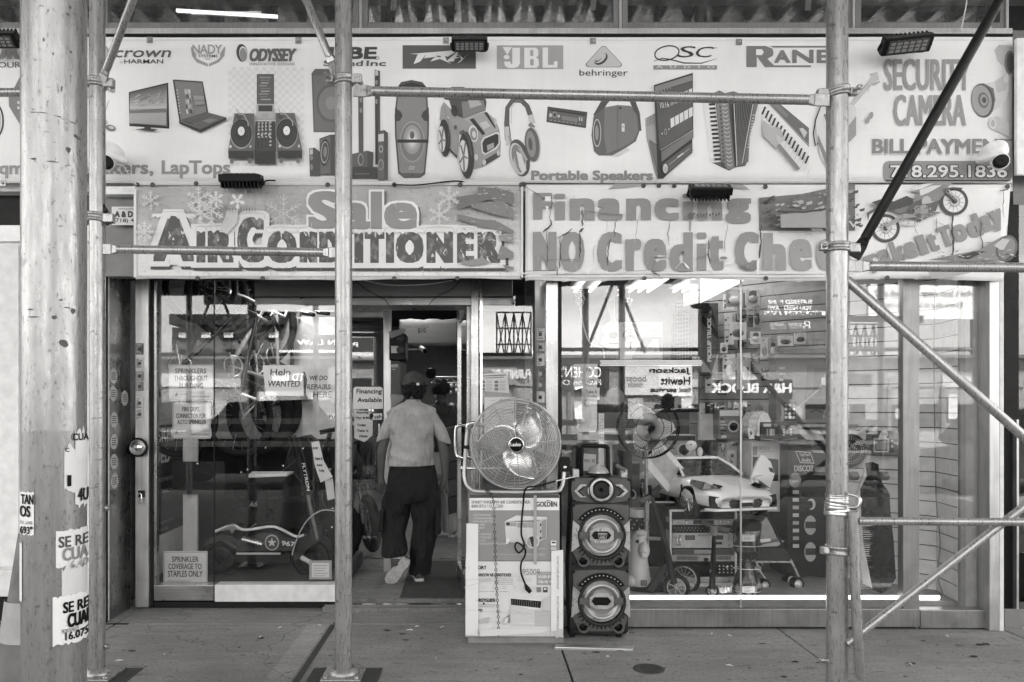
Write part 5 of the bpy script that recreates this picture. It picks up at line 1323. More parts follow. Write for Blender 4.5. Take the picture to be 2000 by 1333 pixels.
def acpic(a):
    a.poly([(362,405),(440,366),(645,378),(600,395)],.6);a.poly([(362,405),(555,415),(548,560),(370,540)],.56);a.poly([(555,415),(645,378),(640,520),(548,562)],.46)
    a.poly([(368,410),(440,413),(440,440),(368,436)],.3);a.poly([(372,412),(394,413),(394,432),(372,430)],.06)
    for i in range(3):a.poly([(445+i*36,415),(478+i*36,417),(478+i*36,448),(445+i*36,446)],.3)
    for i in range(12):a.line([(372,450+i*8),(545,462+i*8)],1.2,.42)
    for i in range(3):a.poly([(596,420+i*44),(604,418+i*44),(604,434+i*44),(596,436+i*44)],.06)
    a.poly([(610,400),(638,390),(634,515),(610,525)],.24);a.ell(547,538,44,44,.6);a.ell(547,538,38,38,.3);a.poly([(525,510),(550,505),(570,560),(545,575)],.06);a.poly([(372,520),(395,515),(385,550),(368,555)],.66)
    a.rect(668,704,532,564,.66);a.rect(674,700,538,550,.1);a.rect(668,704,572,596,.4);a.line([(275,620),(630,632)],1.5,.5)
    a.rect(553,574,230,690,.3)
pt=Art(crop(880,900,3.418,YBX),.0025,False);acpic(pt);pt.build('printed_picture',gb)
wb=thing('white_box','battered white carton of a window air conditioner standing on the pavement','box',(XX(1005,YBX),YBX+.15,0))
PB('carton',m_whitecard,wb,909,1099,1097,1244,YBX,.29,.004)
PB('base',grey(.25,.8),wb,914,1101,1244.5,1257,YBX+.012,.27,.003)
C2=crop(880,900,3.418,YBX)
def w2(s,x0,x1,y0,y1,v=.06,bold=.02):return text(wb,s,x0,x1,y0,y1,C2,v,bold,off=.0025,cloth=False)
w2('COMFORT',100,240,702,726,.05,.05);w2('AIR WINDOW AIR CONDITIONER',150,406,752,774,.06,.03);w2('10,000 BTU',584,690,766,786,.7,.03);w2('Up to 450',588,700,798,820,.7,.03);w2('ENERGYGUIDE',150,298,920,944,.03,.05);w2('95009',480,596,722,762,.2,0);w2('$70',150,214,990,1014,.1,.05)
for i in range(5):w2('Quiet cooling and fan',150,270,780+i*9,786+i*9,.2,0) if i<4 else None
for i in range(4):w2('Remote control and timer',292,420,784+i*12,792+i*12,.2,0);
for i in range(2):w2('Energy saver mode',448,540,786+i*13,794+i*13,.2,0)
w2('for window air and humidity, see details',176,380,870,878,.1,0)
a=Art(C2,.0012,False)
a.rect(574,700,742,832,.3);a.rect(574,606,844,880,.2);a.rect(616,648,844,880,.1);a.rect(622,640,850,862,.6)
a.poly([(400,912),(600,898),(670,905),(610,930)],.55);a.poly([(400,912),(610,930),(606,990),(560,996),(400,960)],.62);a.poly([(402,920),(606,938),(600,984),(404,962)],.05)
for i in range(12):a.line([(415+i*15,926+i*1.4),(415+i*15,960+i*2)],2,.2)
a.poly([(400,960),(560,996),(606,990),(600,1100),(398,1096)],.5);a.poly([(560,996),(668,1010),(668,1102),(560,1100)],.4);a.poly([(610,930),(670,905),(668,1010),(606,990)],.46)
a.rect(178,292,970,975,.4);a.poly([(185,1060),(260,1040),(250,1080),(190,1086)],.4);a.rect(178,300,958,962,.3);a.line([(222,940),(222,958)],4,.03);a.poly([(212,948),(232,948),(222,960)],.03);a.poly([(360,1050),(395,1020),(398,1075),(350,1090)],.2);a.poly([(362,1050),(386,1040),(378,1080),(352,1086)],.6)
for i in range(6):a.ring(222+i*68,842,9,9,2,.36)
a.line([(90,845),(250,790),(300,800)],4,.52);a.line([(100,796),(740,742)],3,.5);a.line([(100,990),(200,1000),(750,1022)],3,.5)
rnd=random.Random(12)
for i in range(44):x,y=rnd.uniform(110,660),rnd.uniform(690,1170);l=rnd.uniform(10,60);a.line([(x,y),(x+rnd.uniform(-1,1)*l,y+rnd.uniform(-.4,.6)*l)],[.6,2],rnd.choice([.36,.5,.66,.2]))
a.poly([(676,1130),(740,1110),(748,1155),(700,1172)],.4);a.poly([(190,1115),(560,1105),(640,1120),(600,1140),(200,1160)],.56)
a.build('printed_picture',wb)
def corner(lab,pts,word=None):
    t=thing('corner_board',lab,'packing strip',P(pts[0][0],pts[2][1],YBX-.02));PR('strip',ink(.64,False),t,pts,YBX-.018,.014,.001)
    if word:
        for (y0,y1) in word:text(t,'DO NOT CLAMP ABOVE PALLET',y0,y1,0,1,(lambda x,y:P(1091.5-y*4.0,x,YBX-.018),Vector((0,-1,0))),.1,0,off=.002,cloth=False)
corner('plain white packing strip down the left edge of the cartons',[(911,1023),(934,1024),(934,1241),(909,1240)])
corner('white packing strip lettered do not clamp down the right edge of the cartons',[(1077,1077),(1100,1075),(1100,1245),(1076,1243)],((1087,1152),(1165,1232)))
ch=thing('chain','thin rusty chain hanging down over the cartons','chain',P(973,1255,YBX-.03));b=MB()
pts=smooth_path([P(950,958,YBX-.04),P(963,975,YBX-.03),P(966,1040,YBX-.03),P(968,1095,YBX-.03),P(970,1150,YBX-.03),P(973,1200,YBX-.03),P(974,1244,YBX-.035)],9)
for i in range(0,len(pts)-1):
    d=pts[i+1]-pts[i];b.torus(pts[i],(1,0,0) if i % 2 else (0,1,0),.008,.0024,8,4)
tag(b.build('links',grey(.12,.5,.5),ch),kind='stuff')
cd=thing('power_cord','black power cord with plug looped over the cartons','cord',P(1027,1160,YBX-.03));Yk=YBX-.035
path=smooth_path([P(1085,940,Yk+.02),P(1050,950,Yk-.02),P(1027,955,Yk-.03),P(1022,985,Yk),P(1018,1040,Yk),P(1024,1065,Yk-.01),P(1014,1080,Yk-.02),P(1006,1070,Yk-.02),P(1010,1060,Yk-.02),P(1025,1072,Yk-.015),P(1025,1086,Yk),P(1018,1100,Yk),P(1018,1120,Yk),P(1026,1142,Yk)],6)
Tb('cable',M_black,cd,path,.006,8)
MB().tube([P(1026,1142,Yk),P(1030,1150,Yk),P(1036,1157,Yk)],[.008,.016,.013],8).build('plug',M_black,cd);b=MB();
for dx in (-1,1.5):b.tube([P(1036+dx,1157,Yk),P(1039+dx,1161,Yk)],.0025,5)
b.build('prongs',M_chrome,cd)
# ---- drum fan on a tubular stand, standing on the cartons
YFN=4.90;fc=P(1007,868,YFN);FR=88*YFN/FPX
fan=thing('drum_fan','big silver drum fan with wire guard standing on the cartons','fan',P(1007,965,YFN))
m_wire=grey(.42,.35,.7)
b=MB();n=23
for i in range(n):
    r=.05+(FR-.052)*i/(n-1);y=-.075*(1-(r/FR)**2.2);b.torus(fc+Vector((0,y,0)),(0,1,0),r,.0021 if i<n-1 else .006,56,4)
for k in range(16):
    a_=2*math.pi*k/16+.1;b.tube([fc+Vector((math.cos(a_)*r,-.075*(1-(r/FR)**2.2)-.003,math.sin(a_)*r)) for r in (.05,FR*.4,FR*.7,FR)],.0023,4)
b.build('front_guard',m_wire,fan)
b=MB()
for i in range(12):
    r=.07+(FR-.075)*i/11;y=.10+.05*(1-(r/FR)**2);b.torus(fc+Vector((0,y,0)),(0,1,0),r,.0024,48,4)
for k in range(12):
    a_=2*math.pi*k/12;b.tube([fc+Vector((math.cos(a_)*r,.10+.05*(1-(r/FR)**2),math.sin(a_)*r)) for r in (.07,FR*.6,FR)],.003,4)
b.build('rear_guard',m_wire,fan)
MB().lathe(fc,(0,-1,0),[(FR,-.10),(FR+.006,-.08),(FR+.007,.0),(FR+.002,.008)],60,False).build('rim',grey(.45,.35,.6),fan)
MB().lathe(fc+Vector((0,.12,0)),(0,-1,0),[(.0,-.1),(.08,-.1),(.085,-.04),(.05,.02),(.0,.04)],24).build('motor',grey(.08,.5),fan)
MB().lathe(fc+Vector((0,-.078,0)),(0,-1,0),[(.048,-.004),(.05,.002),(.046,.006),(.044,.006)],30).build('badge_ring',M_chrome,fan)
MB().lathe(fc+Vector((0,-.079,0)),(0,-1,0),[(.044,0),(.043,.007),(0,.009)],30).build('badge',M_black,fan)
W(fan,'Lasko',997,1017,865,872,YFN-.088,.7,.03,off=.002)
for k in range(3):
    a_=R(35+120*k);b=MB();vs=[]
    for i in range(9):
        r=.05+(FR*.86-.05)*i/8;wdt=.055+.16*math.sin(math.pi*min(1,.18+i/9.2));
        for j in range(7):
            u=j/6-.5;an=a_+u*wdt/max(r,.09)*1.1+.5*(i/8)**1.5;vs.append(fc+Vector((math.cos(an)*r,.02+u*.12+.03*(u*u),math.sin(an)*r)))
    b.add(vs,[(i*7+j,i*7+j+1,(i+1)*7+j+1,(i+1)*7+j) for i in range(8) for j in range(6)],True)
    o=b.build('blade',brushed(.85,.25,(3,3,3),'blade_metal'),fan);mm_=o.modifiers.new('thick','SOLIDIFY');mm_.thickness=.003
st=smooth_path([P(912,846,YFN+.03),P(908,900,YFN+.03),P(907,935,YFN+.02),P(918,955,YFN),P(945,961,YFN-.01),P(1075,961,YFN-.01),P(1096,953,YFN),P(1101,930,YFN+.02),P(1101,905,YFN+.03)],5)
Tb('stand',grey(.4,.4,.6),fan,st,.0125,10)
Tb('stand_top',grey(.4,.4,.6),fan,smooth_path([P(912,848,YFN+.03),P(914,836,YFN+.05),P(926,831,YFN+.12),P(945,830,YFN+.2)],4),.0115,8)
PR('control_box',M_black,fan,[(1096,893),(1112,893),(1114,900),(1113,922),(1094,922),(1093,900)],YFN+.01,.06,.004)
MB().lathe(P(1103,913,YFN+.01),(0,-1,0),[(.012,0),(.012,.012),(0,.014)],12).build('knob',M_chrome,fan)
for s in (-1,1):MB().lathe(fc+Vector((s*(FR+.008),.03,-.02)),(s,0,0),[(.016,-.01),(.016,.03),(.008,.035)],10).build('pivot_knob',M_dark,fan)
tr=thing('fan_rail','chrome legs of the trolley behind the drum fan','trolley',P(930,960,5.12))
for x in (927,937,1060):Tb('leg',M_chrome,tr,[P(x,905,5.1),P(x,1150,5.16)],.009,8)
Tb('rail',M_chrome,tr,[P(900,915,5.1),P(1065,915,5.1)],.008,8)
# ---- tower speaker
YT=4.96;SPK=(1116,1228)
ts=thing('tower_speaker','tall grey party speaker tower with three round drivers and a disco dome on top','speaker',(XX(1172,YT),YT+.11,0))
m_cab=grey(.05,.42);m_cab2=grey(.14,.35);m_sil=grey(.4,.3,.5);m_cone=grey(.05,.5)
T_=lambda pts:cp(880,900,3.418,pts)
def tp(name,m,pts,y,d=.02,bev=.003):return PR(name,m,ts,T_(pts),YT+y,d,bev)
tp('cabinet',m_cab,[(812,116),(1196,116),(1204,190),(1196,280),(1188,700),(1186,1140),(1170,1160),(800,1150),(790,720),(812,280)],.0,.22,.008)
tp('top_baffle',m_cab2,[(815,122),(930,118),(1080,118),(1192,125),(1202,190),(1190,268),(1080,282),(930,282),(820,265),(806,195)],-.018,.02,.006)
for s in (0,1):
    f=(lambda x:x) if not s else (lambda x:2012-x)
    tp('chevron',m_sil,[(f(868),160),(f(912),160),(f(870),205),(f(908),245),(f(866),245),(f(826),205)],-.034,.018,.003)
    tp('chevron',m_cab,[(f(888),172),(f(905),172),(f(868),205),(f(900),238),(f(884),238),(f(848),205)],-.042,.01,.002)
    tp('horn_bracket',m_sil,[(f(930),170),(f(950),175),(f(950),222),(f(930),232),(f(918),215),(f(918),185)],-.05,.034,.003)
def TP(x,y,yy):return P(880+x/3.418,900+y/3.418,YT+yy)
k_=YT/FPX/3.418
MB().lathe(TP(1008,195,-.03),(0,-1,0),[(90*k_,-.01),(88*k_,.02),(76*k_,.024),(66*k_,.01),(26*k_,-.03),(0,-.035)],36).build('horn',m_cone,ts)
MB().lathe(TP(1008,195,-.052),(0,-1,0),[(78*k_,0),(76*k_,.006),(62*k_,.004)],36,False).build('horn_rim',m_sil,ts)
MB().lathe(TP(1008,195,-.03),(0,-1,0),[(14*k_,-.02),(10*k_,.01),(0,.014)],14).build('phase_plug',M_black,ts)
for (cy,top) in ((500,290),(940,730)):
    o=0
    tp('driver_baffle',m_cab2,[(815,top+6),(930,top),(1100,top),(1190,top+10),(1188,top+130),(1196,top+270),(1180,top+330),(1150,top+410),(860,top+410),(820,top+330),(806,top+270),(822,top+130)],-.014,.016,.006)
    tp('side_trim',m_sil,[(818,top+110),(866,top+150),(850,cy-20),(850,cy+20),(862,cy+70),(806,cy+110)],-.032,.02,.003)
    tp('side_trim',m_sil,[(1196,top+110),(1150,top+150),(1166,cy-20),(1166,cy+20),(1154,cy+70),(1200,cy+110)],-.032,.02,.003)
    MB().lathe(TP(1008,cy,-.014),(0,-1,0),[(160*k_,0),(158*k_,.03),(148*k_,.036),(140*k_,.02)],48,False).build('driver_ring',m_cab,ts)
    MB().lathe(TP(1008,cy,-.014),(0,-1,0),[(140*k_,.012),(126*k_,.012),(120*k_,.022),(110*k_,.03),(100*k_,.022),(60*k_,-.005),(0,-.005)],48).build('driver_cone',plain(.3,.28,.6),ts)
    b=MB()
    for r in (134,127,120,112):b.torus(TP(1008,cy,-.038),(0,1,0),r*k_,.0016,48,4)
    b.build('driver_rings',M_chrome,ts)
    b=MB()
    for q in range(15):
        a_=R(-62+q*124/14);c0,s0=math.sin(a_),math.cos(a_)
        b.tube([TP(1008+c0*150,cy+s0*150,-.03),TP(1008+c0*188,cy+s0*186,-.026)],.0046,4)
    tag(b.build('lower_ribs',m_cab,ts),kind='stuff')
    arc=lambda r,a0,a1,n=14:[(1008+r*math.sin(R(a0+(a1-a0)*i/n)),cy-r*math.cos(R(a0+(a1-a0)*i/n))) for i in range(n+1)]
    tp('upper_crescent',M_black,arc(188,-56,56)+arc(140,50,-50),-.026,.012,.002)
    tp('lower_crescent',m_cab2,arc(192,124,236)+arc(150,232,128),-.022,.01,.002)
    b=MB()
    for q in range(12):
        a_=R(-48+q*96/11);b.box(*(lambda p:(p.x-.004,p.x+.004,p.y-.002,p.y+.002,p.z-.003,p.z+.003))(TP(1008+172*math.sin(a_),cy-172*math.cos(a_),-.027)))
    tag(b.build('led_dots',grey(.4,.3),ts),kind='stuff')
    tp('badge_bar',m_cab2,[(862,cy-22),(930,cy-20),(930,cy+20),(862,cy+22)],-.05,.016,.002);tp('badge_bar',m_cab2,[(1154,cy-22),(1086,cy-20),(1086,cy+20),(1154,cy+22)],-.05,.016,.002)
    tp('badge_frame',m_sil,[(930,cy-26),(968,cy-54),(1048,cy-54),(1090,cy-26),(1090,cy+26),(1048,cy+52),(968,cy+52),(930,cy+26)],-.058,.02,.003)
    tp('badge',M_black,[(942,cy),(962,cy-26),(1052,cy-26),(1074,cy),(1052,cy+26),(962,cy+26)],-.066,.01,.002)
    for x,y in ((886,cy+170),(1120,cy+172)):
        MB().lathe(TP(x,y,-.02),(0,-1,0),[(38*k_,-.005),(38*k_,.02),(32*k_,.022),(24*k_,-.02)],24,False).build('bass_port',m_cab2,ts);MB().lathe(TP(x,y,-.02),(0,-1,0),[(31*k_,-.01),(30*k_,-.004),(0,-.005)],20).build('port_hole',M_black,ts)
a=Art(crop(880,900,3.418,YT-.066),.001,False);a.line([(985,486),(1045,486),(1040,518),(992,518)],3,.6,True);a.build('printed_mark',ts)
text(ts,'TOPTECH\nAUDIO',992,1038,489,515,crop(880,900,3.418,YT-.066),.7,.0,off=.003,cloth=False,align='CENTER')
for x,y in ((822,128),(1188,128),(822,268),(1190,260),(822,300),(820,690),(1178,690),(822,742),(1180,740),(812,1128),(1166,1128)):MB().lathe(TP(x,y,-.018),(0,-1,0),[(.009,0),(.008,.006),(.003,.004)],8).build('screw',M_black,ts)
for x in (806,1120):PR('foot',M_black,ts,T_([(x-14,1150),(x+22,1150),(x+20,1180),(x-10,1180)]),YT+.01,.16)
MB().lathe(TP(985,95,.1),(0,0,1),[(88*k_,0),(86*k_,.012),(74*k_,.014)],30).build('dome_base',M_black,ts)
b=MB();dc=TP(985,92,.1);vs=[]
nn=22
for i in range(8):
    t_=math.pi/2*i/7
    for j in range(nn):a_=2*math.pi*(j+.5*(i % 2))/nn;vs.append(dc+Vector((math.cos(a_)*math.cos(t_),math.sin(a_)*math.cos(t_),math.sin(t_)*.92))*74*k_)
fs=[]
for i in range(7):
    for j in range(nn):
        a0,a1,b0,b1=i*nn+j,i*nn+(j+1) % nn,(i+1)*nn+j,(i+1)*nn+(j+1) % nn
        fs += ([(a0,a1,b0),(a1,b1,b0)] if not i % 2 else [(a0,a1,b1),(a0,b1,b0)])
b.add(vs,fs);b.build('disco_dome',grey(.35,.12,.3,scale=30),ts)
hd=[TP(872,100,.16),TP(876,-60,.16),TP(886,-96,.16),TP(960,-98,.16),TP(1040,-92,.16),TP(1050,-60,.16),TP(1052,90,.16)]
Tb('trolley_handle',M_black,ts,smooth_path(hd,4),.014,10)
for x in (838,1160):PR('handle_block',m_sil,ts,T_([(x-20,60),(x+20,60),(x+20,118),(x-20,118)]),YT+.06,.06,.004)
MB().hexa([TP(1100,44,.02),TP(1165,78,.0),TP(1175,66,.06),TP(1110,30,.08),TP(1100,30,.02),TP(1165,64,.0),TP(1175,54,.06),TP(1110,18,.08)]).build('strap_plate',m_cab2,ts,.003)
# loose wires under the banner and along the sign
def wire(label,pts,r=.003,m=None,n=6):
    t=thing('wire',label,'wire',pts[0],'loose wires on the shop front');Tb('cable',m or M_black,t,smooth_path(pts,n),r,6);return t
wire('black wire looping from the sale banner to the door header at the left',[P(694,549,5.6),P(716,566,5.6),P(735,577,5.6),P(752,586,5.6),P(760,598,5.6)])
wire('black wire looping from the sale banner to the door header at the right',[P(898,549,5.6),P(882,566,5.6),P(858,577,5.6),P(846,586,5.6),P(836,598,5.6)])
wire('slack pale wire under the sale banner',[P(712,548,5.4),P(760,557,5.4),P(830,556,5.4),P(884,548,5.4)],.0025,M_off)
wire('short tail of wire by the upward flood light',[P(506,362,5.0),P(514,356,5.0),P(524,353,5.03),P(538,353,5.06)],.005)
wire('dark wire along the hem of the sale banner',[P(768,361,5.06),P(810,362,5.05),P(850,358,5.06),P(885,354,5.08),P(905,355,5.08)],.0045)
wire('cable running down from the left dome camera',[P(224,320,5.0),P(240,325,5.02),P(252,342,5.06),P(266,361,5.06)],.004,M_off)
wire('curled cable by the upper windows at the right',[P(1890,-20,5.18),P(1887,10,5.18),P(1882,36,5.18),P(1877,60,5.18)],.004,M_off)
wire('second curled cable by the upper windows at the right',[P(1945,-20,5.18),P(1942,10,5.18),P(1937,36,5.18),P(1934,60,5.18)],.004,M_off)
wire('cord tied round the fan stand to the speaker handle',[P(1030,955,4.86),P(1060,948,4.86),P(1094,938,4.88),P(1130,930,5.0)],.004,M_off)
# ================================================================== left show window and doorway
def fluor(x,y0,y1,z,label,n=2,gap=.09,e=10,power=0):
    t=thing('fluorescent_light',label,'ceiling light',(x,(y0+y1)/2,z),'fluorescent ceiling lights')
    w=gap*(n-1)/2+.05
    Bx('housing',M_white,t,x-w,x+w,y0,y1,z+.03,z+.08)
    for i in range(n):
        xx=x-gap*(n-1)/2+i*gap;Tb('tube',emis(.8,e),t,[(xx,y0+.03,z),(xx,y1-.03,z)],.016,8)
    if power:
        l=bpy.data.lights.new('tube_light','AREA');l.shape='RECTANGLE';l.size=w*2;l.size_y=y1-y0;l.energy=power;l.color=(1,.985,.965)
        o=bpy.data.objects.new('tube_light',l);COL.objects.link(o);o.parent=t;o.location=(0,0,-.03)
    return t
fluor(1.15,5.75,8.35,2.75,'twin fluorescent tubes over the hanging ukulele',2,.16,.3,1.2)
fluor(1.76,5.75,8.35,2.75,'three fluorescent tubes in the middle of the display window',3,.1,.3,2.4)
fluor(2.24,5.75,8.35,2.75,'three fluorescent tubes beside the white light panel',3,.1,.3,1.2)
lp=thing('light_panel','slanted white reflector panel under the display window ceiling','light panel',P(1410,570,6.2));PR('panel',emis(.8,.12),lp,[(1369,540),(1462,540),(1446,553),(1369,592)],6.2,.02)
fluor(-1.62,6.1,6.95,2.56,'short added tube fitting lighting the hung bicycles',1,.1,.3,1.7)  # white bar taken for a fitting; lamp added to brighten the dark bicycles
fluor(-.80,8.8,10.6,2.98,'bright ceiling tubes seen through the doorway',3,.1,2,3.0)
fluor(-.2,12.5,14.2,2.45,'slanted tubes deep inside the shop',2,.12,2.5,.8)
# room fittings in the doorway
t=thing('hanging_banner','slack price banner hung across the shop ceiling','banner',P(840,623,9.3));Yh=9.3
sheet(t,780,895,624,676,Yh,.2,1.0,3,20,6)
for s,x0,x1,y0,y1,v,bo in (('Unlimited International',784,838,634,641,.16,.02),('Call Mexico for',786,816,643,648,.2,0),('$10',816,832,641,652,.1,.03),('Refill today in store',846,884,638,642,.2,0),('World wide plans on sale now',846,890,645,648,.24,0),('money transfer',792,822,664,667,.16,0),('low rates daily',850,880,664,667,.2,0)):W(t,s,x0,x1,y0,y1,Yh,v,bo,off=.004)
a=Art(Yh,.003);a.rect(781,894,657,658.5,.2);a.build('printed_line',t)
t=thing('ceiling_camera','small white camera on a rod above the customer','camera',P(825,683,8.5));Tb('rod',M_white,t,[P(790,683,8.5),P(824,683,8.5)],.008,6);MB().tube([P(822,680,8.5),P(829,685,8.4)],.028,10).build('body',M_white,t);MB().lathe(P(831,686,8.36),(.2,-1,-.2),[(.026,-.02),(.024,.01),(0,.012)],12).build('lens',M_black,t)
t=thing('lighting_truss','thin steel lighting truss inside the shop','truss',P(880,742,10));Yt=10.;b=MB()
for y in (737,748):b.tube([P(842,y,Yt),P(960,y,Yt)],.012,6)
for i in range(8):b.tube([P(843+i*12,737 if i % 2 else 748,Yt),P(855+i*12,748 if i % 2 else 737,Yt)],.008,5)
b.build('frame',M_alu,t)
rnd=random.Random(21)
for i in range(16):
    px,py=rnd.uniform(845,905),rnd.uniform(752,800);Yg=10.4+rnd.uniform(-.2,.6)
    lab=['tiny pale','tiny dark','small grey','small white'][i % 4]+' gadget pack hanging below the truss, '+['at the left end','near the truss foot','in the middle','low down'][i//4]
    t=thing('hanging_pack',lab,'package',P(px,py,Yg),'boxed gadgets below the truss');w_=rnd.uniform(3,7);PB('card',grey(rnd.choice([.05,.12,.3,.5]),.5),t,px-w_,px+w_,py-5,py+5,Yg,.05,.004);MB().lathe(P(px,py,Yg),(0,-1,0),[(.03,0),(.025,.02),(.0,.022)],10).build('blister',grey(.4,.2),t)
t=thing('stage_light','black spot light standing on the truss inside the shop','stage light',P(842,730,9.9));b=MB();b.lathe(P(842,728,9.9),(0,-1,-.2),[(.05,-.08),(.07,.05),(.06,.06)],14);b.build('can',M_black,t);Tb('yoke',M_black,t,[P(834,736,9.9),P(834,722,9.9),P(850,722,9.9),P(850,736,9.9)],.01,6)
# door: left leaf frame, right leaf swung inwards
dl=thing('glass_door','left glass door leaf carrying the financing papers','door',(XX(756,5.75),5.75,.05))
PB('stile',M_alu,dl,749,764,600,1118,6.75,.05,.004);PB('rail',brushed(.45,.4,(1,1,12),'rail_steel'),dl,664,748,600,618,6.74,.05,.003)
PB('pane',glass(.05,.95),dl,664,748,619,1110,6.76,.006);Tb('handle',M_chrome,dl,[P(741,828,6.7),P(741,905,6.7)],.012,10)
dr=thing('glass_door','right glass door leaf swung open into the shop','door',(XX(906,5.9),5.9,.05))
a0,a1=Vector((XX(917,5.8),5.80,.06)),Vector((XX(897,6.55),6.55,.06));dv=(a1-a0).normalized()
def drq(u0,u1,z0,z1,th=.02):
    nn=Vector((dv.y,-dv.x,0))*th;L=(a1-a0).length;q=[a0+dv*L*u0-nn,a0+dv*L*u1-nn,a0+dv*L*u1+nn,a0+dv*L*u0+nn];return MB().prism([p+Vector((0,0,z0)) for p in q],(0,0,z1-z0))
drq(0,.06,0,2.25).build('stile',M_steelv,dr);drq(.94,1,0,2.25).build('stile',M_steelv,dr);drq(.06,.94,2.15,2.25).build('rail',M_steelv,dr);drq(.06,.94,0,.12).build('rail',M_steelv,dr);drq(.06,.94,.12,2.15,.004).build('pane',glass(.06,.95),dr)
Tb('handle',M_chrome,dr,smooth_path([P(916,832,5.95),P(897,832,5.9),P(890,840,5.9),P(890,884,5.9),P(898,895,5.9),P(916,896,5.95)],4),.013,10)
Tb('handle',M_chrome,dr,smooth_path([P(930,826,5.68),P(916,828,5.66),P(912,838,5.66),P(912,886,5.66),P(918,894,5.66),P(930,896,5.68)],4),.013,10)
mat=thing('doormat','dark carpet mat on the floor inside the doorway','mat',(-.4,6.2,.05));
MB().hexa([Vector((XX(782,5.85),5.82,.051)),Vector((XX(906,5.85),5.82,.051)),Vector((XX(900,7.0),7.2,.051)),Vector((XX(800,7.0),7.2,.051)),Vector((XX(782,5.85),5.82,.058)),Vector((XX(906,5.85),5.82,.058)),Vector((XX(900,7.0),7.2,.058)),Vector((XX(800,7.0),7.2,.058))]).build('pile',grey(.1,.95,wear=.5,scale=90),mat)
Bx('floor_strip',M_chrome,bld,-1.0,.1,7.3,7.34,.05,.056)
# stack of boxes and appliances by the door
t=thing('screen_box','tall grey television carton standing inside beside the door stile','box',P(772,775,6.75));PB('carton',grey(.14,.6),t,762,782,705,772,6.75,.6,.005);W(t,'onn',764,777,712,718,6.75,.5,.02);W(t,'roku',765,772,720,723,6.75,.5,0)
for i,(y0,y1,x1,lab) in enumerate(((642,704,792,'dark loudspeaker above the television carton'),(773,800,790,'wall bracket plate below the television carton'))):
    t=thing('wall_speaker' if i==0 else 'bracket',lab,'speaker' if i==0 else 'bracket',P(770,y0,6.7))
    if i==0:
        PB('cabinet',M_black,t,760,x1,y0+10,y1,6.7,.25,.01)
        for yy in (662,684):MB().lathe(P(782,yy,6.69),(0,-1,0),[(.035,0),(.032,.012),(.022,.004),(0,.003)],18).build('driver',grey(.08,.35),t)
        PR('bracket',grey(.25,.5),t,[(758,648),(792,642),(790,650),(764,662)],6.66,.03);PB('qr_label',ink(.4,False),t,764,778,676,690,6.695,.002)
    else:PR('plate',grey(.25,.5),t,[(762,770),(790,772),(786,782),(764,798)],y0 and 6.7,.03)
t=thing('metal_cabinet','dark steel cabinet with tilted sheets inside the door at the right','cabinet',(XX(893,7.6),7.6,.05))
for i in range(5):PR('panel',grey(.1+.03*(i % 2),.4,.4),t,[(868+i*1.5,838+i*34),(897,832+i*34),(897,864+i*34),(870+i*1.5,870+i*34)],7.5,.3,.01)
# wall poster at the left
t=thing('wall_poster','dark finance poster along the left wall of the show window','poster',(-2.5,6.3,.3))
pa,pb_,pc,pd=P(303,832,5.9),P(470,840,7.1),P(440,1096,7.1),P(303,1126,5.9)
xw=-2.58
def wl(px,py):Yw=xw*FPX/(px-CX);return Vector((xw,Yw,ZZ(py,Yw)))
q=[Vector((xw,5.82,1.35)),Vector((xw,7.1,1.35)),Vector((xw,7.1,.2)),Vector((xw,5.82,.2))]
b=MB();b.add([v+Vector((.003,0,0)) for v in q],[(3,2,1,0)]);b.build('sheet',ink(.09,False),t)
pm=(lambda x,y:Vector((xw,5.82+x*1.28,1.35-y*1.15))),Vector((1,0,0))
for s,x0,x1,y0,y1,v,bo in (('NO CREDIT',.02,.72,.02,.12,.55,.02),('NEEDED',.04,.5,.17,.27,.55,.02),('Flexible, convenient',.03,.62,.36,.41,.4,0),('purchase options',.06,.6,.45,.50,.4,0),('progressive',.3,.55,.68,.71,.3,0),('leasing',.3,.46,.73,.76,.3,0)):text(t,s,x0,x1,y0,y1,pm,v,0,off=.006,cloth=False,strike=(.004,.004) if bo else (0,0))
a=Art(pm,.005,False);a.line([(.02,.93),(.5,.86),(.98,.8)],.008,.2);a.line([(.02,.96),(.5,.89),(.98,.83)],.008,.2);a.line([(.2,.66),(.2,.8)],.02,.3);a.ring(.22,.69,.03,.04,.015,.3,n=12);a.build('printed_picture',t)
t=thing('floor_boards','pale boards leaning low against the left wall of the show window','boards',(-2.5,6.2,.2))
MB().hexa([Vector((-2.56,5.82,.175)),Vector((-2.50,5.82,.175)),Vector((-2.50,6.9,.175)),Vector((-2.56,6.9,.175)),Vector((-2.57,5.82,.46)),Vector((-2.55,5.82,.46)),Vector((-2.55,6.9,.46)),Vector((-2.57,6.9,.46))]).build('board',M_off,t)
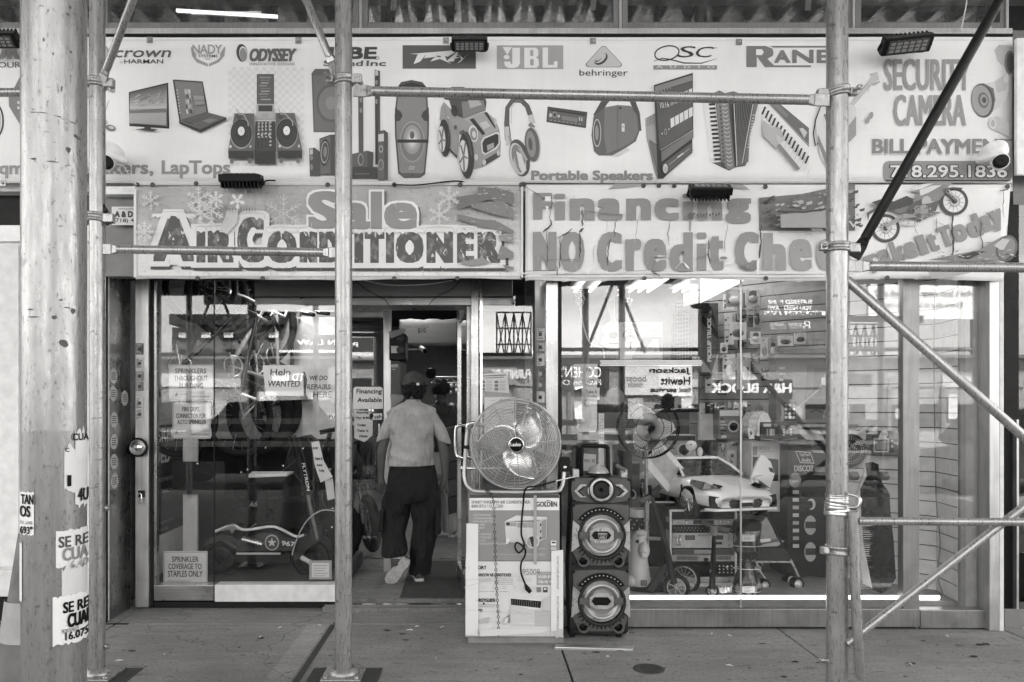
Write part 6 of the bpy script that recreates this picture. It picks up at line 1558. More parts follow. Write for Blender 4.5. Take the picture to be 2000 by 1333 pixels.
# ---- bicycles hung up
def bike(o,ax,ay,label,r=.33,fat=.022,wb=1.03,v=.03,rimv=.45,group='bicycles hung in the left show window',bar=True,spokes=18):
    """o rear hub, ax towards the front hub, ay across; the bike's up is ax x ay"""
    ax=Vector(ax).normalized();ay=Vector(ay);ay=(ay-ax*ay.dot(ax)).normalized();az=ax.cross(ay)
    M=Matrix(((ax.x,ay.x,az.x,o.x),(ax.y,ay.y,az.y,o.y),(ax.z,ay.z,az.z,o.z),(0,0,0,1)))
    t=thing('bicycle',label,'bicycle',o,group);mf=grey(v,.3,coat=.5);ms=grey(.45,.3,.7)
    def mb():b=MB();b.M=M;return b
    for k,x in enumerate((0,wb)):
        b=mb();b.torus((x,0,0),(0,1,0),r-fat*1.5,.011,40,6)
        for i in range(spokes):
            a_=2*math.pi*i/spokes;b.tube([(x+.02*math.cos(a_+.6),.02*(-1)**i,.02*math.sin(a_+.6)),(x+(r-fat*1.6)*math.cos(a_),0,(r-fat*1.6)*math.sin(a_))],.0016,3,False)
        b.lathe((x,-.05,0),(0,1,0),[(.02,0),(.016,.03),(.016,.07),(.02,.1)],10)
        wh=b.build('wheel',grey(rimv,.3,.6),t);b=mb();b.torus((x,0,0),(0,1,0),r-fat,fat,48,8);b.build('tyre',M_rub,wh)
    b=mb();bb_=(.42,0,-.05);st_=(.27,0,.42);hd_=(wb-.16,0,.46);hd2=(wb-.12,0,.33)
    for p,q,w_ in ((bb_,st_,.017),(st_,hd_,.017),(bb_,hd2,.021),((0,.05,0),bb_,.01),((0,-.05,0),bb_,.01),((0,.05,0),st_,.008),((0,-.05,0),st_,.008),(hd_,hd2,.022)):b.tube([p,q],w_,8)
    b.build('frame',mf,t)
    b=mb()
    for s in (-1,1):b.tube([(wb-.12,s*.045,.33),(wb-.03,s*.05,.12),(wb,s*.05,0)],.013,7)
    b.tube([(wb-.12,-.05,.33),(wb-.12,.05,.33)],.016,7);b.build('fork',mf,t)
    b=mb();b.tube([st_,(.24,0,.55)],.014,8);b.build('seat_post',ms,t)
    b=mb();b.hexa([(.1,-.07,.545),(.36,-.018,.55),(.36,.018,.55),(.1,.07,.545),(.1,-.075,.585),(.36,-.018,.57),(.36,.018,.57),(.1,.075,.585)]);b.build('saddle',M_black,t,.012)
    if bar:
        b=mb();b.tube([hd_,(wb-.19,0,.55),(wb-.13,0,.58)],.014,8);b.tube([(wb-.2,-.31,.6),(wb-.13,-.1,.58),(wb-.13,.1,.58),(wb-.2,.31,.6)],.012,8);h_=b.build('handlebar',ms,t)
        for s in (-1,1):b=mb();b.tube([(wb-.175,s*.2,.592),(wb-.205,s*.33,.602)],.017,8);b.build('grip',M_rub,h_)
    b=mb();b.torus((.42,.045,-.05),(0,1,0),.085,.007,24,5);b.tube([(.335,.045,-.05),(.505,.045,-.05)],.008,5);b.tube([(.42,.05,-.05),(.42+.16,.06,-.1)],.01,6);b.tube([(.42,-.05,-.05),(.42-.16,-.06,0)],.01,6);b.build('crank',ms,t)
    for s in (-1,1):b=mb();b.box(.42+s*.16-.045,.42+s*.16+.045,s*.07,s*.15,-.06-s*.05-.01,-.06-s*.05+.012);b.build('pedal',M_black,t)
    return t
def yw(d):return (math.sin(R(d)),-math.cos(R(d)),0)
bike(P(352,822,6.0),P(392,556,6.05)-P(352,822,6.0),yw(8),'bicycle with pale rims hanging nose up next to the sprinkler signs',.29,.026,1.06,v=.06)
bike(P(468,815,6.35),P(446,570,6.3)-P(468,815,6.35),yw(52),'bicycle hung nose up just right of the glass joint',.33,.03,1.02,v=.3)
bike(P(510,808,6.6),P(490,560,6.6)-P(510,808,6.6),yw(60),'fat tyred bicycle hanging behind the help wanted paper',.37,.055,1.06,rimv=.1)
bike(P(540,790,6.85),P(520,560,6.9)-P(540,790,6.85),yw(66),'last bicycle of the hanging row, farthest from the glass',.34,.045,1.02,rimv=.1)
for i,(x,y,r,yy,lab) in enumerate(((452,585,.30,6.15,'first'),(470,590,.31,6.25,'second'),(488,592,.32,6.4,'third'),(508,600,.34,6.55,'fourth'),(530,640,.36,6.7,'fifth'))):
    t=thing('spare_tyre',lab+' black tyre from the left in the row hung under the sale banner','tyre',P(x,y,yy),'spare tyres hung in the left window');MB().torus(P(x-26,y-10,yy),yw(62-i*4),r,.032,40,8).build('tyre',M_rub,t)
mo=thing('moped','black moped crowded behind the motor scooter in the left show window','moped',P(600,1110,6.6));rnd=random.Random(44)
for (x,y,r) in ((520,1060,.24),(640,1040,.26)):c=P(x,y,6.65);wh=MB().torus(c,(.4,-1,0),r,.05,36,8).build('tyre',M_rub,mo);MB().torus(c,(.4,-1,0),r-.05,.015,28,5).build('rim',M_chrome,wh)
PR('tank',M_black,mo,[(540,985),(600,960),(640,975),(645,1010),(590,1030),(545,1020)],6.55,.2,.03);PR('saddle',M_black,mo,[(455,965),(545,960),(556,980),(470,990)],6.55,.22,.03);PR('fairing',M_dark,mo,[(560,860),(600,850),(640,880),(640,960),(600,980),(570,930)],6.6,.15,.02)
for q in ([(600,1000),(630,900),(645,845)],[(545,1015),(520,1060),(600,1070),(640,1040)],[(625,845),(660,838)]):Tb('frame',M_dark,mo,PT(q,6.58),.02,8)
b=MB()
for i in range(16):x,y=rnd.uniform(560,655),rnd.uniform(850,1000);b.tube(smooth_path([P(x,y,6.5),P(x+rnd.uniform(-20,20),y+25,6.45),P(x+rnd.uniform(-25,25),y+60,6.5)],4),.006,5)
tag(b.build('cables',grey(.1,.3),mo),kind='stuff');b=MB()
for i in range(26):x,y=rnd.uniform(470,655),rnd.uniform(860,1090);b.sphere(P(x,y,6.42),rnd.uniform(.006,.016),6)
tag(b.build('bolts',M_chrome,mo),kind='stuff')
# ---- electric scooter with a deck, FLYTRON pole, and the low motor bike frame
YE=6.05
es=thing('electric_scooter','black electric motor scooter with star emblem on its deck in the left show window','scooter',P(540,1120,YE))
C8=lambda pts:cp(280,840,3.702,pts)
def ep(name,m,pts,y,d,bev=.004):return PR(name,m,es,C8(pts),YE+y,d,bev)
for (x,y,rr,nm) in ((560,930,150,'wheel'),(1240,920,165,'wheel')):
    c=P(280+x/3.702,840+y/3.702,YE+.06);k=rr/3.702*YE/FPX
    b=MB();b.lathe(c,(0,1,0),[(k*.62,-.03),(k*.62,.03),(k*.2,.045),(k*.2,-.045),(k*.62,-.03)],28,False);wh=b.build('wheel',grey(.05,.35,.5),es);MB().torus(c,(0,1,0),k*.8,k*.2,40,10).build('tyre',M_rub,wh)
ep('side_panel',grey(.08,.35),[(690,800),(800,760),(900,745),(1040,770),(1130,800),(1080,880),(700,880),(640,850)],0,.12)
ep('deck',M_black,[(660,882),(1060,880),(1060,965),(700,965),(640,930)],-.03,.22,.006)
ep('footboard_strip',grey(.4,.4),[(670,888),(990,888),(990,902),(672,902)],-.036,.01,.001)
Tb('white_rail',grey(.6,.35),es,smooth_path(PT(C8([(520,735),(640,690),(700,715),(760,722),(920,700),(1000,720),(1100,770),(1160,760)]),YE-.03),5),.011,8)
ep('rear_mudguard',grey(.1,.4),[(430,850),(450,800),(520,772),(600,790),(680,850),(660,860),(560,800),(470,830)],-.02,.14)
ep('star_wing',M_mid,[(520,740),(640,675),(720,735),(660,720),(640,750),(620,720)],-.04,.015)
MB().tube(PT(C8([(715,790),(860,828)]),YE-.05),.02,10).build('shock_absorber',M_chrome,es)
b=MB()
for i in range(7):b.torus(P(*C8([(730+i*18,795+i*5)])[0],YE-.05),(1,0,-.3),.026,.005,14,5)
tag(b.build('shock_spring',M_chrome,es),kind='stuff')
a=Art(crop(280,840,3.702,YE-.0),.002,False);a.ell(930,815,52,58,.36);st=[]
for i in range(10):rr=34 if i % 2==0 else 14;st.append((930+rr*math.sin(R(i*36)),815-rr*math.cos(R(i*36))))
a.ell(930,815,44,48,.1);a.poly(st,.5);a.build('printed_emblem',es)
text(es,'967',1000,1095,805,840,crop(280,840,3.702,YE),.55,.04,off=.003,cloth=False,rot=6)
Tb('steering_column',M_black,es,PT(C8([(1080,40),(1130,200),(1200,520),(1250,790)]),YE+.0),[.026,.03,.033,.03],12)
text(es,'FLYTRON',0,1,0,1,(lambda x,y:P(280+(1145+38*x+24*(1-y))/3.702,840+(240+200*x)/3.702,YE-.034),Vector((0,-1,0))),.6,0,off=.002,cloth=False,strike=(.006,.03))
MB().tube(PT(C8([(1190,470),(1225,640),(1260,790)]),YE-.02),.016,8).build('fork',grey(.2,.4,.4),es)
ep('head_fender',grey(.06,.35),[(1080,900),(1110,800),(1180,760),(1230,700),(1270,700),(1280,800),(1200,850),(1130,930),(1090,960)],-.03,.09)
Tb('wheel_hoop',grey(.35,.4),es,smooth_path(PT(C8([(1075,905),(1110,790),(1180,660),(1270,590),(1340,580),(1390,590)]),YE-.05),5),.006,6)
Tb('kick_stand',grey(.45,.4),es,PT(C8([(1140,920),(1210,960),(1300,985)]),YE-.06),.02,8)
ep('battery_box',M_black,[(940,500),(1240,490),(1240,700),(950,720)],.3,.2,.01);ep('seat_bag',grey(.02,.3),[(650,580),(760,570),(860,600),(880,660),(760,690),(640,660),(610,620)],.18,.2,.03)
ep('seat',grey(.02,.35),[(650,420),(720,395),(860,400),(870,470),(700,470),(650,470)],.22,.25,.02);ep('seat_rail',grey(.03,.35),[(650,510),(930,505),(930,560),(660,560)],.24,.2,.02)
text(es,'Adio',770,845,518,556,crop(280,840,3.702,YE+.24),.5,0,shear=.3,off=.003,cloth=False)
ep('seat_post',M_black,[(830,430),(870,420),(890,640),(850,690),(820,680)],.2,.04)
t=thing('skate_deck','pale board lying across the seat of the scooter','board',P(530,930,6.15));MB().hexa([P(485,934,6.0),P(562,931,6.0),P(574,926,6.25),P(492,925,6.25),P(485,927,6.0),P(562,924,6.0),P(574,921,6.25),P(492,921,6.25)]).build('deck',grey(.5,.5),t,.006)
# papers on the glass
def paper(label,pts,Y,v=.62,words=(),wv=.08,group='hand written papers on the entrance glass',rot=0,curl=0):
    t=thing('paper_sign',label,'paper',P(pts[0][0],pts[0][1],Y),group);b=MB();q=[P(p[0],p[1],Y) for p in pts]
    n=len(q);b.add(q,[tuple(reversed(range(n)))]);b.build('sheet',ink(v,False),t)
    for i,(s,x0,x1,y0,y1) in enumerate(words):text(t,s,x0,x1,y0,y1,Y,wv,0,off=.002,cloth=False,rot=rot,shear=.1,strike=(.25,.2))
    return t
YG=5.765
paper('white paper reading help wanted',[(513,714),(592,714),(593,774),(519,773)],YG,.62,(('Help',528,568,721,737),('WANTED',523,586,744,756)));
paper('cut cornered paper reading we do repairs here',[(600,728),(608,720),(655,720),(657,780),(602,780),(598,770)],YG,.5,(('WE DO',604,640,734,743),('REPAIRS',600,646,751,761),('HERE',612,648,765,777)))
paper('rounded card reading financing available',[(690,760),(694,756),(744,756),(748,760),(748,799),(690,799)],6.73,.62,(('Financing',696,746,760,772),('Available',698,746,777,786)),.06)
paper('small card about paying today in the doorway',[(692,803),(720,803),(728,808),(728,850),(712,864),(692,856)],6.73,.5,(('Financing',696,720,804,809),('Pay $40',695,721,814,820),('Today',697,715,828,834),('Take it',697,720,839,844),('Home',702,718,849,855)))
paper('long price tag tied to the scooter',[(608,864),(623,862),(632,900),(650,932),(626,943),(615,910)],5.95,.6,(('$1 PAY',611,622,873,879),('Take it',614,630,893,899),('home',619,630,906,911),('Today',622,634,917,923)))
paper('white sleeve of paper round the column right of the price tag',[(634,938),(650,934),(654,974),(640,978)],5.98,.5)
t=paper('small framed notice at the foot of the left glass',[(604,1095),(648,1095),(648,1132),(604,1132)],YG,.3);a=Art(YG,.001,False);a.rect(609,643,1100,1128,.6)
for i in range(5):a.line([(612,1105+i*5),(640-(i % 3)*3,1105+i*5)],1.2,.2)
a.build('printed_lines',t)
for px0,px1,Yp,lab in ((640,668,5.77,'push sticker beside the entrance post'),(722,746,6.73,'push sticker on the left door leaf')):
    t=thing('push_sticker',lab,'sticker',P(px0,814,Yp));b=MB();b.add([P(px0,808,Yp),P(px1,808,Yp),P(px1,820,Yp),P(px0,820,Yp)],[(3,2,1,0)]);b.build('label',ink(.66,False),t);W(t,'Push',px0+2,px1-1,810,818,Yp,.04,.03)
t=paper('printed safety notice on the sidelight',[(936,731),(990,728),(995,768),(938,764)],5.74,.62);a=Art(5.74,.001,False);a.line([(944,735),(988,733)],1.5,.1);a.line([(948,739),(984,737)],1.2,.1)
for r_ in range(3):
    for c_ in range(2):a.rect(940+c_*26,947+c_*26,744+r_*7,749+r_*7,.2);a.line([(950+c_*26,745+r_*7),(962+c_*26,745+r_*7)],.8,.3);a.line([(950+c_*26,748+r_*7),(960+c_*26,748+r_*7)],.8,.3)
a.build('printed_lines',t)
t=paper('white certificate behind the drum fan',[(946,776),(1008,776),(1008,854),(946,854)],5.74,.62);a=Art(5.74,.001,False);a.ring(978,784,3,3,1,.2);a.line([(956,783),(968,783)],1,.4);a.line([(986,783),(1000,783)],1,.4)
for i in range(6):a.line([(954,800+i*7),(1000,800+i*7)],.8,.4)
a.build('printed_lines',t)
t=paper('narrow leaflet hung in the sidelight',[(926,786),(938,776),(940,840),(926,842)],5.76,.36,group='hand written papers on the entrance glass')
# black e-bike in the doorway
YK=7.4
eb=thing('electric_bike','black electric bicycle with front basket just inside the doorway','electric bike',P(722,1080,YK))
c=P(722,1022,YK);ax_=Vector((.55,-.18,-.06));ay_=Vector((1,.42,.1)).normalized()
b=MB();b.torus(c,ay_,.233,.048,36,10);wh=b.build('tyre',M_rub,eb);b=MB();b.torus(c,ay_,.176,.016,30,6)
uu,ww=frame_of(ay_)
for i in range(10):a_=i*.628;b.tube([c,c+(uu*math.cos(a_)+ww*math.sin(a_))*.15],.004,4)
b.build('rim',grey(.2,.3,.6),eb)
for s in (-1,1):Tb('fork',grey(.25,.3,.6),eb,[c+ay_*s*.07,P(716+s*9,985,YK+.05),P(706+s*9,945,YK+.12)],[.014,.018,.018],8)
PR('mudguard',M_black,eb,[(712,1002),(722,996),(734,998),(738,1010),(730,1006),(718,1008)],YK-.1,.1,.006)
MB().lathe(P(722,1002,YK-.14),(0,-1,.2),[(.03,-.02),(.032,.01),(.02,.02),(0,.022)],14).build('headlamp',M_chrome,eb)
b=MB()
for i in range(5):
    y=925+i*8
    b.tube([P(692,y,YK-.05),P(745-i*2,y-2,YK-.05),P(748-i*2,y-6,YK+.2),P(696,y-5,YK+.2),P(692,y,YK-.05)],.004,5)
for i in range(9):b.tube([P(694+i*6,921,YK-.05),P(696+i*5,960,YK-.05)],.003,4)
b.build('basket',M_black,eb)
Tb('stem',M_black,eb,[P(704,945,YK+.12),P(700,862,YK+.2)],.02,8);Tb('handlebar',M_black,eb,smooth_path([P(668,880,YK),P(700,862,YK+.15),P(724,852,YK+.1),P(748,846,YK-.05)],4),.013,8);Tb('grip',M_rub,eb,[P(728,851,YK+.08),P(750,845,YK-.06)],.019,8)
b=MB();rnd=random.Random(31)
for i in range(9):x=690+i*6;b.tube(smooth_path([P(x,868+rnd.uniform(0,10),YK),P(x+rnd.uniform(-6,6),895,YK-.05),P(x+rnd.uniform(-6,6),925,YK)],4),.006,5)
tag(b.build('cables',M_black,eb),kind='stuff')
Tb('frame',M_black,eb,[P(700,880,YK+.2),P(690,960,YK+.3),P(675,1030,YK+.4)],.03,8)
b=MB();b.torus(P(680,1035,YK+.35),ay_,.24,.05,36,10);b.build('tyre',M_rub,eb)
# ================================================================== display window goods
m_ins=grey(.3,.5)
def carton(name,label,cat,px0,px1,py0,py1,Y,d,v,art=None,words=(),group=None,bev=.004):
    t=thing(name,label,cat,P((px0+px1)/2,py1,Y+d/2),group);PB('carton',grey(v,.5),t,px0,px1,py0,py1,Y,d,bev)
    if art:a=Art(Y,.001,False);art(a);a.build('printed_picture',t)
    for (s,x0,x1,y0,y1,vv,bo) in words:W(t,s,x0,x1,y0,y1,Y,vv,bo,off=.012)
    return t
# ukulele
Yu=5.75;uk=thing('ukulele','white ukulele hanging by its head in the display window','ukulele',P(1198,580,Yu));mu_=grey(.62,.35)
body=[(1190,628),(1181,636),(1177,647),(1182,656),(1177,664),(1175,672),(1180,679),(1192,682),(1205,682),(1217,678),(1221,668),(1218,660),(1213,654),(1216,645),(1213,634),(1204,627)]
PR('body',mu_,uk,body,Yu,.06,.008);PR('neck',mu_,uk,[(1186,590),(1201,588),(1202,630),(1192,630)],Yu-.012,.02,.003);PR('fretboard',grey(.4,.4),uk,[(1189,588),(1199,587),(1201,648),(1193,648)],Yu-.02,.008)
PR('head',mu_,uk,[(1186,564),(1198,560),(1204,566),(1201,590),(1187,591)],Yu-.01,.02,.004)
for x,y in ((1183,570),(1183,580),(1206,568),(1206,578)):MB().sphere(P(x,y,Yu),.011,8).build('tuning_peg',M_chrome,uk)
MB().lathe(P(1198,655,Yu-.001),(0,-1,0),[(.03,0),(.03,.002),(0,.002)],20).build('sound_hole',M_dark,uk);PB('bridge',M_dark,uk,1190,1207,670,673,Yu-.008,.008)
Tb('hanger_wire',M_dark,uk,[P(1197,540,Yu),P(1197,562,Yu)],.003,5)
# comfort zone box
def cz(a):
    a.rect(1211,1293,632,702,.66);a.poly([(1235,697),(1262,650),(1275,642),(1293,640),(1293,702),(1235,702)],.34);a.ell(1231,657,15,14,.12);a.ell(1231,657,13.5,12.5,.5)
    for k in range(3):t_=R(k*120-90);a.ell(1231+6*math.cos(t_),657+6*math.sin(t_),6.5,4.5,.2,k*120-90)
    a.ell(1231,657,2,2,.04);a.rect(1229.5,1233,668,682,.06);a.poly([(1254,660),(1292,658),(1293,688),(1250,688)],.2);a.poly([(1262,680),(1275,662),(1285,664),(1288,688),(1258,690)],.5);a.ell(1270,678,5,6,.4);a.ell(1280,684,4,5,.36)
    a.ring(1220,636,3,3,1,.3);a.rect(1236,1293,690,700,.5)
carton('fan_box','white carton of a pedestal fan beside the ukulele','box',1210,1294,630,704,5.9,.18,.62,cz,(('Comfort Zone',1224,1257,633,639,.3,0),('Oscillating',1270,1291,649,653,.7,0),('Pedestal Fan',1266,1291,655,659,.7,0),('16in',1281,1291,644,647,.7,0)))
# led strip and hanging bulb
t=thing('led_sign_bar','lit LED bar with rows of small lamps above the monitor speaker','light bar',P(1270,710,5.6));PB('backing',M_black,t,1171,1372,703,716,5.62,.02)
b=MB();rnd=random.Random(1)
for i in range(66):
    for j in range(3):b.box(*(lambda p:(p.x-.0045,p.x+.0045,5.612,5.62,p.z-.005,p.z+.005))(P(1173+i*3.02+(j % 2)*1.5,705.5+j*4,5.615)))
tag(b.build('lamps',emis(.5,.06),t),kind='stuff')
t=thing('led_strip','long lit LED strip along the foot of the display window','light strip',P(1500,1167,5.3));PB('channel',M_off,t,1228,1836,1172,1176,5.31,.03);PB('diffuser',emis(.8,.9),t,1228,1836,1164.5,1170.5,5.305,.02,.002)
t=thing('hanging_cable','bundled white cable hanging from the ceiling lights','cable',P(1130,570,5.7));Yc_=5.7
b=MB();rnd=random.Random(5)
for i in range(6):
    cx0,cy0=1133+rnd.uniform(-3,3),572+i*4;b.tube([P(cx0+6*math.cos(k*.7+i)*(1+.2*rnd.random()),cy0+5*math.sin(k*.7+i),Yc_-.01*i) for k in range(10)],.004,5)
b.build('coil',M_white,t);Tb('cable',M_white,t,smooth_path([P(1131,590,Yc_),P(1134,610,Yc_),P(1142,645,Yc_),P(1152,670,Yc_),P(1170,677,Yc_),P(1178,682,Yc_),P(1180,700,Yc_)],5),.005,6)
t=thing('hanging_bulb','small round lamp hanging on a wire above the fan carton','lamp',P(1229,589,5.8));Tb('wire',M_white,t,[P(1229,545,5.8),P(1229,584,5.8)],.003,5);MB().lathe(P(1229,589,5.8),(0,-1,0),[(.026,-.01),(.024,.006),(.013,.01),(.012,.004),(0,.003)],18).build('shade',M_chrome,t);Tb('pull_cord',M_white,t,[P(1229,596,5.8),P(1229,618,5.8)],.002,4)
# heater / white appliance with papers
Yh2=5.62;t=thing('water_boiler','white appliance with round knobs on a small stand','appliance',P(1145,850,Yh2));PR('casing',grey(.62,.4),t,[(1121,712),(1166,712),(1166,838),(1162,845),(1130,843),(1121,800)],Yh2,.2,.01)
PR('front_panel',grey(.55,.35),t,[(1126,812),(1140,810),(1155,803),(1157,826),(1150,832),(1128,834)],Yh2-.008,.01,.003);PR('display',M_black,t,[(1122,762),(1136,758),(1137,788),(1126,797),(1122,797)],Yh2-.01,.012,.002);PR('display_trim',M_chrome,t,[(1122,757),(1138,754),(1138,758),(1124,762)],Yh2-.012,.012,.001)
for x,y,r_ in ((1147,788,.024),(1136,824,.02)):MB().lathe(P(x,y,Yh2-.005),(0,-1,0),[(r_,-.01),(r_*.95,.018),(r_*.7,.022),(0,.022)],18).build('knob',grey(.6,.35),t)
for lab,y0,y1,x0,x1,words in (('price paper reading pay 40 on the white appliance',711,752,1142,1167,(('PAY',1145,1160,718,727),('40',1147,1161,740,751))),('lower price paper reading take it today on the white appliance',758,781,1142,1171,(('Take It',1144,1166,762,769),('Today',1146,1167,771,779)))):
    paper(lab,[(x0,y0),(x1,y0),(x1,y1),(x0,y1)],Yh2-.03,.6,words,.2,group='price papers in the display window')
t=thing('shelf_stand','perforated white steel stand under the white appliance','stand',P(1160,870,5.7));PB('upright',grey(.55,.4),t,1169,1180,808,1100,5.66,.03,.002);PB('arm',grey(.55,.4),t,1128,1169,848,860,5.66,.12,.002);PB('arm',grey(.5,.4),t,1180,1206,838,845,5.68,.1,.002);PB('upright',grey(.4,.4),t,1189,1196,870,1120,5.9,.03)
a=Art(5.66,.001,False)
for i in range(9):a.ell(1172.5,813+i*6,.8,.8,.03,0,6);a.ell(1176.5,813+i*6,.8,.8,.03,0,6)
tag(a.build('holes',t),kind='stuff')
# monitor speaker behind
Ym_=5.95;t=thing('monitor_speaker','wide black double speaker on a stand under the LED bar','speaker',P(1270,805,Ym_));PB('cabinet',M_black,t,1168,1367,712,806,Ym_,.2,.012);PB('screen',grey(.02,.15),t,1180,1356,720,798,Ym_-.006,.006,.002)
for x in (1200,1337):MB().lathe(P(x,776,Ym_-.006),(0,-1,0),[(.075,0),(.072,.008),(.055,.004),(.05,.004),(.026,.012),(0,.02)],28).build('driver',grey(.2,.35,wear=.03),t)
W(t,'emo',1345,1356,793,797,Ym_-.008,.5,.02)
# black pedestal fan
Yp_=5.62;pf=thing('pedestal_fan','black pedestal fan inside the display window','fan',P(1267,1130,Yp_));c=P(1267,835,Yp_);r0=60*Yp_/FPX;b=MB()
for k in range(64):a_=2*math.pi*k/64;b.tube([c+Vector((math.cos(a_)*r,-.055*(1-(r/r0)**2),math.sin(a_)*r)) for r in (.03,r0*.55,r0*.85,r0)],.0014,3,False)
for r in (.03,r0*.45,r0*.72,r0):b.torus(c+Vector((0,-.055*(1-(r/r0)**2),0)),(0,1,0),r,.003 if r<r0 else .0065,44,5)
b.build('front_guard',M_black,pf);b=MB()
for k in range(40):a_=2*math.pi*k/40;b.tube([c+Vector((math.cos(a_)*r,.05+.05*(1-(r/r0)**2),math.sin(a_)*r)) for r in (.05,r0)],.0014,3,False)
b.torus(c+Vector((0,.05,0)),(0,1,0),r0,.005,44,5);b.build('rear_guard',M_black,pf);MB().lathe(c+Vector((0,-.06,0)),(0,-1,0),[(.032,0),(.03,.008),(0,.01)],18).build('badge',M_black,pf)
for k in range(3):
    vs=[];b=MB()
    for i in range(7):
        r=.03+(r0*.85-.03)*i/6
        for j in range(5):u=j/4-.5;an=R(100+120*k)+u*(.05+.13*math.sin(math.pi*min(1,.2+i/7)))/max(r,.07)+.4*i/6;vs.append(c+Vector((math.cos(an)*r,.01+u*.08,math.sin(an)*r)))
    b.add(vs,[(i*5+j,i*5+j+1,(i+1)*5+j+1,(i+1)*5+j) for i in range(6) for j in range(4)],True);o=b.build('blade',grey(.5,.25),pf);mm_=o.modifiers.new('thick','SOLIDIFY');mm_.thickness=.003
MB().lathe(c+Vector((0,.1,0)),(0,-1,0),[(0,-.09),(.06,-.08),(.065,.03),(0,.04)],18).build('motor',M_black,pf);Tb('pole',M_gal2,pf,[c+Vector((0,.08,-.05)),Vector((c.x,Yp_+.08,.18))],.014,10);MB().lathe((c.x,Yp_+.08,.16),(0,0,1),[(.17,0),(.165,.015),(.03,.03)],28).build('base',M_black,pf)
# tall pick-up truck box and brick pattern box
t=thing('toy_truck_box','tall upright dark carton lettered pickup truck','box',P(1385,728,6.4));PB('carton',grey(.13,.5),t,1368,1403,592,728,6.4,.4,.004);text(t,'PICKUP TRUCK',0,1,0,1,(lambda x,y:P(1381+8*y,707-86*x,6.4),Vector((0,-1,0))),.6,0,off=.003,cloth=False,strike=(.008,.06))
a=Art(6.4,.001,False);a.poly([(1370,592),(1390,600),(1400,640),(1385,615),(1370,610)],.03);a.poly([(1372,615),(1402,650),(1402,664),(1370,630)],.04);a.poly([(1390,728),(1402,690),(1402,728)],.4);a.poly([(1370,700),(1390,728),(1370,728)],.3);a.build('printed_picture',t)
t=thing('panel_speaker','tall dark panel with a fine grid front next to the pickup carton','panel',P(1345,705,6.5));PB('panel',grey(.05,.4),t,1319,1360,590,705,6.5,.15,.004);a=Art(6.5,.001,False)
for i in range(14):a.line([(1320,597+i*8),(1346,594+i*8)],.9,.2)
for i in range(5):a.line([(1322+i*5.4,594),(1322+i*5.4,704)],.8,.18)
a.build('printed_grid',t);PB('side',M_black,t,1352,1366,600,718,6.46,.04,.004)
t=thing('projector_shelf','small dark shelf and box under the ceiling above the pickup carton','shelf',P(1370,605,6.3));PR('shelf',M_dark,t,[(1336,605),(1385,600),(1392,606),(1340,610)],6.3,.2);PB('box',grey(.4,.5),t,1347,1367,568,596,6.3,.2,.004);PR('hood',M_black,t,[(1350,597),(1366,592),(1384,592),(1390,604),(1352,604)],6.26,.05)
# packs hanging on the slat wall
PK=[(1418,1452,566,600,.3,'pale blister pack hanging high by the glass joint'),(1456,1484,566,596,.4,'white card pack at the top of the slat wall'),(1425,1458,630,664,.55,'large white blister pack with two small windows'),(1466,1486,648,672,.6,'white price card clipped to the slat wall'),(1407,1421,670,690,.62,'small rounded white card hanging on a hook'),
      (1412,1436,692,750,.34,'round topped clear pack of party goods'),(1440,1466,690,760,.42,'tall clear pack with a curved rope inside'),(1440,1462,602,626,.36,'printed pack with dark picture in the middle row'),(1470,1484,690,712,.14,'small dark toy pack beside the clear packs'),(1486,1500,660,702,.5,'striped tall pack hanging near the law sign reflection'),(1502,1518,660,706,.3,'slim bottle shaped pack near the television carton'),(1520,1550,656,676,.6,'white printed card with two dark lines'),(1552,1575,650,672,.6,'white card with round pattern'),(1488,1506,720,744,.05,'dark cable pack left of the television carton'),(1472,1486,604,640,.3,'narrow grey pack with a round window')]
rnd=random.Random(77)
for i,(x0,x1,y0,y1,v,lab) in enumerate(PK):
    Yk_=6.2+.12*math.sin(i*2.1);t=thing('hanging_pack',lab,'package',P((x0+x1)/2,y0,Yk_),'packs hanging on the slat wall');PB('card',ink(v,False),t,x0,x1,y0,y1,Yk_,.012,.001);a=Art(Yk_,.001,False);w_,h_=x1-x0,y1-y0
    for k in range(6):xa,ya=x0+rnd.random()*w_*.7,y0+rnd.random()*h_*.8;a.rect(xa,xa+w_*rnd.uniform(.1,.3),ya,ya+h_*rnd.uniform(.03,.15),rnd.choice([.04,.12,.3,.6,.66]))
    a.ell(x0+w_*.5,y0+h_*.3,w_*.28,min(h_,w_)*.25,rnd.choice([.1,.5]),n=14);a.build('printed_picture',t)
    b=MB();b.sphere(P((x0+x1)/2,y0+h_*.62,Yk_-.004),.5,10,(w_*Yk_/FPX*.7,.035,h_*Yk_/FPX*.5));b.build('blister',grey(rnd.choice([.12,.3,.5]),.15),t);b=MB();b.tube([P((x0+x1)/2,y0+2,Yk_-.03),P((x0+x1)/2,y0+1,Yk_+.1)],.004,5);b.build('hook',M_chrome,t)
rnd=random.Random(5)
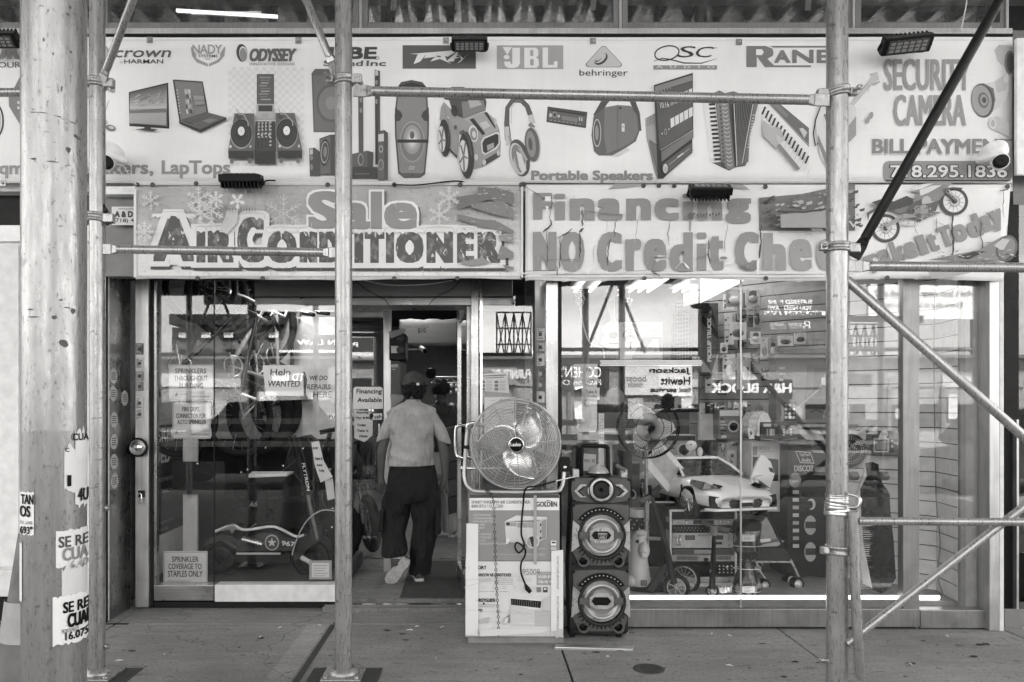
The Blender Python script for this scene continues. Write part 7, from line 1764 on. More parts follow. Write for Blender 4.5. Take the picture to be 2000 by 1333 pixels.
for r_,(yy,nrow) in enumerate(((572,7),(612,6),(648,7),(700,6),(742,6),(786,5))):
    for c_ in range(nrow):
        px0=1352+c_*26+rnd.uniform(-4,4)+(60 if r_<3 else 0);wv,hv=rnd.uniform(14,22),rnd.uniform(20,32);py0=yy+rnd.uniform(-4,4);v=rnd.choice([.05,.1,.3,.5,.6]);Yq=6.42+.02*c_
        lab='%s hanging pack, %s from the left in the %s row of the slat wall' % ({.05:'black',.1:'dark',.3:'grey',.5:'pale',.6:'white'}[v],('first','second','third','fourth','fifth','sixth','seventh')[c_],('top','second','third','fourth','fifth','lowest')[r_])
        t=thing('hanging_pack',lab,'package',P(px0,py0,Yq),'packs hanging on the slat wall');PB('card',ink(v,False),t,px0,px0+wv,py0,py0+hv,Yq,.01);a=Art(Yq,.001,False)
        for k in range(5):xa,ya=px0+rnd.random()*wv*.6,py0+rnd.random()*hv*.8;a.rect(xa,xa+wv*rnd.uniform(.15,.4),ya,ya+hv*rnd.uniform(.04,.16),rnd.choice([.04,.12,.34,.66]))
        a.build('printed_picture',t)
# television carton
def onn(a):
    a.rect(1516,1760,690,825,.17);a.poly([(1576,714),(1716,704),(1718,806),(1570,800)],.12);a.poly([(1590,720),(1680,716),(1680,780),(1586,775)],.08);a.poly([(1572,776),(1716,790),(1718,806),(1570,798)],.05)
    a.line([(1582,806),(1594,801),(1606,806)],1.5,.04);a.line([(1696,810),(1700,800)],1.5,.04);a.line([(1706,810),(1700,800)],1.5,.04);a.line([(1520,830),(1600,760),(1625,700)],3,.24)
    a.rrect(1706,1714,746,774,3,.02);a.rect(1530,1554,786,822,.06)
    for i in range(3):
        for j in range(4):a.rect(1532+i*7.5,1537+i*7.5,789+j*8,794+j*8,.6 if (i+j) % 2 else .3)
    a.rect(1706,1720,796,807,.45)
    for i in range(3):a.rect(1656+i*24,1678+i*24,812,819,.5)
    a.rect(1726,1738,740,745,.6)
    for i in range(9):a.line([(1728,758+i*6),(1746-(i % 3)*3,758+i*6)],1,.34)
    a.rect(1738,1745,812,817,.5);a.rect(1602,1610,738,752,.6);a.rect(1520,1528,740,745,.5)
carton('television_box','huge grey television carton on a shelf against the slat wall','box',1516,1760,690,826,6.0,.16,.2,onn,(('onn.',1728,1748,723,731,.6,.03),('HDMI',1706,1718,787,790,.5,0),('HDR',1521,1532,717,722,.5,0),('60Hz',1521,1533,729,733,.5,0),('Roku TV',1606,1640,810,818,.45,0),('AUDIO',1608,1640,800,808,.5,0)))
PB('shelf_rail',M_chrome,uk,0,1,0,1,30,.01) if False else None
t=thing('glass_shelf','narrow shelf under the television carton','shelf',P(1660,830,6.0));PB('board',grey(.3,.3),t,1516,1765,829,835,5.95,.3,.002);PB('front_rail',M_chrome,t,1672,1762,836,842,5.94,.02,.002)
# backpack, led boxes, sky box, disc carton
t=thing('school_backpack','light patterned hard shell backpack on the cartons','backpack',P(1482,845,6.05));PR('shell',grey(.5,.2,wear=.3,scale=40),t,[(1461,850),(1463,820),(1472,806),(1488,803),(1500,808),(1505,822),(1505,852)],6.0,.16,.03);PR('side',grey(.62,.25),t,[(1479,852),(1481,822),(1490,806),(1500,808),(1506,822),(1506,852)],5.97,.04,.012);Tb('handle',M_mid,t,smooth_path([P(1474,804,6.05),P(1478,792,6.05),P(1484,804,6.05)],4),.006,6);paper('tilted price tag below the backpack',[(1460,836),(1471,838),(1474,858),(1463,857)],5.95,.6,(('9',1464,1469,843,852),),.1,group='price papers in the display window')
def ledb(a):
    a.rect(1487,1558,826,855,.1);a.rect(1491,1506,828,834,.5);a.rect(1497,1513,838,851,.3);a.rect(1500,1502,838,851,.1);a.rect(1505,1507,838,851,.5);a.ring(1515,831,2.5,2.5,.8,.5)
    for i in range(3):a.rect(1529,1532,838+i*5,841+i*5,.6);a.rect(1543,1546,838+i*5,841+i*5,.6)
    a.line([(1487,857),(1520,862),(1556,856)],2,.2)
carton('led_controller_box','dark printed electronics carton in front of the backpack','box',1486,1560,825,862,5.95,.2,.08,ledb,(('Speaker Series',1492,1510,857,860,.4,0),))
def sky(a):a.rect(1470,1520,868,890,.5);a.poly([(1470,872),(1480,872),(1478,890),(1470,890)],.2);a.poly([(1470,892),(1520,898),(1520,940),(1470,940)],.06);a.rect(1522,1534,866,940,.3)
carton('speaker_carton','white carton lettered SKY212 under the electronics carton','box',1468,1535,864,1000,6.15,.35,.5,sky,(('SKY212',1481,1501,872,879,.06,.0),('Professional speaker',1480,1511,881,884,.2,0)))
def disco(a):
    a.rect(1542,1655,873,1118,.05)
    a.line([(1554,882),(1582,884),(1590,905),(1563,904)],1.4,.6,True)
    st=[]
    for i in range(32):rr=12.5 if i % 2 else 11;st.append((1553+rr*math.cos(R(i*11.25)),938+rr*1.25*math.sin(R(i*11.25))))
    a.poly(st,.24);
    for i in range(8):a.rect(1548,1560,958+i*15,965+i*15,.5 if i % 2 else .34)
    a.ell(1584,985,8,11,.5);a.ell(1581,986,6,8,.04);a.ell(1582,1026,12,19,.4);a.rect(1572,1594,1019,1032,.08);a.ell(1582,1078,12,19,.4);a.rect(1572,1594,1071,1084,.08);a.rect(1592,1655,912,1118,.03);a.rect(1590,1610,912,922,.2);a.rect(1622,1655,880,940,.1);a.rect(1630,1655,950,980,.34)
    for i in range(3):a.line([(1572+i*8,1126),(1578+i*8,1126),(1578+i*8,1136),(1572+i*8,1136)],.8,.3,True)
carton('party_speaker_box','tall black carton of a disco party speaker behind the stroller','box',1538,1662,868,1128,6.0,.38,.035,disco,(('TopTech',1560,1580,885,893,.62,.0),('Audio',1564,1582,895,902,.62,.0),('DISCO2',1550,1587,909,921,.4,.03),('P.M.P.O.',1546,1560,931,935,.6,0),('4000W',1547,1559,938,943,.6,.0),('LED',1640,1652,915,920,.6,.02)))
t=thing('framed_certificate','dark framed certificate tilted on top of the black carton','frame',P(1580,850,5.95));MB().hexa([P(1576,866,5.9),P(1636,866,5.9),P(1640,866,6.02),P(1556,834,6.15),P(1576,862,5.89),P(1636,862,5.89),P(1610,836,6.13),P(1550,832,6.13)]).build('frame',M_black,t)
b=MB();b.add([P(1574,859,5.885),P(1612,861,5.885),P(1600,841,6.02),P(1552,838,6.02)],[(0,1,2,3)]);b.build('document',ink(.4,False),t)
for x0,x1,y0,y1,Yq,v,lab in ((1206,1250,905,1010,6.35,.12,'dark carton standing behind the pedestal fan pole'),(1252,1300,880,960,6.5,.3,'grey carton half hidden by the raised left car door'),(1300,1345,925,1000,6.6,.06,'black carton behind the rear wheel of the toy car'),(1404,1452,800,858,6.3,.22,'printed carton on the shelf left of the backpack'),(1508,1536,790,826,6.25,.45,'pale carton squeezed between backpack and television carton'),(1300,1360,850,900,6.7,.35,'low pale carton below the dark speaker'),(1440,1500,1060,1140,6.2,.1,'dark carton on the floor behind the stroller')):
    t=carton('stock_carton',lab,'box',x0,x1,y0,y1,Yq,.2,v,None,(),'cartons stacked in the display window');a=Art(Yq,.001,False);rnd=random.Random(x0);w_,h_=x1-x0,y1-y0
    a.rect(x0+2,x1-2,y0+2,y0+h_*.22,rnd.choice([.6,.04,.4]));a.ell(x0+w_*.6,y0+h_*.58,w_*.24,w_*.24,.5);a.ell(x0+w_*.6,y0+h_*.58,w_*.17,w_*.17,.05)
    for k in range(6):a.rect(x0+3,x0+3+rnd.uniform(.1,.3)*w_,y0+h_*(.3+k*.1),y0+h_*(.34+k*.1),rnd.choice([.5,.06,.3]))
    a.rect(x0+w_*.1,x0+w_*.3,y1-h_*.12,y1-h_*.04,.6);a.build('printed_picture',t)
# arrow LED lamp, lamp box
t=thing('arrow_lamp','round LED arrow lamp leaning on the slat wall','lamp',P(1662,880,6.0));c=P(1660,880,5.9);k=5.9/FPX;MB().lathe(c,(0,-1,0),[(33*k,-.05),(33*k,.0),(29*k,.008),(28*k,.0),(0,.0)],40).build('housing',M_black,t)
b=MB()
for n_l,r_ in ((34,26),(30,22)):
    for i in range(n_l):a_=2*math.pi*i/n_l;b.sphere(c+Vector((math.cos(a_)*r_*k,-.004,math.sin(a_)*r_*k)),.0042,6)
for i in range(6):
    for s in (-1,1):
        for q in (0,4):b.sphere(c+Vector(((12-i*3.4+q)*k,-.004,s*i*3.2*k)),.0046,6)
tag(b.build('leds',grey(.62,.2),t),kind='stuff')
MB().lathe(c+Vector((0,.001,0)),(0,-1,0),[(27.5*k,0),(0,.001)],32).build('face',grey(.16,.4),t)
def lampb(a):
    a.rect(1706,1764,842,890,.12);a.rrect(1706,1736,856,884,3,.4);a.rrect(1709,1733,859,881,2,.06);a.rrect(1711,1731,861,879,2,.24);a.rect(1737,1745,843,884,.05);a.ell(1742,862,2.5,3,.6);a.ell(1742,872,2.5,3,.4);a.ell(1755,868,4,4.5,.4);a.poly([(1717,850),(1722,841),(1732,839),(1734,850),(1728,858),(1714,860)],.6)
carton('work_lamp_box','dark carton of a square work lamp on the slat wall','box',1704,1764,842,891,5.72,.1,.1,lampb,(('Only',1720,1731,845,852,.1,0),))
# longboard in plastic
t=thing('longboard','black longboard wrapped in clear plastic leaning on the slat wall','longboard',P(1715,1155,5.5));lb=[(1692,905),(1705,903),(1716,907),(1718,930),(1724,945),(1738,965),(1739,1000),(1746,1060),(1750,1130),(1738,1150),(1722,1160),(1700,1150),(1686,1135),(1682,1060),(1680,1000),(1678,965),(1684,945),(1690,928)]
PR('deck',grey(.02,.25,coat=.5),t,lb,5.5,.016,.005);PR('edge',grey(.4,.3),t,[(1690,905),(1693,930),(1680,955),(1682,1010),(1686,1060),(1694,1100),(1704,1150),(1686,1140),(1676,1060),(1674,965),(1682,942),(1688,925)],5.495,.02,.003)
PR('grip_tape',M_black,t,[(1697,912),(1713,912),(1712,934),(1698,934)],5.494,.006)
for s,x in ((-1,1666),(1,1725)):MB().lathe(P(x,930,5.54),(1,0,0),[(.032,-.02),(.034,0),(.032,.03)],16).build('wheel',grey(.2,.4),t)
b=MB();rnd=random.Random(17)
for i in range(34):
    y=1010+i*4.2;x=1679+rnd.uniform(0,4);b.add([P(x,y,5.488),P(x+rnd.uniform(10,26),y+rnd.uniform(-1,2),5.490),P(x+rnd.uniform(12,20),y+1.4,5.490),P(x,y+1.3,5.488)],[(0,1,2,3)])
tag(b.build('plastic_creases',grey(.45,.12),t),kind='stuff')
# stereo rack
YRk=5.72;rk=thing('stereo_rack','open rack case of amplifiers under the white toy car','rack',P(1372,1140,YRk))
R7=lambda pts:cp(1200,830,3.602,pts)
for nm,x0,x1,y0,y1 in (('side_rail',390,404,600,1110),('side_rail',850,862,600,1110),('top_rail',404,850,598,612),('base_rail',404,850,1112,1140)):q=R7([(x0,y0),(x1,y1)]);PB(nm,M_off,rk,q[0][0],q[1][0],q[0][1],q[1][1],YRk,.03,.003)
q=R7([(404,612),(850,1112)]);PB('case',M_black,rk,q[0][0],q[1][0],q[0][1],q[1][1],YRk+.03,.28)
def unit_(x0,x1,y0,y1,v,nm='rack_unit'):q=R7([(x0,y0),(x1,y1)]);return PB(nm,grey(v,.35,.3 if v>.2 else 0),rk,q[0][0],q[1][0],q[0][1],q[1][1],YRk-.005,.2,.003)
unit_(408,848,668,706,.34);unit_(410,838,712,752,.02);unit_(408,835,762,868,.4);unit_(410,842,876,912,.12);unit_(402,852,916,962,.34);unit_(410,848,968,1062,.02);unit_(410,850,1072,1108,.4)
a=Art(crop(1200,830,3.602,YRk-.005),.001,False)
a.rect(555,700,672,700,.04);a.rect(498,566,778,810,.06);a.rect(505,560,782,806,.14);a.rect(700,765,778,808,.06);a.rect(690,756,824,842,.06);a.rect(560,690,880,908,.3)
for i in range(18):a.rect(440+i*8.4,444+i*8.4,924,952,.03)
for i in range(13):a.rect(706+i*8.4,710+i*8.4,922,948,.03)
for i in range(34):a.rect(418+i*12,423+i*12,720+(i % 2)*16,726+(i % 2)*16,.4)
for i in range(22):a.ell(560+i*6,888+(i % 2)*10,2,2,.04,0,6)
for i in range(12):a.ell(725+(i % 4)*28,985+(i//4)*22,5,5,.6,0,8)
a.ell(630,938,18,12,.04);a.build('printed_fronts',rk)
for x,y,r_ in ((455,688,.008),(505,685,.012),(745,684,.012),(800,684,.01),(790,1000,.012),(465,1090,.01),(800,1090,.01)):MB().lathe(P(1200+x/3.602,830+y/3.602,YRk-.006),(0,-1,0),[(r_,0),(r_*.9,.014),(0,.015)],12).build('knob',M_chrome,rk)
for x in (440,462,805):MB().tube([P(1200+x/3.602,830+780/3.602,YRk-.005),P(1200+x/3.602,830+782/3.602,YRk-.035),P(1200+x/3.602,830+850/3.602,YRk-.035),P(1200+x/3.602,830+852/3.602,YRk-.005)],.005,6).build('handle',M_chrome,rk)
text(rk,'BLUE ICE',590,670,770,784,crop(1200,830,3.602,YRk-.005),.06,0,off=.003,cloth=False)
t=thing('guitar_amplifier','black amplifier case with rounded metal edge behind the scooters','amplifier',P(1290,1080,6.1));PR('case',M_black,t,R7([(250,545),(420,545),(420,1000),(250,1000),(238,990),(238,560)]),6.1,.3,.02);Tb('edge_trim',M_off,t,PT(R7([(238,900),(238,560),(250,545),(420,545)]),6.09),.007,6)
# toy sports car
d=Vector((.234,-.972,0));sdv=Vector((-.972,-.234,0));zc=.71;fw=Vector((XX(1347,5.75),5.75,0));oc=fw-sdv*.24-d*.3;oc.z=zc
tc_=thing('toy_car','white ride-on sports car with both doors swung up on top of the rack','toy car',oc);mw=grey(.8,.18,coat=.6,wear=.03)
oc=oc+d*.02+Vector((.01,0,-.005));CSc=1.13
def L(x,y,z):return oc+d*x*CSc+sdv*y*CSc+Vector((0,0,z*CSc))   # y to the car's right (viewer's left)
st_=[(.55,.17,.07,.12,.13),(.52,.235,.055,.14,.155),(.44,.265,.05,.165,.19),(.30,.275,.05,.20,.225),(.14,.27,.05,.215,.245),(0,.265,.05,.215,.25),(-.2,.265,.06,.215,.25),(-.38,.27,.07,.22,.255),(-.5,.255,.1,.21,.235),(-.56,.2,.12,.18,.2)]
vs=[];nr=9
for x,w_,zb,zs,zt in st_:
    for (u,z) in ((-1,zb),(-1.0,(zb+zs)/2),(-.98,zs),(-.72,zs+(zt-zs)*.8),(0,zt),(.72,zs+(zt-zs)*.8),(.98,zs),(1.0,(zb+zs)/2),(1,zb)):vs.append(L(x,u*w_,z))
fs=[]
for i in range(len(st_)-1):
    for j in range(nr):fs.append((i*nr+j,i*nr+(j+1) % nr,(i+1)*nr+(j+1) % nr,(i+1)*nr+j))
fs += [tuple(range(nr)),tuple(reversed(range((len(st_)-1)*nr,len(st_)*nr)))]
b=MB();b.add(vs,fs,True);b.build('body',mw,tc_,subsurf=1)
def cab(x,w_,z):return [L(x,-w_,z),L(x,w_,z)]
A_=cab(.16,.225,.238);B_=cab(-.04,.165,.335);C_=cab(-.26,.165,.335);D_=cab(-.44,.2,.245)
b=MB();b.add(A_+B_+C_+D_,[(0,1,3,2),(4,5,7,6),(0,2,4),(0,4,6),(1,5,3),(1,7,5),(2,3,5,4)]);b.build('glasshouse',grey(.02,.3,spec=.15),tc_)
b=MB();b.tube([L(.16,.222,.243),L(.06,.2,.295),L(-.05,.168,.34),L(-.26,.168,.342),L(-.44,.2,.25)],.011,8);b.tube([L(.16,-.222,.243),L(.06,-.2,.295),L(-.05,-.168,.34),L(-.26,-.168,.342),L(-.44,-.2,.25)],.011,8);b.build('roof_rail',mw,tc_)
b=MB();b.hexa([L(-.04,-.165,.336),L(-.04,.165,.336),L(-.27,.165,.336),L(-.27,-.165,.336),L(-.05,-.15,.352),L(-.05,.15,.352),L(-.26,.15,.352),L(-.26,-.15,.352)]);b.build('roof',mw,tc_,.008)
for x,y in ((.30,.245),(.30,-.245),(-.36,.245),(-.36,-.245)):
    s=1 if y>0 else -1;c=L(x,y,.098-.015)
    wh=MB().torus(c,sdv,.088,.027,30,8).build('wheel',M_rub,tc_);b=MB();b.lathe(c+sdv*s*.012,sdv*s,[(.075,0),(.073,.014),(.066,.014)],28,False)
    for k in range(10):a_=k*.6283;q=d*math.cos(a_)+Vector((0,0,1))*math.sin(a_);b.tube([c+sdv*s*.02,c+sdv*s*.022+q*.07],.0055,5)
    b.lathe(c+sdv*s*.018,sdv*s,[(.012,0),(.01,.01),(0,.011)],10);b.build('rim',M_chrome,wh)
    MB().lathe(c-sdv*s*.02,sdv*s,[(.12,0),(.118,.05),(.102,.051),(.096,.0)],28,False,0,math.pi*2).build('wheel_arch',M_black,tc_) if x>0 else None
b=MB();b.hexa([L(.565,.22,.05),L(.565,-.22,.05),L(.5,-.26,.05),L(.5,.26,.05),L(.575,.2,.066),L(.575,-.2,.066),L(.5,-.262,.066),L(.5,.262,.066)]);b.build('front_lip',mw,tc_,.004)
for s in (-1,1):
    b=MB();b.add([L(.556,s*.05,.066),L(.562,s*.05,.108),L(.515,s*.24,.136),L(.53,s*.24,.076)],[(0,1,2,3),(3,2,1,0)]);o=b.build('air_intake',M_black,tc_);mm_=o.modifiers.new('thick','SOLIDIFY');mm_.thickness=.02;mm_.offset=0
    b=MB();b.add([L(.475,s*.15,.187),L(.40,s*.2,.216),L(.30,s*.24,.226),L(.33,s*.262,.205),L(.44,s*.245,.175)],[(0,1,2,3,4),(4,3,2,1,0)]);o=b.build('headlight',grey(.16,.3,.0),tc_);mm_=o.modifiers.new('thick','SOLIDIFY');mm_.thickness=.012;mm_.offset=0
    b=MB();b.add([L(.48,s*.14,.182),L(.455,s*.10,.196),L(.42,s*.15,.21),L(.45,s*.19,.195)],[(0,1,2,3),(3,2,1,0)]);o=b.build('headlight_trim',M_black,tc_);mm_=o.modifiers.new('thick','SOLIDIFY');mm_.thickness=.01;mm_.offset=0
b=MB();b.hexa([L(.56,.05,.075),L(.56,-.05,.075),L(.52,-.05,.075),L(.52,.05,.075),L(.568,.04,.1),L(.568,-.04,.1),L(.52,-.04,.1),L(.52,.04,.1)]);b.build('grille',M_black,tc_)
Yd=5.95
PR('door',mw,tc_,R7([(200,268),(230,222),(330,112),(350,135),(545,378),(498,412),(440,430),(372,472)]),Yd,.03,.006);PR('door_recess',grey(.5,.25),tc_,R7([(240,230),(330,165),(500,370),(400,430)]),Yd-.004,.01,.003)
PR('door_hinge',M_black,tc_,R7([(230,205),(262,178),(268,192),(236,220)]),Yd-.01,.02);PR('door_vent',M_black,tc_,R7([(430,392),(478,402),(482,412),(440,412)]),Yd-.008,.01)
PR('door',mw,tc_,R7([(940,418),(1000,270),(1032,210),(1060,222),(1100,262),(1128,345),(1100,430),(1068,522),(1020,470),(960,440)]),6.12,.03,.006);PR('door_vent',M_black,tc_,R7([(1086,300),(1112,305),(1126,342),(1098,330)]),6.11,.012);PR('mirror',mw,tc_,R7([(996,368),(1050,358),(1064,368),(1050,388),(1010,398),(990,412)]),6.06,.05,.008)
Tb('door_strut',M_dark,tc_,[P(*R7([(472,420)])[0],5.72),P(*R7([(474,470)])[0],5.72)],.008,6)
t=thing('licence_plate','white toy plate with dark letters behind the toy car','plate',P(1340,915,6.2));PB('plate',ink(.62,False),t,1328,1352,902,924,6.2,.01);W(t,'P C',1334,1350,911,922,6.2,.06,.02);W(t,'NEW YORK',1340,1352,903,906,6.2,.2,0)
t=thing('plush_toy','small round headed white and dark plush toy behind the toy car','toy',P(1360,900,6.25));MB().sphere(P(1350,871,6.25),.045,16,(1,1,.95)).build('head',grey(.6,.8),t);MB().sphere(P(1366,890,6.28),.055,14,(.8,1,1.3)).build('body',grey(.1,.8),t);MB().sphere(P(1367,883,6.2),.03,12,(.8,.8,1.3)).build('arm',grey(.6,.8),t);MB().sphere(P(1355,893,6.2),.04,12,(.6,.6,1.5)).build('ear',grey(.3,.8),t);MB().sphere(P(1350,869,6.202),.007,8).build('eye',M_black,t)
t=thing('black_motor','dark boxed machine behind the toy car roof','machine',P(1390,905,6.5));PR('body',M_dark,t,[(1372,895),(1392,860),(1420,850),(1432,880),(1440,905),(1440,930),(1372,930)],6.5,.2,.02)
for i,(x0,x1,y0,y1,v,lab) in enumerate(((1420,1440,856,920,.4,'tall clear accessory pack behind the toy car roof'),(1442,1466,862,930,.45,'printed guitar string pack behind the windscreen'),(1366,1398,788,860,.42,'grey carton lettered platinum leaning by the fan'),(1404,1420,866,905,.3,'small pack left of the clear accessory pack'))):
    t=carton('accessory_pack' if i != 2 else 'freezer_carton',lab,'package' if i != 2 else 'box',x0,x1,y0,y1,6.45,.05,v,None,(('PLATINUM',1374,1396,799,803,.06,0),('BRIGHT FREEZER',1368,1396,806,809,.1,0)) if i==2 else (),None if i==2 else 'accessory packs behind the toy car',.002)
    a=Art(6.45,.001,False);rnd=random.Random(i+60)
    if i != 2:
        for k in range(9):xa,ya=rnd.uniform(x0,x1-6),rnd.uniform(y0,y1-8);a.rect(xa,xa+rnd.uniform(2,8),ya,ya+rnd.uniform(2,10),rnd.choice([.05,.16,.6,.3]))
        a.build('printed_picture',t)
# horse, drum
Yh3=5.62;hs=thing('rocking_horse','smooth white plastic ride-on horse beside the speaker tower','ride-on toy',P(1248,1145,Yh3+.1));mh=grey(.55,.35,wear=.04)
b=MB();n=18;vs=[]
for (x,y,rx,ry) in ((1249,1147,22,.11),(1249,1128,21,.11),(1247,1105,20,.10),(1246,1085,18,.09),(1246,1068,16.5,.085),(1248,1056,16,.08),(1250,1045,14,.07),(1252,1037,9,.045),(1253,1034,3,.015)):
    c=P(x,y,Yh3+.1)
    for j in range(n):a_=2*math.pi*j/n;vs.append(c+Vector((math.cos(a_)*rx*Yh3/FPX,math.sin(a_)*ry,0)))
b.add(vs,[(i*n+j,i*n+(j+1) % n,(i+1)*n+(j+1) % n,(i+1)*n+j) for i in range(8) for j in range(n)],True);b.build('body',mh,hs)
MB().sphere(P(1258,1075,Yh3-.02),.055,16,(.75,.9,1.15)).build('muzzle',mh,hs)
for s in (0,1):MB().sphere(P(1253+s*8,1080,Yh3-.066),.006,8).build('nostril',grey(.3,.5),hs)
MB().sphere(P(1245,1058,Yh3+.02),.013,10).build('eye',M_black,hs);MB().sphere(P(1252,1042,Yh3+.06),.045,14,(1,.9,.6)).build('mane',grey(.45,.5),hs)
MB().sphere(P(1261,1036,Yh3+.1),.018,10,(.7,.7,1.5)).build('ear',mh,hs)
PB('bolt_plate',M_mid,hs,1252,1264,1134,1146,Yh3-.02,.03,.006);Tb('handle',M_mid,hs,[P(1262,1052,Yh3+.05),P(1290,1053,Yh3+.05)],.014,8);MB().sphere(P(1234,1136,Yh3+.06),.05,12,(.8,1,1)).build('foot',mh,hs)
t=thing('toy_drum','small patterned toy drum above the ride-on horse','drum',P(1247,1036,5.75));c=P(1247,1035,5.8);MB().lathe(c,(0,0,1),[(.075,0),(.075,.15)],28).build('shell',grey(.03,.4),t);MB().lathe(c,(0,0,1),[(.077,.1),(.078,.155),(.07,.16)],28,False).build('hoop',grey(.5,.4),t)
b=MB()
for i in range(14):a_=math.pi+math.pi*i/13;b.sphere(c+Vector((math.cos(a_)*.075,math.sin(a_)*.075,.02+.03*(i % 3))),.007,6)
tag(b.build('printed_dots',grey(.6,.5),t),kind='stuff')
# kick scooters
def kick(label,pts,Y,wheel,wr,bar,m):
    t=thing('kick_scooter',label,'scooter',P(wheel[0],wheel[1]+wr,Y),'kick scooters in the display window');Tb('stem',m,t,PT(pts,Y),[.013,.015,.02,.022][:len(pts)],10);c=P(wheel[0],wheel[1],Y);k=wr*Y/FPX
    wh=MB().torus(c,(.35,1,0),k*.86,k*.15,32,8).build('wheel',M_rub,t);b=MB();b.torus(c,(.35,1,0),k*.66,k*.06,28,6)
    u,w_=frame_of(Vector((.35,1,0)))
    for i in range(7):a_=i*.9;b.tube([c,c+(u*math.cos(a_)+w_*math.sin(a_))*k*.68],.005,5)
    b.build('rim',grey(.3,.35,.5),wh);h_=Tb('handlebar',m,t,PT(bar,Y),.013,8)
    for e in (0,-1):q=PT(bar,Y);dd=(q[e]-q[e-1 if e==0 and False else (1 if e==0 else -2)]).normalized();MB().tube([q[e]-dd*.05,q[e]+dd*.03],.02,8).build('grip',grey(.12,.7),h_)
    return t
t=kick('black kick scooter leaning beside the ride-on horse',[(1268,948),(1282,1005),(1303,1075),(1317,1140)],5.5,(1321,1148),26,[(1258,976),(1270,968),(1284,956)],M_dark)
PR('deck',M_dark,t,[(1264,1153),(1302,1098),(1308,1104),(1276,1158)],5.5,.05,.004);PB('label',ink(.5,False),t,1281,1295,1076,1084,5.48,.002) if False else None
t=kick('tall kick scooter with foam handlebar standing before the rack',[(1395,1030),(1394,1070),(1392,1110),(1391,1150)],5.45,(1391,1155),12,[(1376,1022),(1395,1030),(1415,1035)],M_dark)
MB().tube(PT([(1394,1028),(1394,1046)],5.44),.028,10).build('foam_pad',grey(.2,.8),t);MB().tube(PT([(1391,1112),(1391,1118)],5.45),.018,10).build('clamp',M_chrome,t)
t=thing('toy_bicycle','small spoked toy bicycle front with dark tyre leaning before the rack','bicycle',P(1340,1130,5.6));c=P(1336,1130,5.62);MB().torus(c,(.5,1,.1),.105,.014,36,8).build('tyre',M_rub,t);b=MB();b.torus(c,(.5,1,.1),.088,.006,32,5);u,w_=frame_of(Vector((.5,1,.1)))
for i in range(14):a_=i*.449;b.tube([c,c+(u*math.cos(a_)+w_*math.sin(a_))*.09],.0022,4)
b.build('rim',grey(.4,.3,.6),t)
# hourglass bottle in plastic, glass jug
Yb_=5.46;t=thing('hover_board','dark marbled hoverboard standing on end in clear plastic','hoverboard',P(1460,1158,Yb_));c=Vector((XX(1459,Yb_+.08),Yb_+.08,0));z_=lambda y:ZZ(y,Yb_+.08)
m_mar,n_,p_=newmat('marbled_shell');n_.links.new(tocol(n_,ramp(n_,noise(n_,14,6,stretch=(1,1,.4)),.52,.64,.015,.3)),p_.inputs['Base Color']);p_.inputs['Roughness'].default_value=.15
kx=Yb_/FPX
MB().lathe((c.x,c.y,0),(0,0,1),[(26*kx,z_(1075)),(24*kx,z_(1055)),(27*kx,z_(1035)),(26*kx,z_(1022)),(20*kx,z_(1018))],24).build('upper_shell',m_mar,t);MB().lathe((c.x,c.y,0),(0,0,1),[(25*kx,z_(1160)),(27*kx,z_(1140)),(22*kx,z_(1122)),(9*kx,z_(1100)),(8*kx,z_(1094)),(20*kx,z_(1082)),(26*kx,z_(1074))],24).build('lower_shell',m_mar,t);MB().lathe((c.x,c.y,0),(0,0,1),[(27.5*kx,z_(1034)),(27.5*kx,z_(1022)),(24*kx,z_(1017))],24).build('wheel',M_black,t)
for y0,y1 in ((1045,1058),(1146,1158)):PB('label',ink(.55,False),t,1450,1474,y0,y1,Yb_-.03,.003);a=Art(Yb_-.03,.001,False);[a.line([(1452,y0+2+i*2.6),(1470-(i % 2)*5,y0+2+i*2.6)],.8,.1) for i in range(4)];a.build('printed_lines',t)
b=MB()
for i in range(3):b.torus((c.x,c.y,z_(1066+i*44)),(0,.1,1),26.5*kx,.003,24,4)
b.build('plastic_band',grey(.5,.15),t)
# stroller
Ys_=5.75;t=thing('doll_stroller','folding doll stroller with grey seat in front of the black carton','stroller',P(1520,1150,Ys_));S7=lambda pts:cp(1200,830,3.602,pts)
PR('seat',grey(.06,.7),t,S7([(1010,860),(1200,870),(1250,950),(1000,960),(975,930)]),Ys_,.2,.02);PR('back',grey(.35,.7),t,S7([(1020,700),(1075,650),(1100,700),(1140,790),(1170,830),(1040,850),(1020,760)]),Ys_+.08,.02,.006)
PR('cushion',grey(.3,.7),t,S7([(1020,860),(1050,838),(1200,815),(1150,855)]),Ys_-.02,.12,.01);PR('tag_card',ink(.6,False),t,S7([(1025,806),(1095,798),(1100,820),(1030,830)]),Ys_-.03,.004)
for q in ([(1075,640),(1130,740),(1190,865)],[(990,960),(1030,1040),(1080,1110)],[(1240,950),(1270,1010),(1300,1080)],[(1000,965),(1240,965)]):Tb('tube',M_gal2 if q[0][1]>900 else M_dark,t,PT(S7(q),Ys_-.02),.009,8)
for x,y in ((1050,1130),(1285,1118),(1235,1090),(1000,1010)):
    c=P(*S7([(x,y)])[0],Ys_-.03 if y>1100 else Ys_+.15);wh=MB().lathe(c,(.2,-1,0),[(.048,-.03),(.052,0),(.046,.02)],22).build('wheel',M_rub,t);MB().lathe(c+Vector((0,-.012,0)),(.2,-1,0),[(.034,0),(.03,.016),(.008,.02),(0,.022)],18).build('hub',grey(.4,.3,.3),wh)
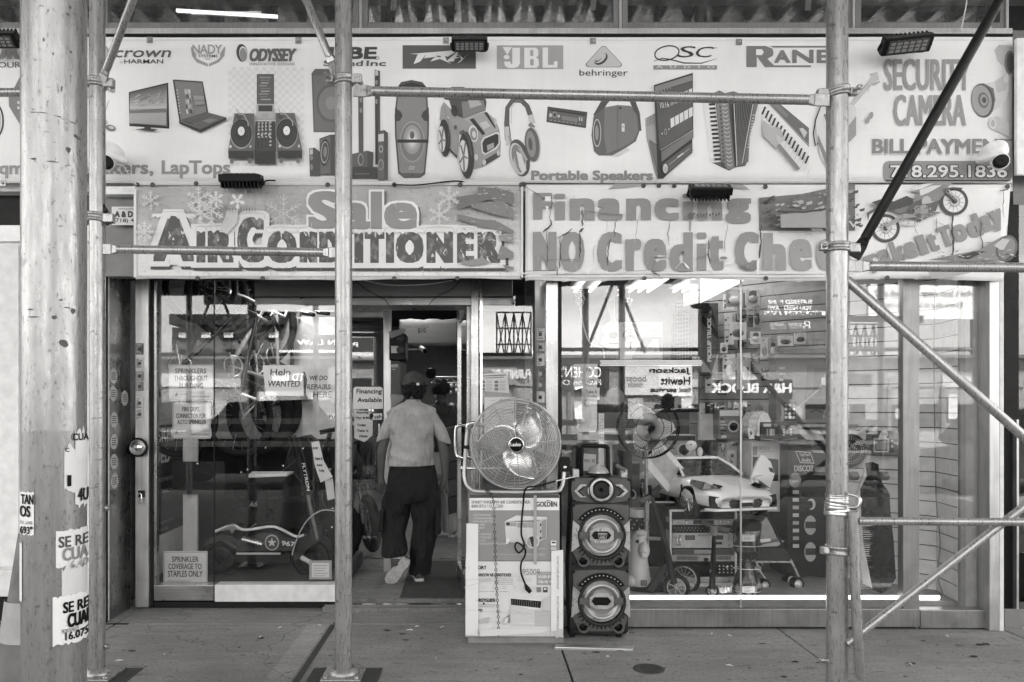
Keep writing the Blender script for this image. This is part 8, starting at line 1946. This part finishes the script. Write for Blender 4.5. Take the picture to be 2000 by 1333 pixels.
for i,(x0,x1,y0,y1,v,lab,Y_) in enumerate(((1205,1234,880,1000,.04,'dark tool bag hanging behind the speaker tower',6.2),(1118,1134,870,1000,.03,'dark carton edge behind the trolley handle',5.5),(1392,1430,1142,1160,.3,'crumpled foil scrap on the display floor',5.45))):
    t=thing(('tool_bag','dark_carton','foil_scrap')[i],lab,('bag','box','scrap')[i],P(x0,y1,Y_));
    if i<2:PR('body',grey(v,.6),t,[(x0,y0+6),(x0+5,y0),(x1-5,y0+2),(x1,y0+8),(x1+2,y1),(x0-2,y1)],Y_,.1,.01)
    else:
        b=MB();rnd=random.Random(9);n=9;vs=[P(x0+(x1-x0)*k/8,y0+rnd.uniform(0,8),Y_+rnd.uniform(-.02,.02)) for k in range(n)]+[P(x0+(x1-x0)*k/8,y1+rnd.uniform(-3,1),Y_+rnd.uniform(-.03,.0)) for k in range(n)]
        b.add(vs,[(k,n+k,n+k+1,k+1) for k in range(n-1)]);o=b.build('scrap',brushed(.6,.25,(5,5,5),'foil_tape'),t);mm_=o.modifiers.new('thick','SOLIDIFY');mm_.thickness=.004
paper('price card reading pay behind the disco dome',[(1139,886),(1164,888),(1164,920),(1139,920)],5.42,.5,(('PAY 35',1141,1162,897,904),),.15,group='price papers in the display window')
# cable running down the slat wall corner
wire('grey power lead running down the slat wall corner',[P(1826,560,5.5),P(1824,700,5.5),P(1827,900,5.5),P(1829,985,5.5),P(1836,1060,5.5),P(1831,1120,5.5),P(1841,1160,5.4)],.004,M_mid)
# upper floor goods
for i,(px,lab) in enumerate(((890,'dark folded stand hanging in the upper window above the lightning logo'),(1155,'dark boots and straps in the upper window above the triangle logo'),(1575,'dark helmet shaped bundle in the upper window near the display post'),(765,'guitar case leaning in the upper window by the entrance post'))):
    t=thing('stored_goods',lab,'goods',P(px,60,5.9),'goods stored behind the upper windows');Yq=5.9
    pts=([(px-10,-60),(px+20,-60),(px+14,20),(px+8,62),(px-8,62),(px-4,10)],[(px-30,0),(px-5,-40),(px+40,-60),(px+40,62),(px-28,62),(px-14,20),(px-34,14)],[(px-30,-60),(px+10,-60),(px+30,0),(px+20,62),(px-20,62),(px-28,10)],[(px-2,-60),(px+24,-60),(px+2,62),(px-16,62)])[i]
    PR('bundle',grey(.03,.5),t,pts,Yq,.08,.012);PR('strap',grey(.35,.5),t,[(px+2,-40),(px+14,-40),(px+8,20),(px-2,20)],Yq-.01,.012)
fl=fluor(XX(440,7),6.9,7.0,ZZ(24,7),'lit tube lamp behind the upper window at the left',1,.1,6) if False else None
t=thing('tube_lamp','long lit tube lamp behind the upper window at the left','lamp',P(440,28,6.6));Tb('tube',emis(.8,.3),t,[P(345,21,6.6),P(542,33,6.6)],.016,8);Bx('bracket',M_white,t,XX(440,6.6)-.3,XX(440,6.6)+.3,6.62,6.66,ZZ(26,6.6),ZZ(20,6.6))
# ================================================================== people
def person(label,base,s=1.0,shirt=.33,pants=.012,skin=.24,cap=.1,hair=.02,walking=True,group='people in and before the shop'):
    """a grown man seen from behind; measured on an upright frame 405 units tall whose feet stand at 1130"""
    k=.00428*s;bx,by,bz=base
    t=thing('person',label,'person',(bx,by,bz),group)
    def q(px,py,dy=0.0):return Vector((bx+(px-808)*k,by+dy*s,bz+(1130-py)*k))
    # --- body: one continuous skinned figure
    J=[(q(806,912),.115),(q(805,870),.105),(q(805,825),.115),(q(806,797),.085),(q(807,782),.05),(q(807,768,.01),.055),(q(808,754,.012),.083),(q(808,738,.01),.08),
         (q(772,805),.058),(q(752,850),.046),(q(745,885,-.01),.043),(q(743,928,.03),.029),(q(744,944,.035),.033),
         (q(842,806),.058),(q(862,850),.046),(q(868,888,-.01),.043),(q(869,928,.03),.029),(q(868,944,.035),.033)]
    E=[(0,1),(1,2),(2,3),(3,4),(4,5),(5,6),(6,7),(3,8),(8,9),(9,10),(10,11),(11,12),(3,13),(13,14),(14,15),(15,16),(16,17)]
    if walking:legs=[[(q(786,925),.095),(q(776,1010,.05),.06),(q(778,1082,-.17),.04),(q(776,1098,-.16),.038)],[(q(828,925),.095),(q(830,1020,.05),.06),(q(820,1112,.02),.042),(q(820,1124,.05),.04)]]
    else:legs=[[(q(788,925),.095),(q(784,1020,.02),.06),(q(784,1112,0),.042),(q(784,1124,.05),.04)],[(q(828,925),.095),(q(830,1020,.02),.06),(q(832,1112,0),.042),(q(832,1124,.05),.04)]]
    for L_ in legs:
        n=len(J);J += L_;E += [(0,n)]+[(n+i,n+i+1) for i in range(len(L_)-1)]
    # five fingers per hand, rooted in the palm
    for h,sx in ((12,1),(17,-1)):
        c=J[h][0]
        for i,(dx,ln) in enumerate(((-.026,.055),(-.009,.068),(.009,.064),(.025,.052))):
            n=len(J);p0=c+Vector((dx*.7*s,.004*s*i,-.012*s));J += [(p0,.012),(p0+Vector((dx*.5*s,.008*s,-.04*s)),.0095),(p0+Vector((dx*.4*s+sx*.006*s,.026*s,-(.04+ln*.62)*s)),.008)];E += [(h,n),(n,n+1),(n+1,n+2)]
        n=len(J);p0=c+Vector((sx*.026*s,.0,.004*s));J += [(p0,.012),(p0+Vector((sx*.016*s,.012*s,-.03*s)),.011),(p0+Vector((sx*.012*s,.022*s,-.055*s)),.009)];E += [(h,n),(n,n+1),(n+1,n+2)]
    off=Vector((bx,by,bz));me=bpy.data.meshes.new('body');me.from_pydata([tuple(p-off) for p,r in J],E,[]);o=bpy.data.objects.new('body',me);COL.objects.link(o);o.parent=t
    m=o.modifiers.new('skin','SKIN');m.use_smooth_shade=True;sub=o.modifiers.new('sub','SUBSURF');sub.levels=2;sub.render_levels=2
    if not me.skin_vertices:me.attributes.new  # layer made by the modifier
    if len(me.skin_vertices)==0:
        bpy.context.view_layer.objects.active=o;bpy.ops.mesh.customdata_skin_add()
    for i,(p,r) in enumerate(J):d_=me.skin_vertices[0].data[i];d_.radius=(r*s,r*s);d_.use_root=(i==0)
    me.materials.append(grey(skin,.5,wear=.08))
    msh=cloth_mat(shirt);mpa=cloth_mat(pants,6);mha=grey(hair,.6,wear=.4,scale=60)
    def loft(name,mat,rings,par=t,n=20,fold=0.0,seed=0,cap=(True,True),thick=.004):
        b=MB();vs=[];rnd=random.Random(seed);ph=[rnd.uniform(0,6.28) for _ in range(4)]
        for i,(c,rx,ry,tilt) in enumerate(rings):
            for j in range(n):
                a=2*math.pi*j/n;w_=1+fold*(math.sin(3*a+ph[0]+i*.9)+.6*math.sin(5*a+ph[1]-i*1.7))*.5
                zz=(c.z-bz)/s;fa=fold*min(1,i/2);w_ *= 1+fa*(.5*math.sin(a*2+zz*38+ph[2])*math.sin(zz*17+ph[0])+.4*math.sin(zz*61+a*3+ph[3]));vs.append(c+Vector((math.cos(a)*rx*w_*s,math.sin(a)*ry*w_*s,math.cos(a)*rx*s*tilt)))
        fs=[(i*n+j,i*n+(j+1) % n,(i+1)*n+(j+1) % n,(i+1)*n+j) for i in range(len(rings)-1) for j in range(n)]
        b.add(vs,fs,True)
        if cap[0]:b.add(vs[:n],[tuple(reversed(range(n)))])
        if cap[1]:b.add(vs[-n:],[tuple(range(n))])
        return b.build(name,mat,par,subsurf=1)
    U=.00428
    def dense0(R_,n=3):
        out=[]
        for i in range(len(R_)-1):
            for j in range(n):f_=j/n;a,b2=R_[i],R_[i+1];out.append((a[0].lerp(b2[0],f_),a[1]*(1-f_)+b2[1]*f_,a[2]*(1-f_)+b2[2]*f_,a[3]))
        return out+[R_[-1]]
    tsh=loft('t_shirt',msh,dense0([(q(807,779),13*U,.058,0),(q(807,784),17*U,.068,0),(q(806,789),30*U,.085,0),(q(806,796),44*U,.105,0),(q(806,806),51*U,.125,0),(q(805,822),50*U,.138,0),(q(805,842),46*U,.14,0),(q(804,862),44*U,.138,0),(q(804,882),44*U,.14,0),(q(804,896),46*U,.148,0),(q(804,907),45.5*U,.148,.02),(q(804,908),40*U,.13,.02)]),n=32,fold=.065,seed=1,cap=(False,True))
    for sx,c0,c1,c2,c3 in ((-1,q(775,800),q(762,818),q(754,838),q(748,858)),(1,q(838,801),q(852,820),q(861,842),q(868,863))):
        loft('sleeve',msh,[(c0,.062,.085,-.5*sx),(c1,.072,.082,-.42*sx),(c2,.066,.075,-.38*sx),(c3,.063,.07,-.35*sx),(c3+Vector((0,0,.004)),.052,.06,-.35*sx)],tsh,16,.04,3+sx)
    # trousers
    pan=loft('trousers',mpa,[(q(805,900),43*U,.125,0),(q(805,912),46*U,.135,0),(q(806,935),50*U,.15,0),(q(806,955),53*U,.15,0),(q(806,972),52*U,.135,0),(q(806,980),44*U,.11,0)],fold=.02,seed=4)
    if walking:
        A_=[(q(783,955),29*U,.125,0),(q(775,985,.02),29*U,.115,0),(q(771,1012,.03),24*U,.105,0),(q(770,1035,.0),22*U,.1,0),(q(771,1055,-.07),23*U,.095,.1),(q(774,1072,-.13),23.5*U,.085,.15),(q(775,1078,-.15),21*U,.075,.15)]
        B_=[(q(829,955),29*U,.125,0),(q(831,990,.02),28*U,.115,0),(q(831,1020,.03),25.5*U,.105,0),(q(827,1055,.02),22.5*U,.095,0),(q(822,1090,.01),21*U,.09,0),(q(819,1116,.01),20*U,.09,0),(q(819,1120,.01),19*U,.085,0)]
    else:
        A_=[(q(785,955),29*U,.125,0),(q(783,1010,.02),26*U,.11,0),(q(783,1060,.01),23*U,.1,0),(q(783,1110,.0),21*U,.095,0),(q(783,1118,.0),20*U,.09,0)]
        B_=[(q(829,955),29*U,.125,0),(q(831,1010,.02),26*U,.11,0),(q(832,1060,.01),23*U,.1,0),(q(832,1110,.0),21*U,.095,0),(q(832,1118,.0),20*U,.09,0)]
    def dense(R_,n=3):
        out=[]
        for i in range(len(R_)-1):
            for j in range(n):
                f_=j/n;a,b2=R_[i],R_[i+1];out.append((a[0].lerp(b2[0],f_),(a[1]*(1-f_)+b2[1]*f_)*1.08,a[2]*(1-f_)+b2[2]*f_,a[3]*(1-f_)+b2[3]*f_))
        return out+[R_[-1]]
    loft('trouser_leg',mpa,dense(A_),pan,20,.12,7);loft('trouser_leg',mpa,dense(B_),pan,20,.1,8)
    if walking:
        b=MB();c0=q(857,990,-.03);b.hexa([c0+Vector((-.025*s,-.07*s,-.21*s)),c0+Vector((.018*s,-.07*s,-.21*s)),c0+Vector((.022*s,.08*s,-.21*s)),c0+Vector((-.025*s,.08*s,-.21*s)),c0+Vector((-.025*s,-.06*s,0)),c0+Vector((.012*s,-.06*s,0)),c0+Vector((.014*s,.07*s,0)),c0+Vector((-.025*s,.07*s,0))]);b.build('cargo_pocket',mpa,pan,.01)
        b=MB();c0=q(746,992,-.03);b.hexa([c0+Vector((-.018*s,-.07*s,-.18*s)),c0+Vector((.025*s,-.07*s,-.18*s)),c0+Vector((.025*s,.08*s,-.18*s)),c0+Vector((-.02*s,.08*s,-.18*s)),c0+Vector((-.012*s,-.06*s,0)),c0+Vector((.025*s,-.06*s,0)),c0+Vector((.025*s,.07*s,0)),c0+Vector((-.014*s,.07*s,0))]);b.build('cargo_pocket',mpa,pan,.01)
    # shoes: sole, upper
    def shoe(heel,fwd,up,L_=.28):
        fwd=Vector(fwd).normalized();up=Vector(up);up=(up-fwd*up.dot(fwd)).normalized();rt=fwd.cross(up);rt.normalize()
        def ring(u,w_,z):return heel+fwd*u*L_*s+rt*w_*s+up*z*s
        prof=[(.0,.03),(.05,.038),(.2,.042),(.4,.04),(.6,.05),(.78,.054),(.92,.043),(1.0,.02)]
        vs=[ring(u,-w_,0) for u,w_ in prof]+[ring(u,w_,0) for u,w_ in reversed(prof)]
        b=MB();b.prism(vs,up*.026*s);so_=b.build('shoe_sole',grey(.5,.7,wear=.25,scale=40),t,.005)
        b=MB();vs=[];n=12
        for u,w_,h_ in ((.01,.026,.05),(.08,.034,.085),(.25,.036,.095),(.42,.035,.085),(.6,.041,.06),(.8,.043,.042),(.95,.028,.032),(1.0,.01,.026)):
            for j in range(n):a=math.pi*j/(n-1);vs.append(ring(u,w_*math.cos(a),.024+(h_-.02)*math.sin(a)))
        b.add(vs,[(i*n+j,i*n+j+1,(i+1)*n+j+1,(i+1)*n+j) for i in range(7) for j in range(n-1)],True);b.add(vs[:n],[tuple(range(n))]);b.build('shoe_upper',grey(.1 if walking else .3,.7),t)
        return so_
    if walking:
        shoe(q(799,1083,-.2),(-.6,.3,-.76),(-.1,.95,.3));shoe(q(821,1130.5,-.08),(-.16,1,0),(0,0,1))
        b=MB();b.lathe(q(779,1082,-.16),(.05,.4,1),[(.045*s,-.01*s),(.043*s,.01*s)],16,False);b.build('sock',grey(.6,.8),t)
    else:
        shoe(q(784,1130.5,-.06),(-.15,1,0),(0,0,1));shoe(q(833,1130.5,-.06),(.15,1,0),(0,0,1))
    # head details: hair, cap, ears, face
    hc=q(808,748,.015)
    for sx in (-1,1):MB().sphere(hc+Vector((sx*.086*s,.01*s,-.012*s)),.026*s,10,(.45,.7,1.2)).build('ear',grey(skin,.5,wear=.08),t)
    MB().tube([hc+Vector((0,.088*s,.005*s)),hc+Vector((0,.112*s,-.025*s)),hc+Vector((0,.095*s,-.035*s))],[.01*s,.015*s,.01*s],8).build('nose',grey(skin,.5,wear=.08),t)
    for sx in (-1,1):MB().sphere(hc+Vector((sx*.03*s,.082*s,.008*s)),.011*s,8).build('eye',M_black,t)
    MB().tube([hc+Vector((-.022*s,.086*s,-.06*s)),hc+Vector((0,.092*s,-.058*s)),hc+Vector((.022*s,.086*s,-.06*s))],.006*s,6).build('mouth',grey(skin*.6,.5),t)
    b=MB();rnd=random.Random(3)
    for i in range(90 if cap else 60):
        a=rnd.uniform(math.pi*.98,math.pi*2.02) if cap else rnd.uniform(0,6.28);z=rnd.uniform(-.105,.0) if cap else rnd.uniform(-.03,.1);r_=.084*(1-max(0,-z-.06)*2.2) if z<0 else .088*math.sqrt(max(.05,1-(z/.105)**2));b.sphere(hc+Vector((math.cos(a)*r_*s*1.0,math.sin(a)*r_*s,z*s)),rnd.uniform(.014,.026)*s,6,(1,1,rnd.uniform(1,1.5)))
    b.sphere(hc+Vector((0,-.02*s,-.03*s)),.088*s,14,(1,.9,.9)) if cap else b.sphere(hc+Vector((0,-.012*s,.02*s)),.094*s,14,(.98,1,.95))
    b.build('hair',mha,t)
    if cap:
        b=MB();n=24;vs=[]
        for i in range(8):
            f_=i/7;zz=-.012+.118*math.sin(f_*math.pi/2);rr=.101*math.cos(f_*math.pi/2*.98)
            for j in range(n):a=2*math.pi*j/n;vs.append(hc+Vector((math.cos(a)*rr*s,math.sin(a)*rr*1.08*s,zz*s+(.02*s*max(0,-math.sin(a))*(1 if i==0 else 0)*(1 if abs(math.cos(a))<.45 else 0)))))
        b.add(vs,[(i*n+j,i*n+(j+1) % n,(i+1)*n+(j+1) % n,(i+1)*n+j) for i in range(7) for j in range(n)],True);c_=b.build('cap',grey(cap,.85,wear=.2,scale=20),t,subsurf=1)
        b=MB();b.sphere(hc+Vector((0,0,.107*s)),.009*s,8);b.build('button',grey(cap,.8),c_)
        b=MB();pts=[hc+Vector((math.cos(a)*(.1+.07*max(0,math.sin(a)))*s,(math.sin(a)*.108+.075*max(0,math.sin(a)))*s,-.012*s-.012*s*math.sin(a))) for a in [R(x) for x in range(10,171,20)]];b.add(pts+[p+Vector((0,0,.006*s)) for p in pts],[tuple(reversed(range(9))),tuple(range(9,18))]);b.build('brim',grey(cap,.85),c_)
        b=MB();b.tube([hc+Vector((math.cos(R(a))*.104*s,math.sin(R(a))*.111*s,-.008*s)) for a in range(235,306,10)],.008*s,6,flat=.6);b.build('strap',grey(cap*.6,.7),c_)
        b=MB();c0=hc+Vector((.042*s,-.104*s,-.006*s));b.box(c0.x-.011*s,c0.x+.011*s,c0.y-.008*s,c0.y+.004*s,c0.z-.01*s,c0.z+.01*s);b.build('buckle',grey(.6,.4),c_)
    return t
person('man in a grey t-shirt, cap and black cargo trousers walking into the shop',(XX(808,6.42),6.42,ZZ(1130,6.42)-.008),1.0,.33,.007,.15)
person('man in a dark shirt standing inside behind the walking customer',(XX(862,8.6),8.6,.052),1.0,.02,.3,.09,cap=0,walking=False)
person('man in dark clothes on the kerb side, seen mirrored in the glass',(2.95,-1.4,0),.98,.03,.02,.15,cap=.04,walking=False)
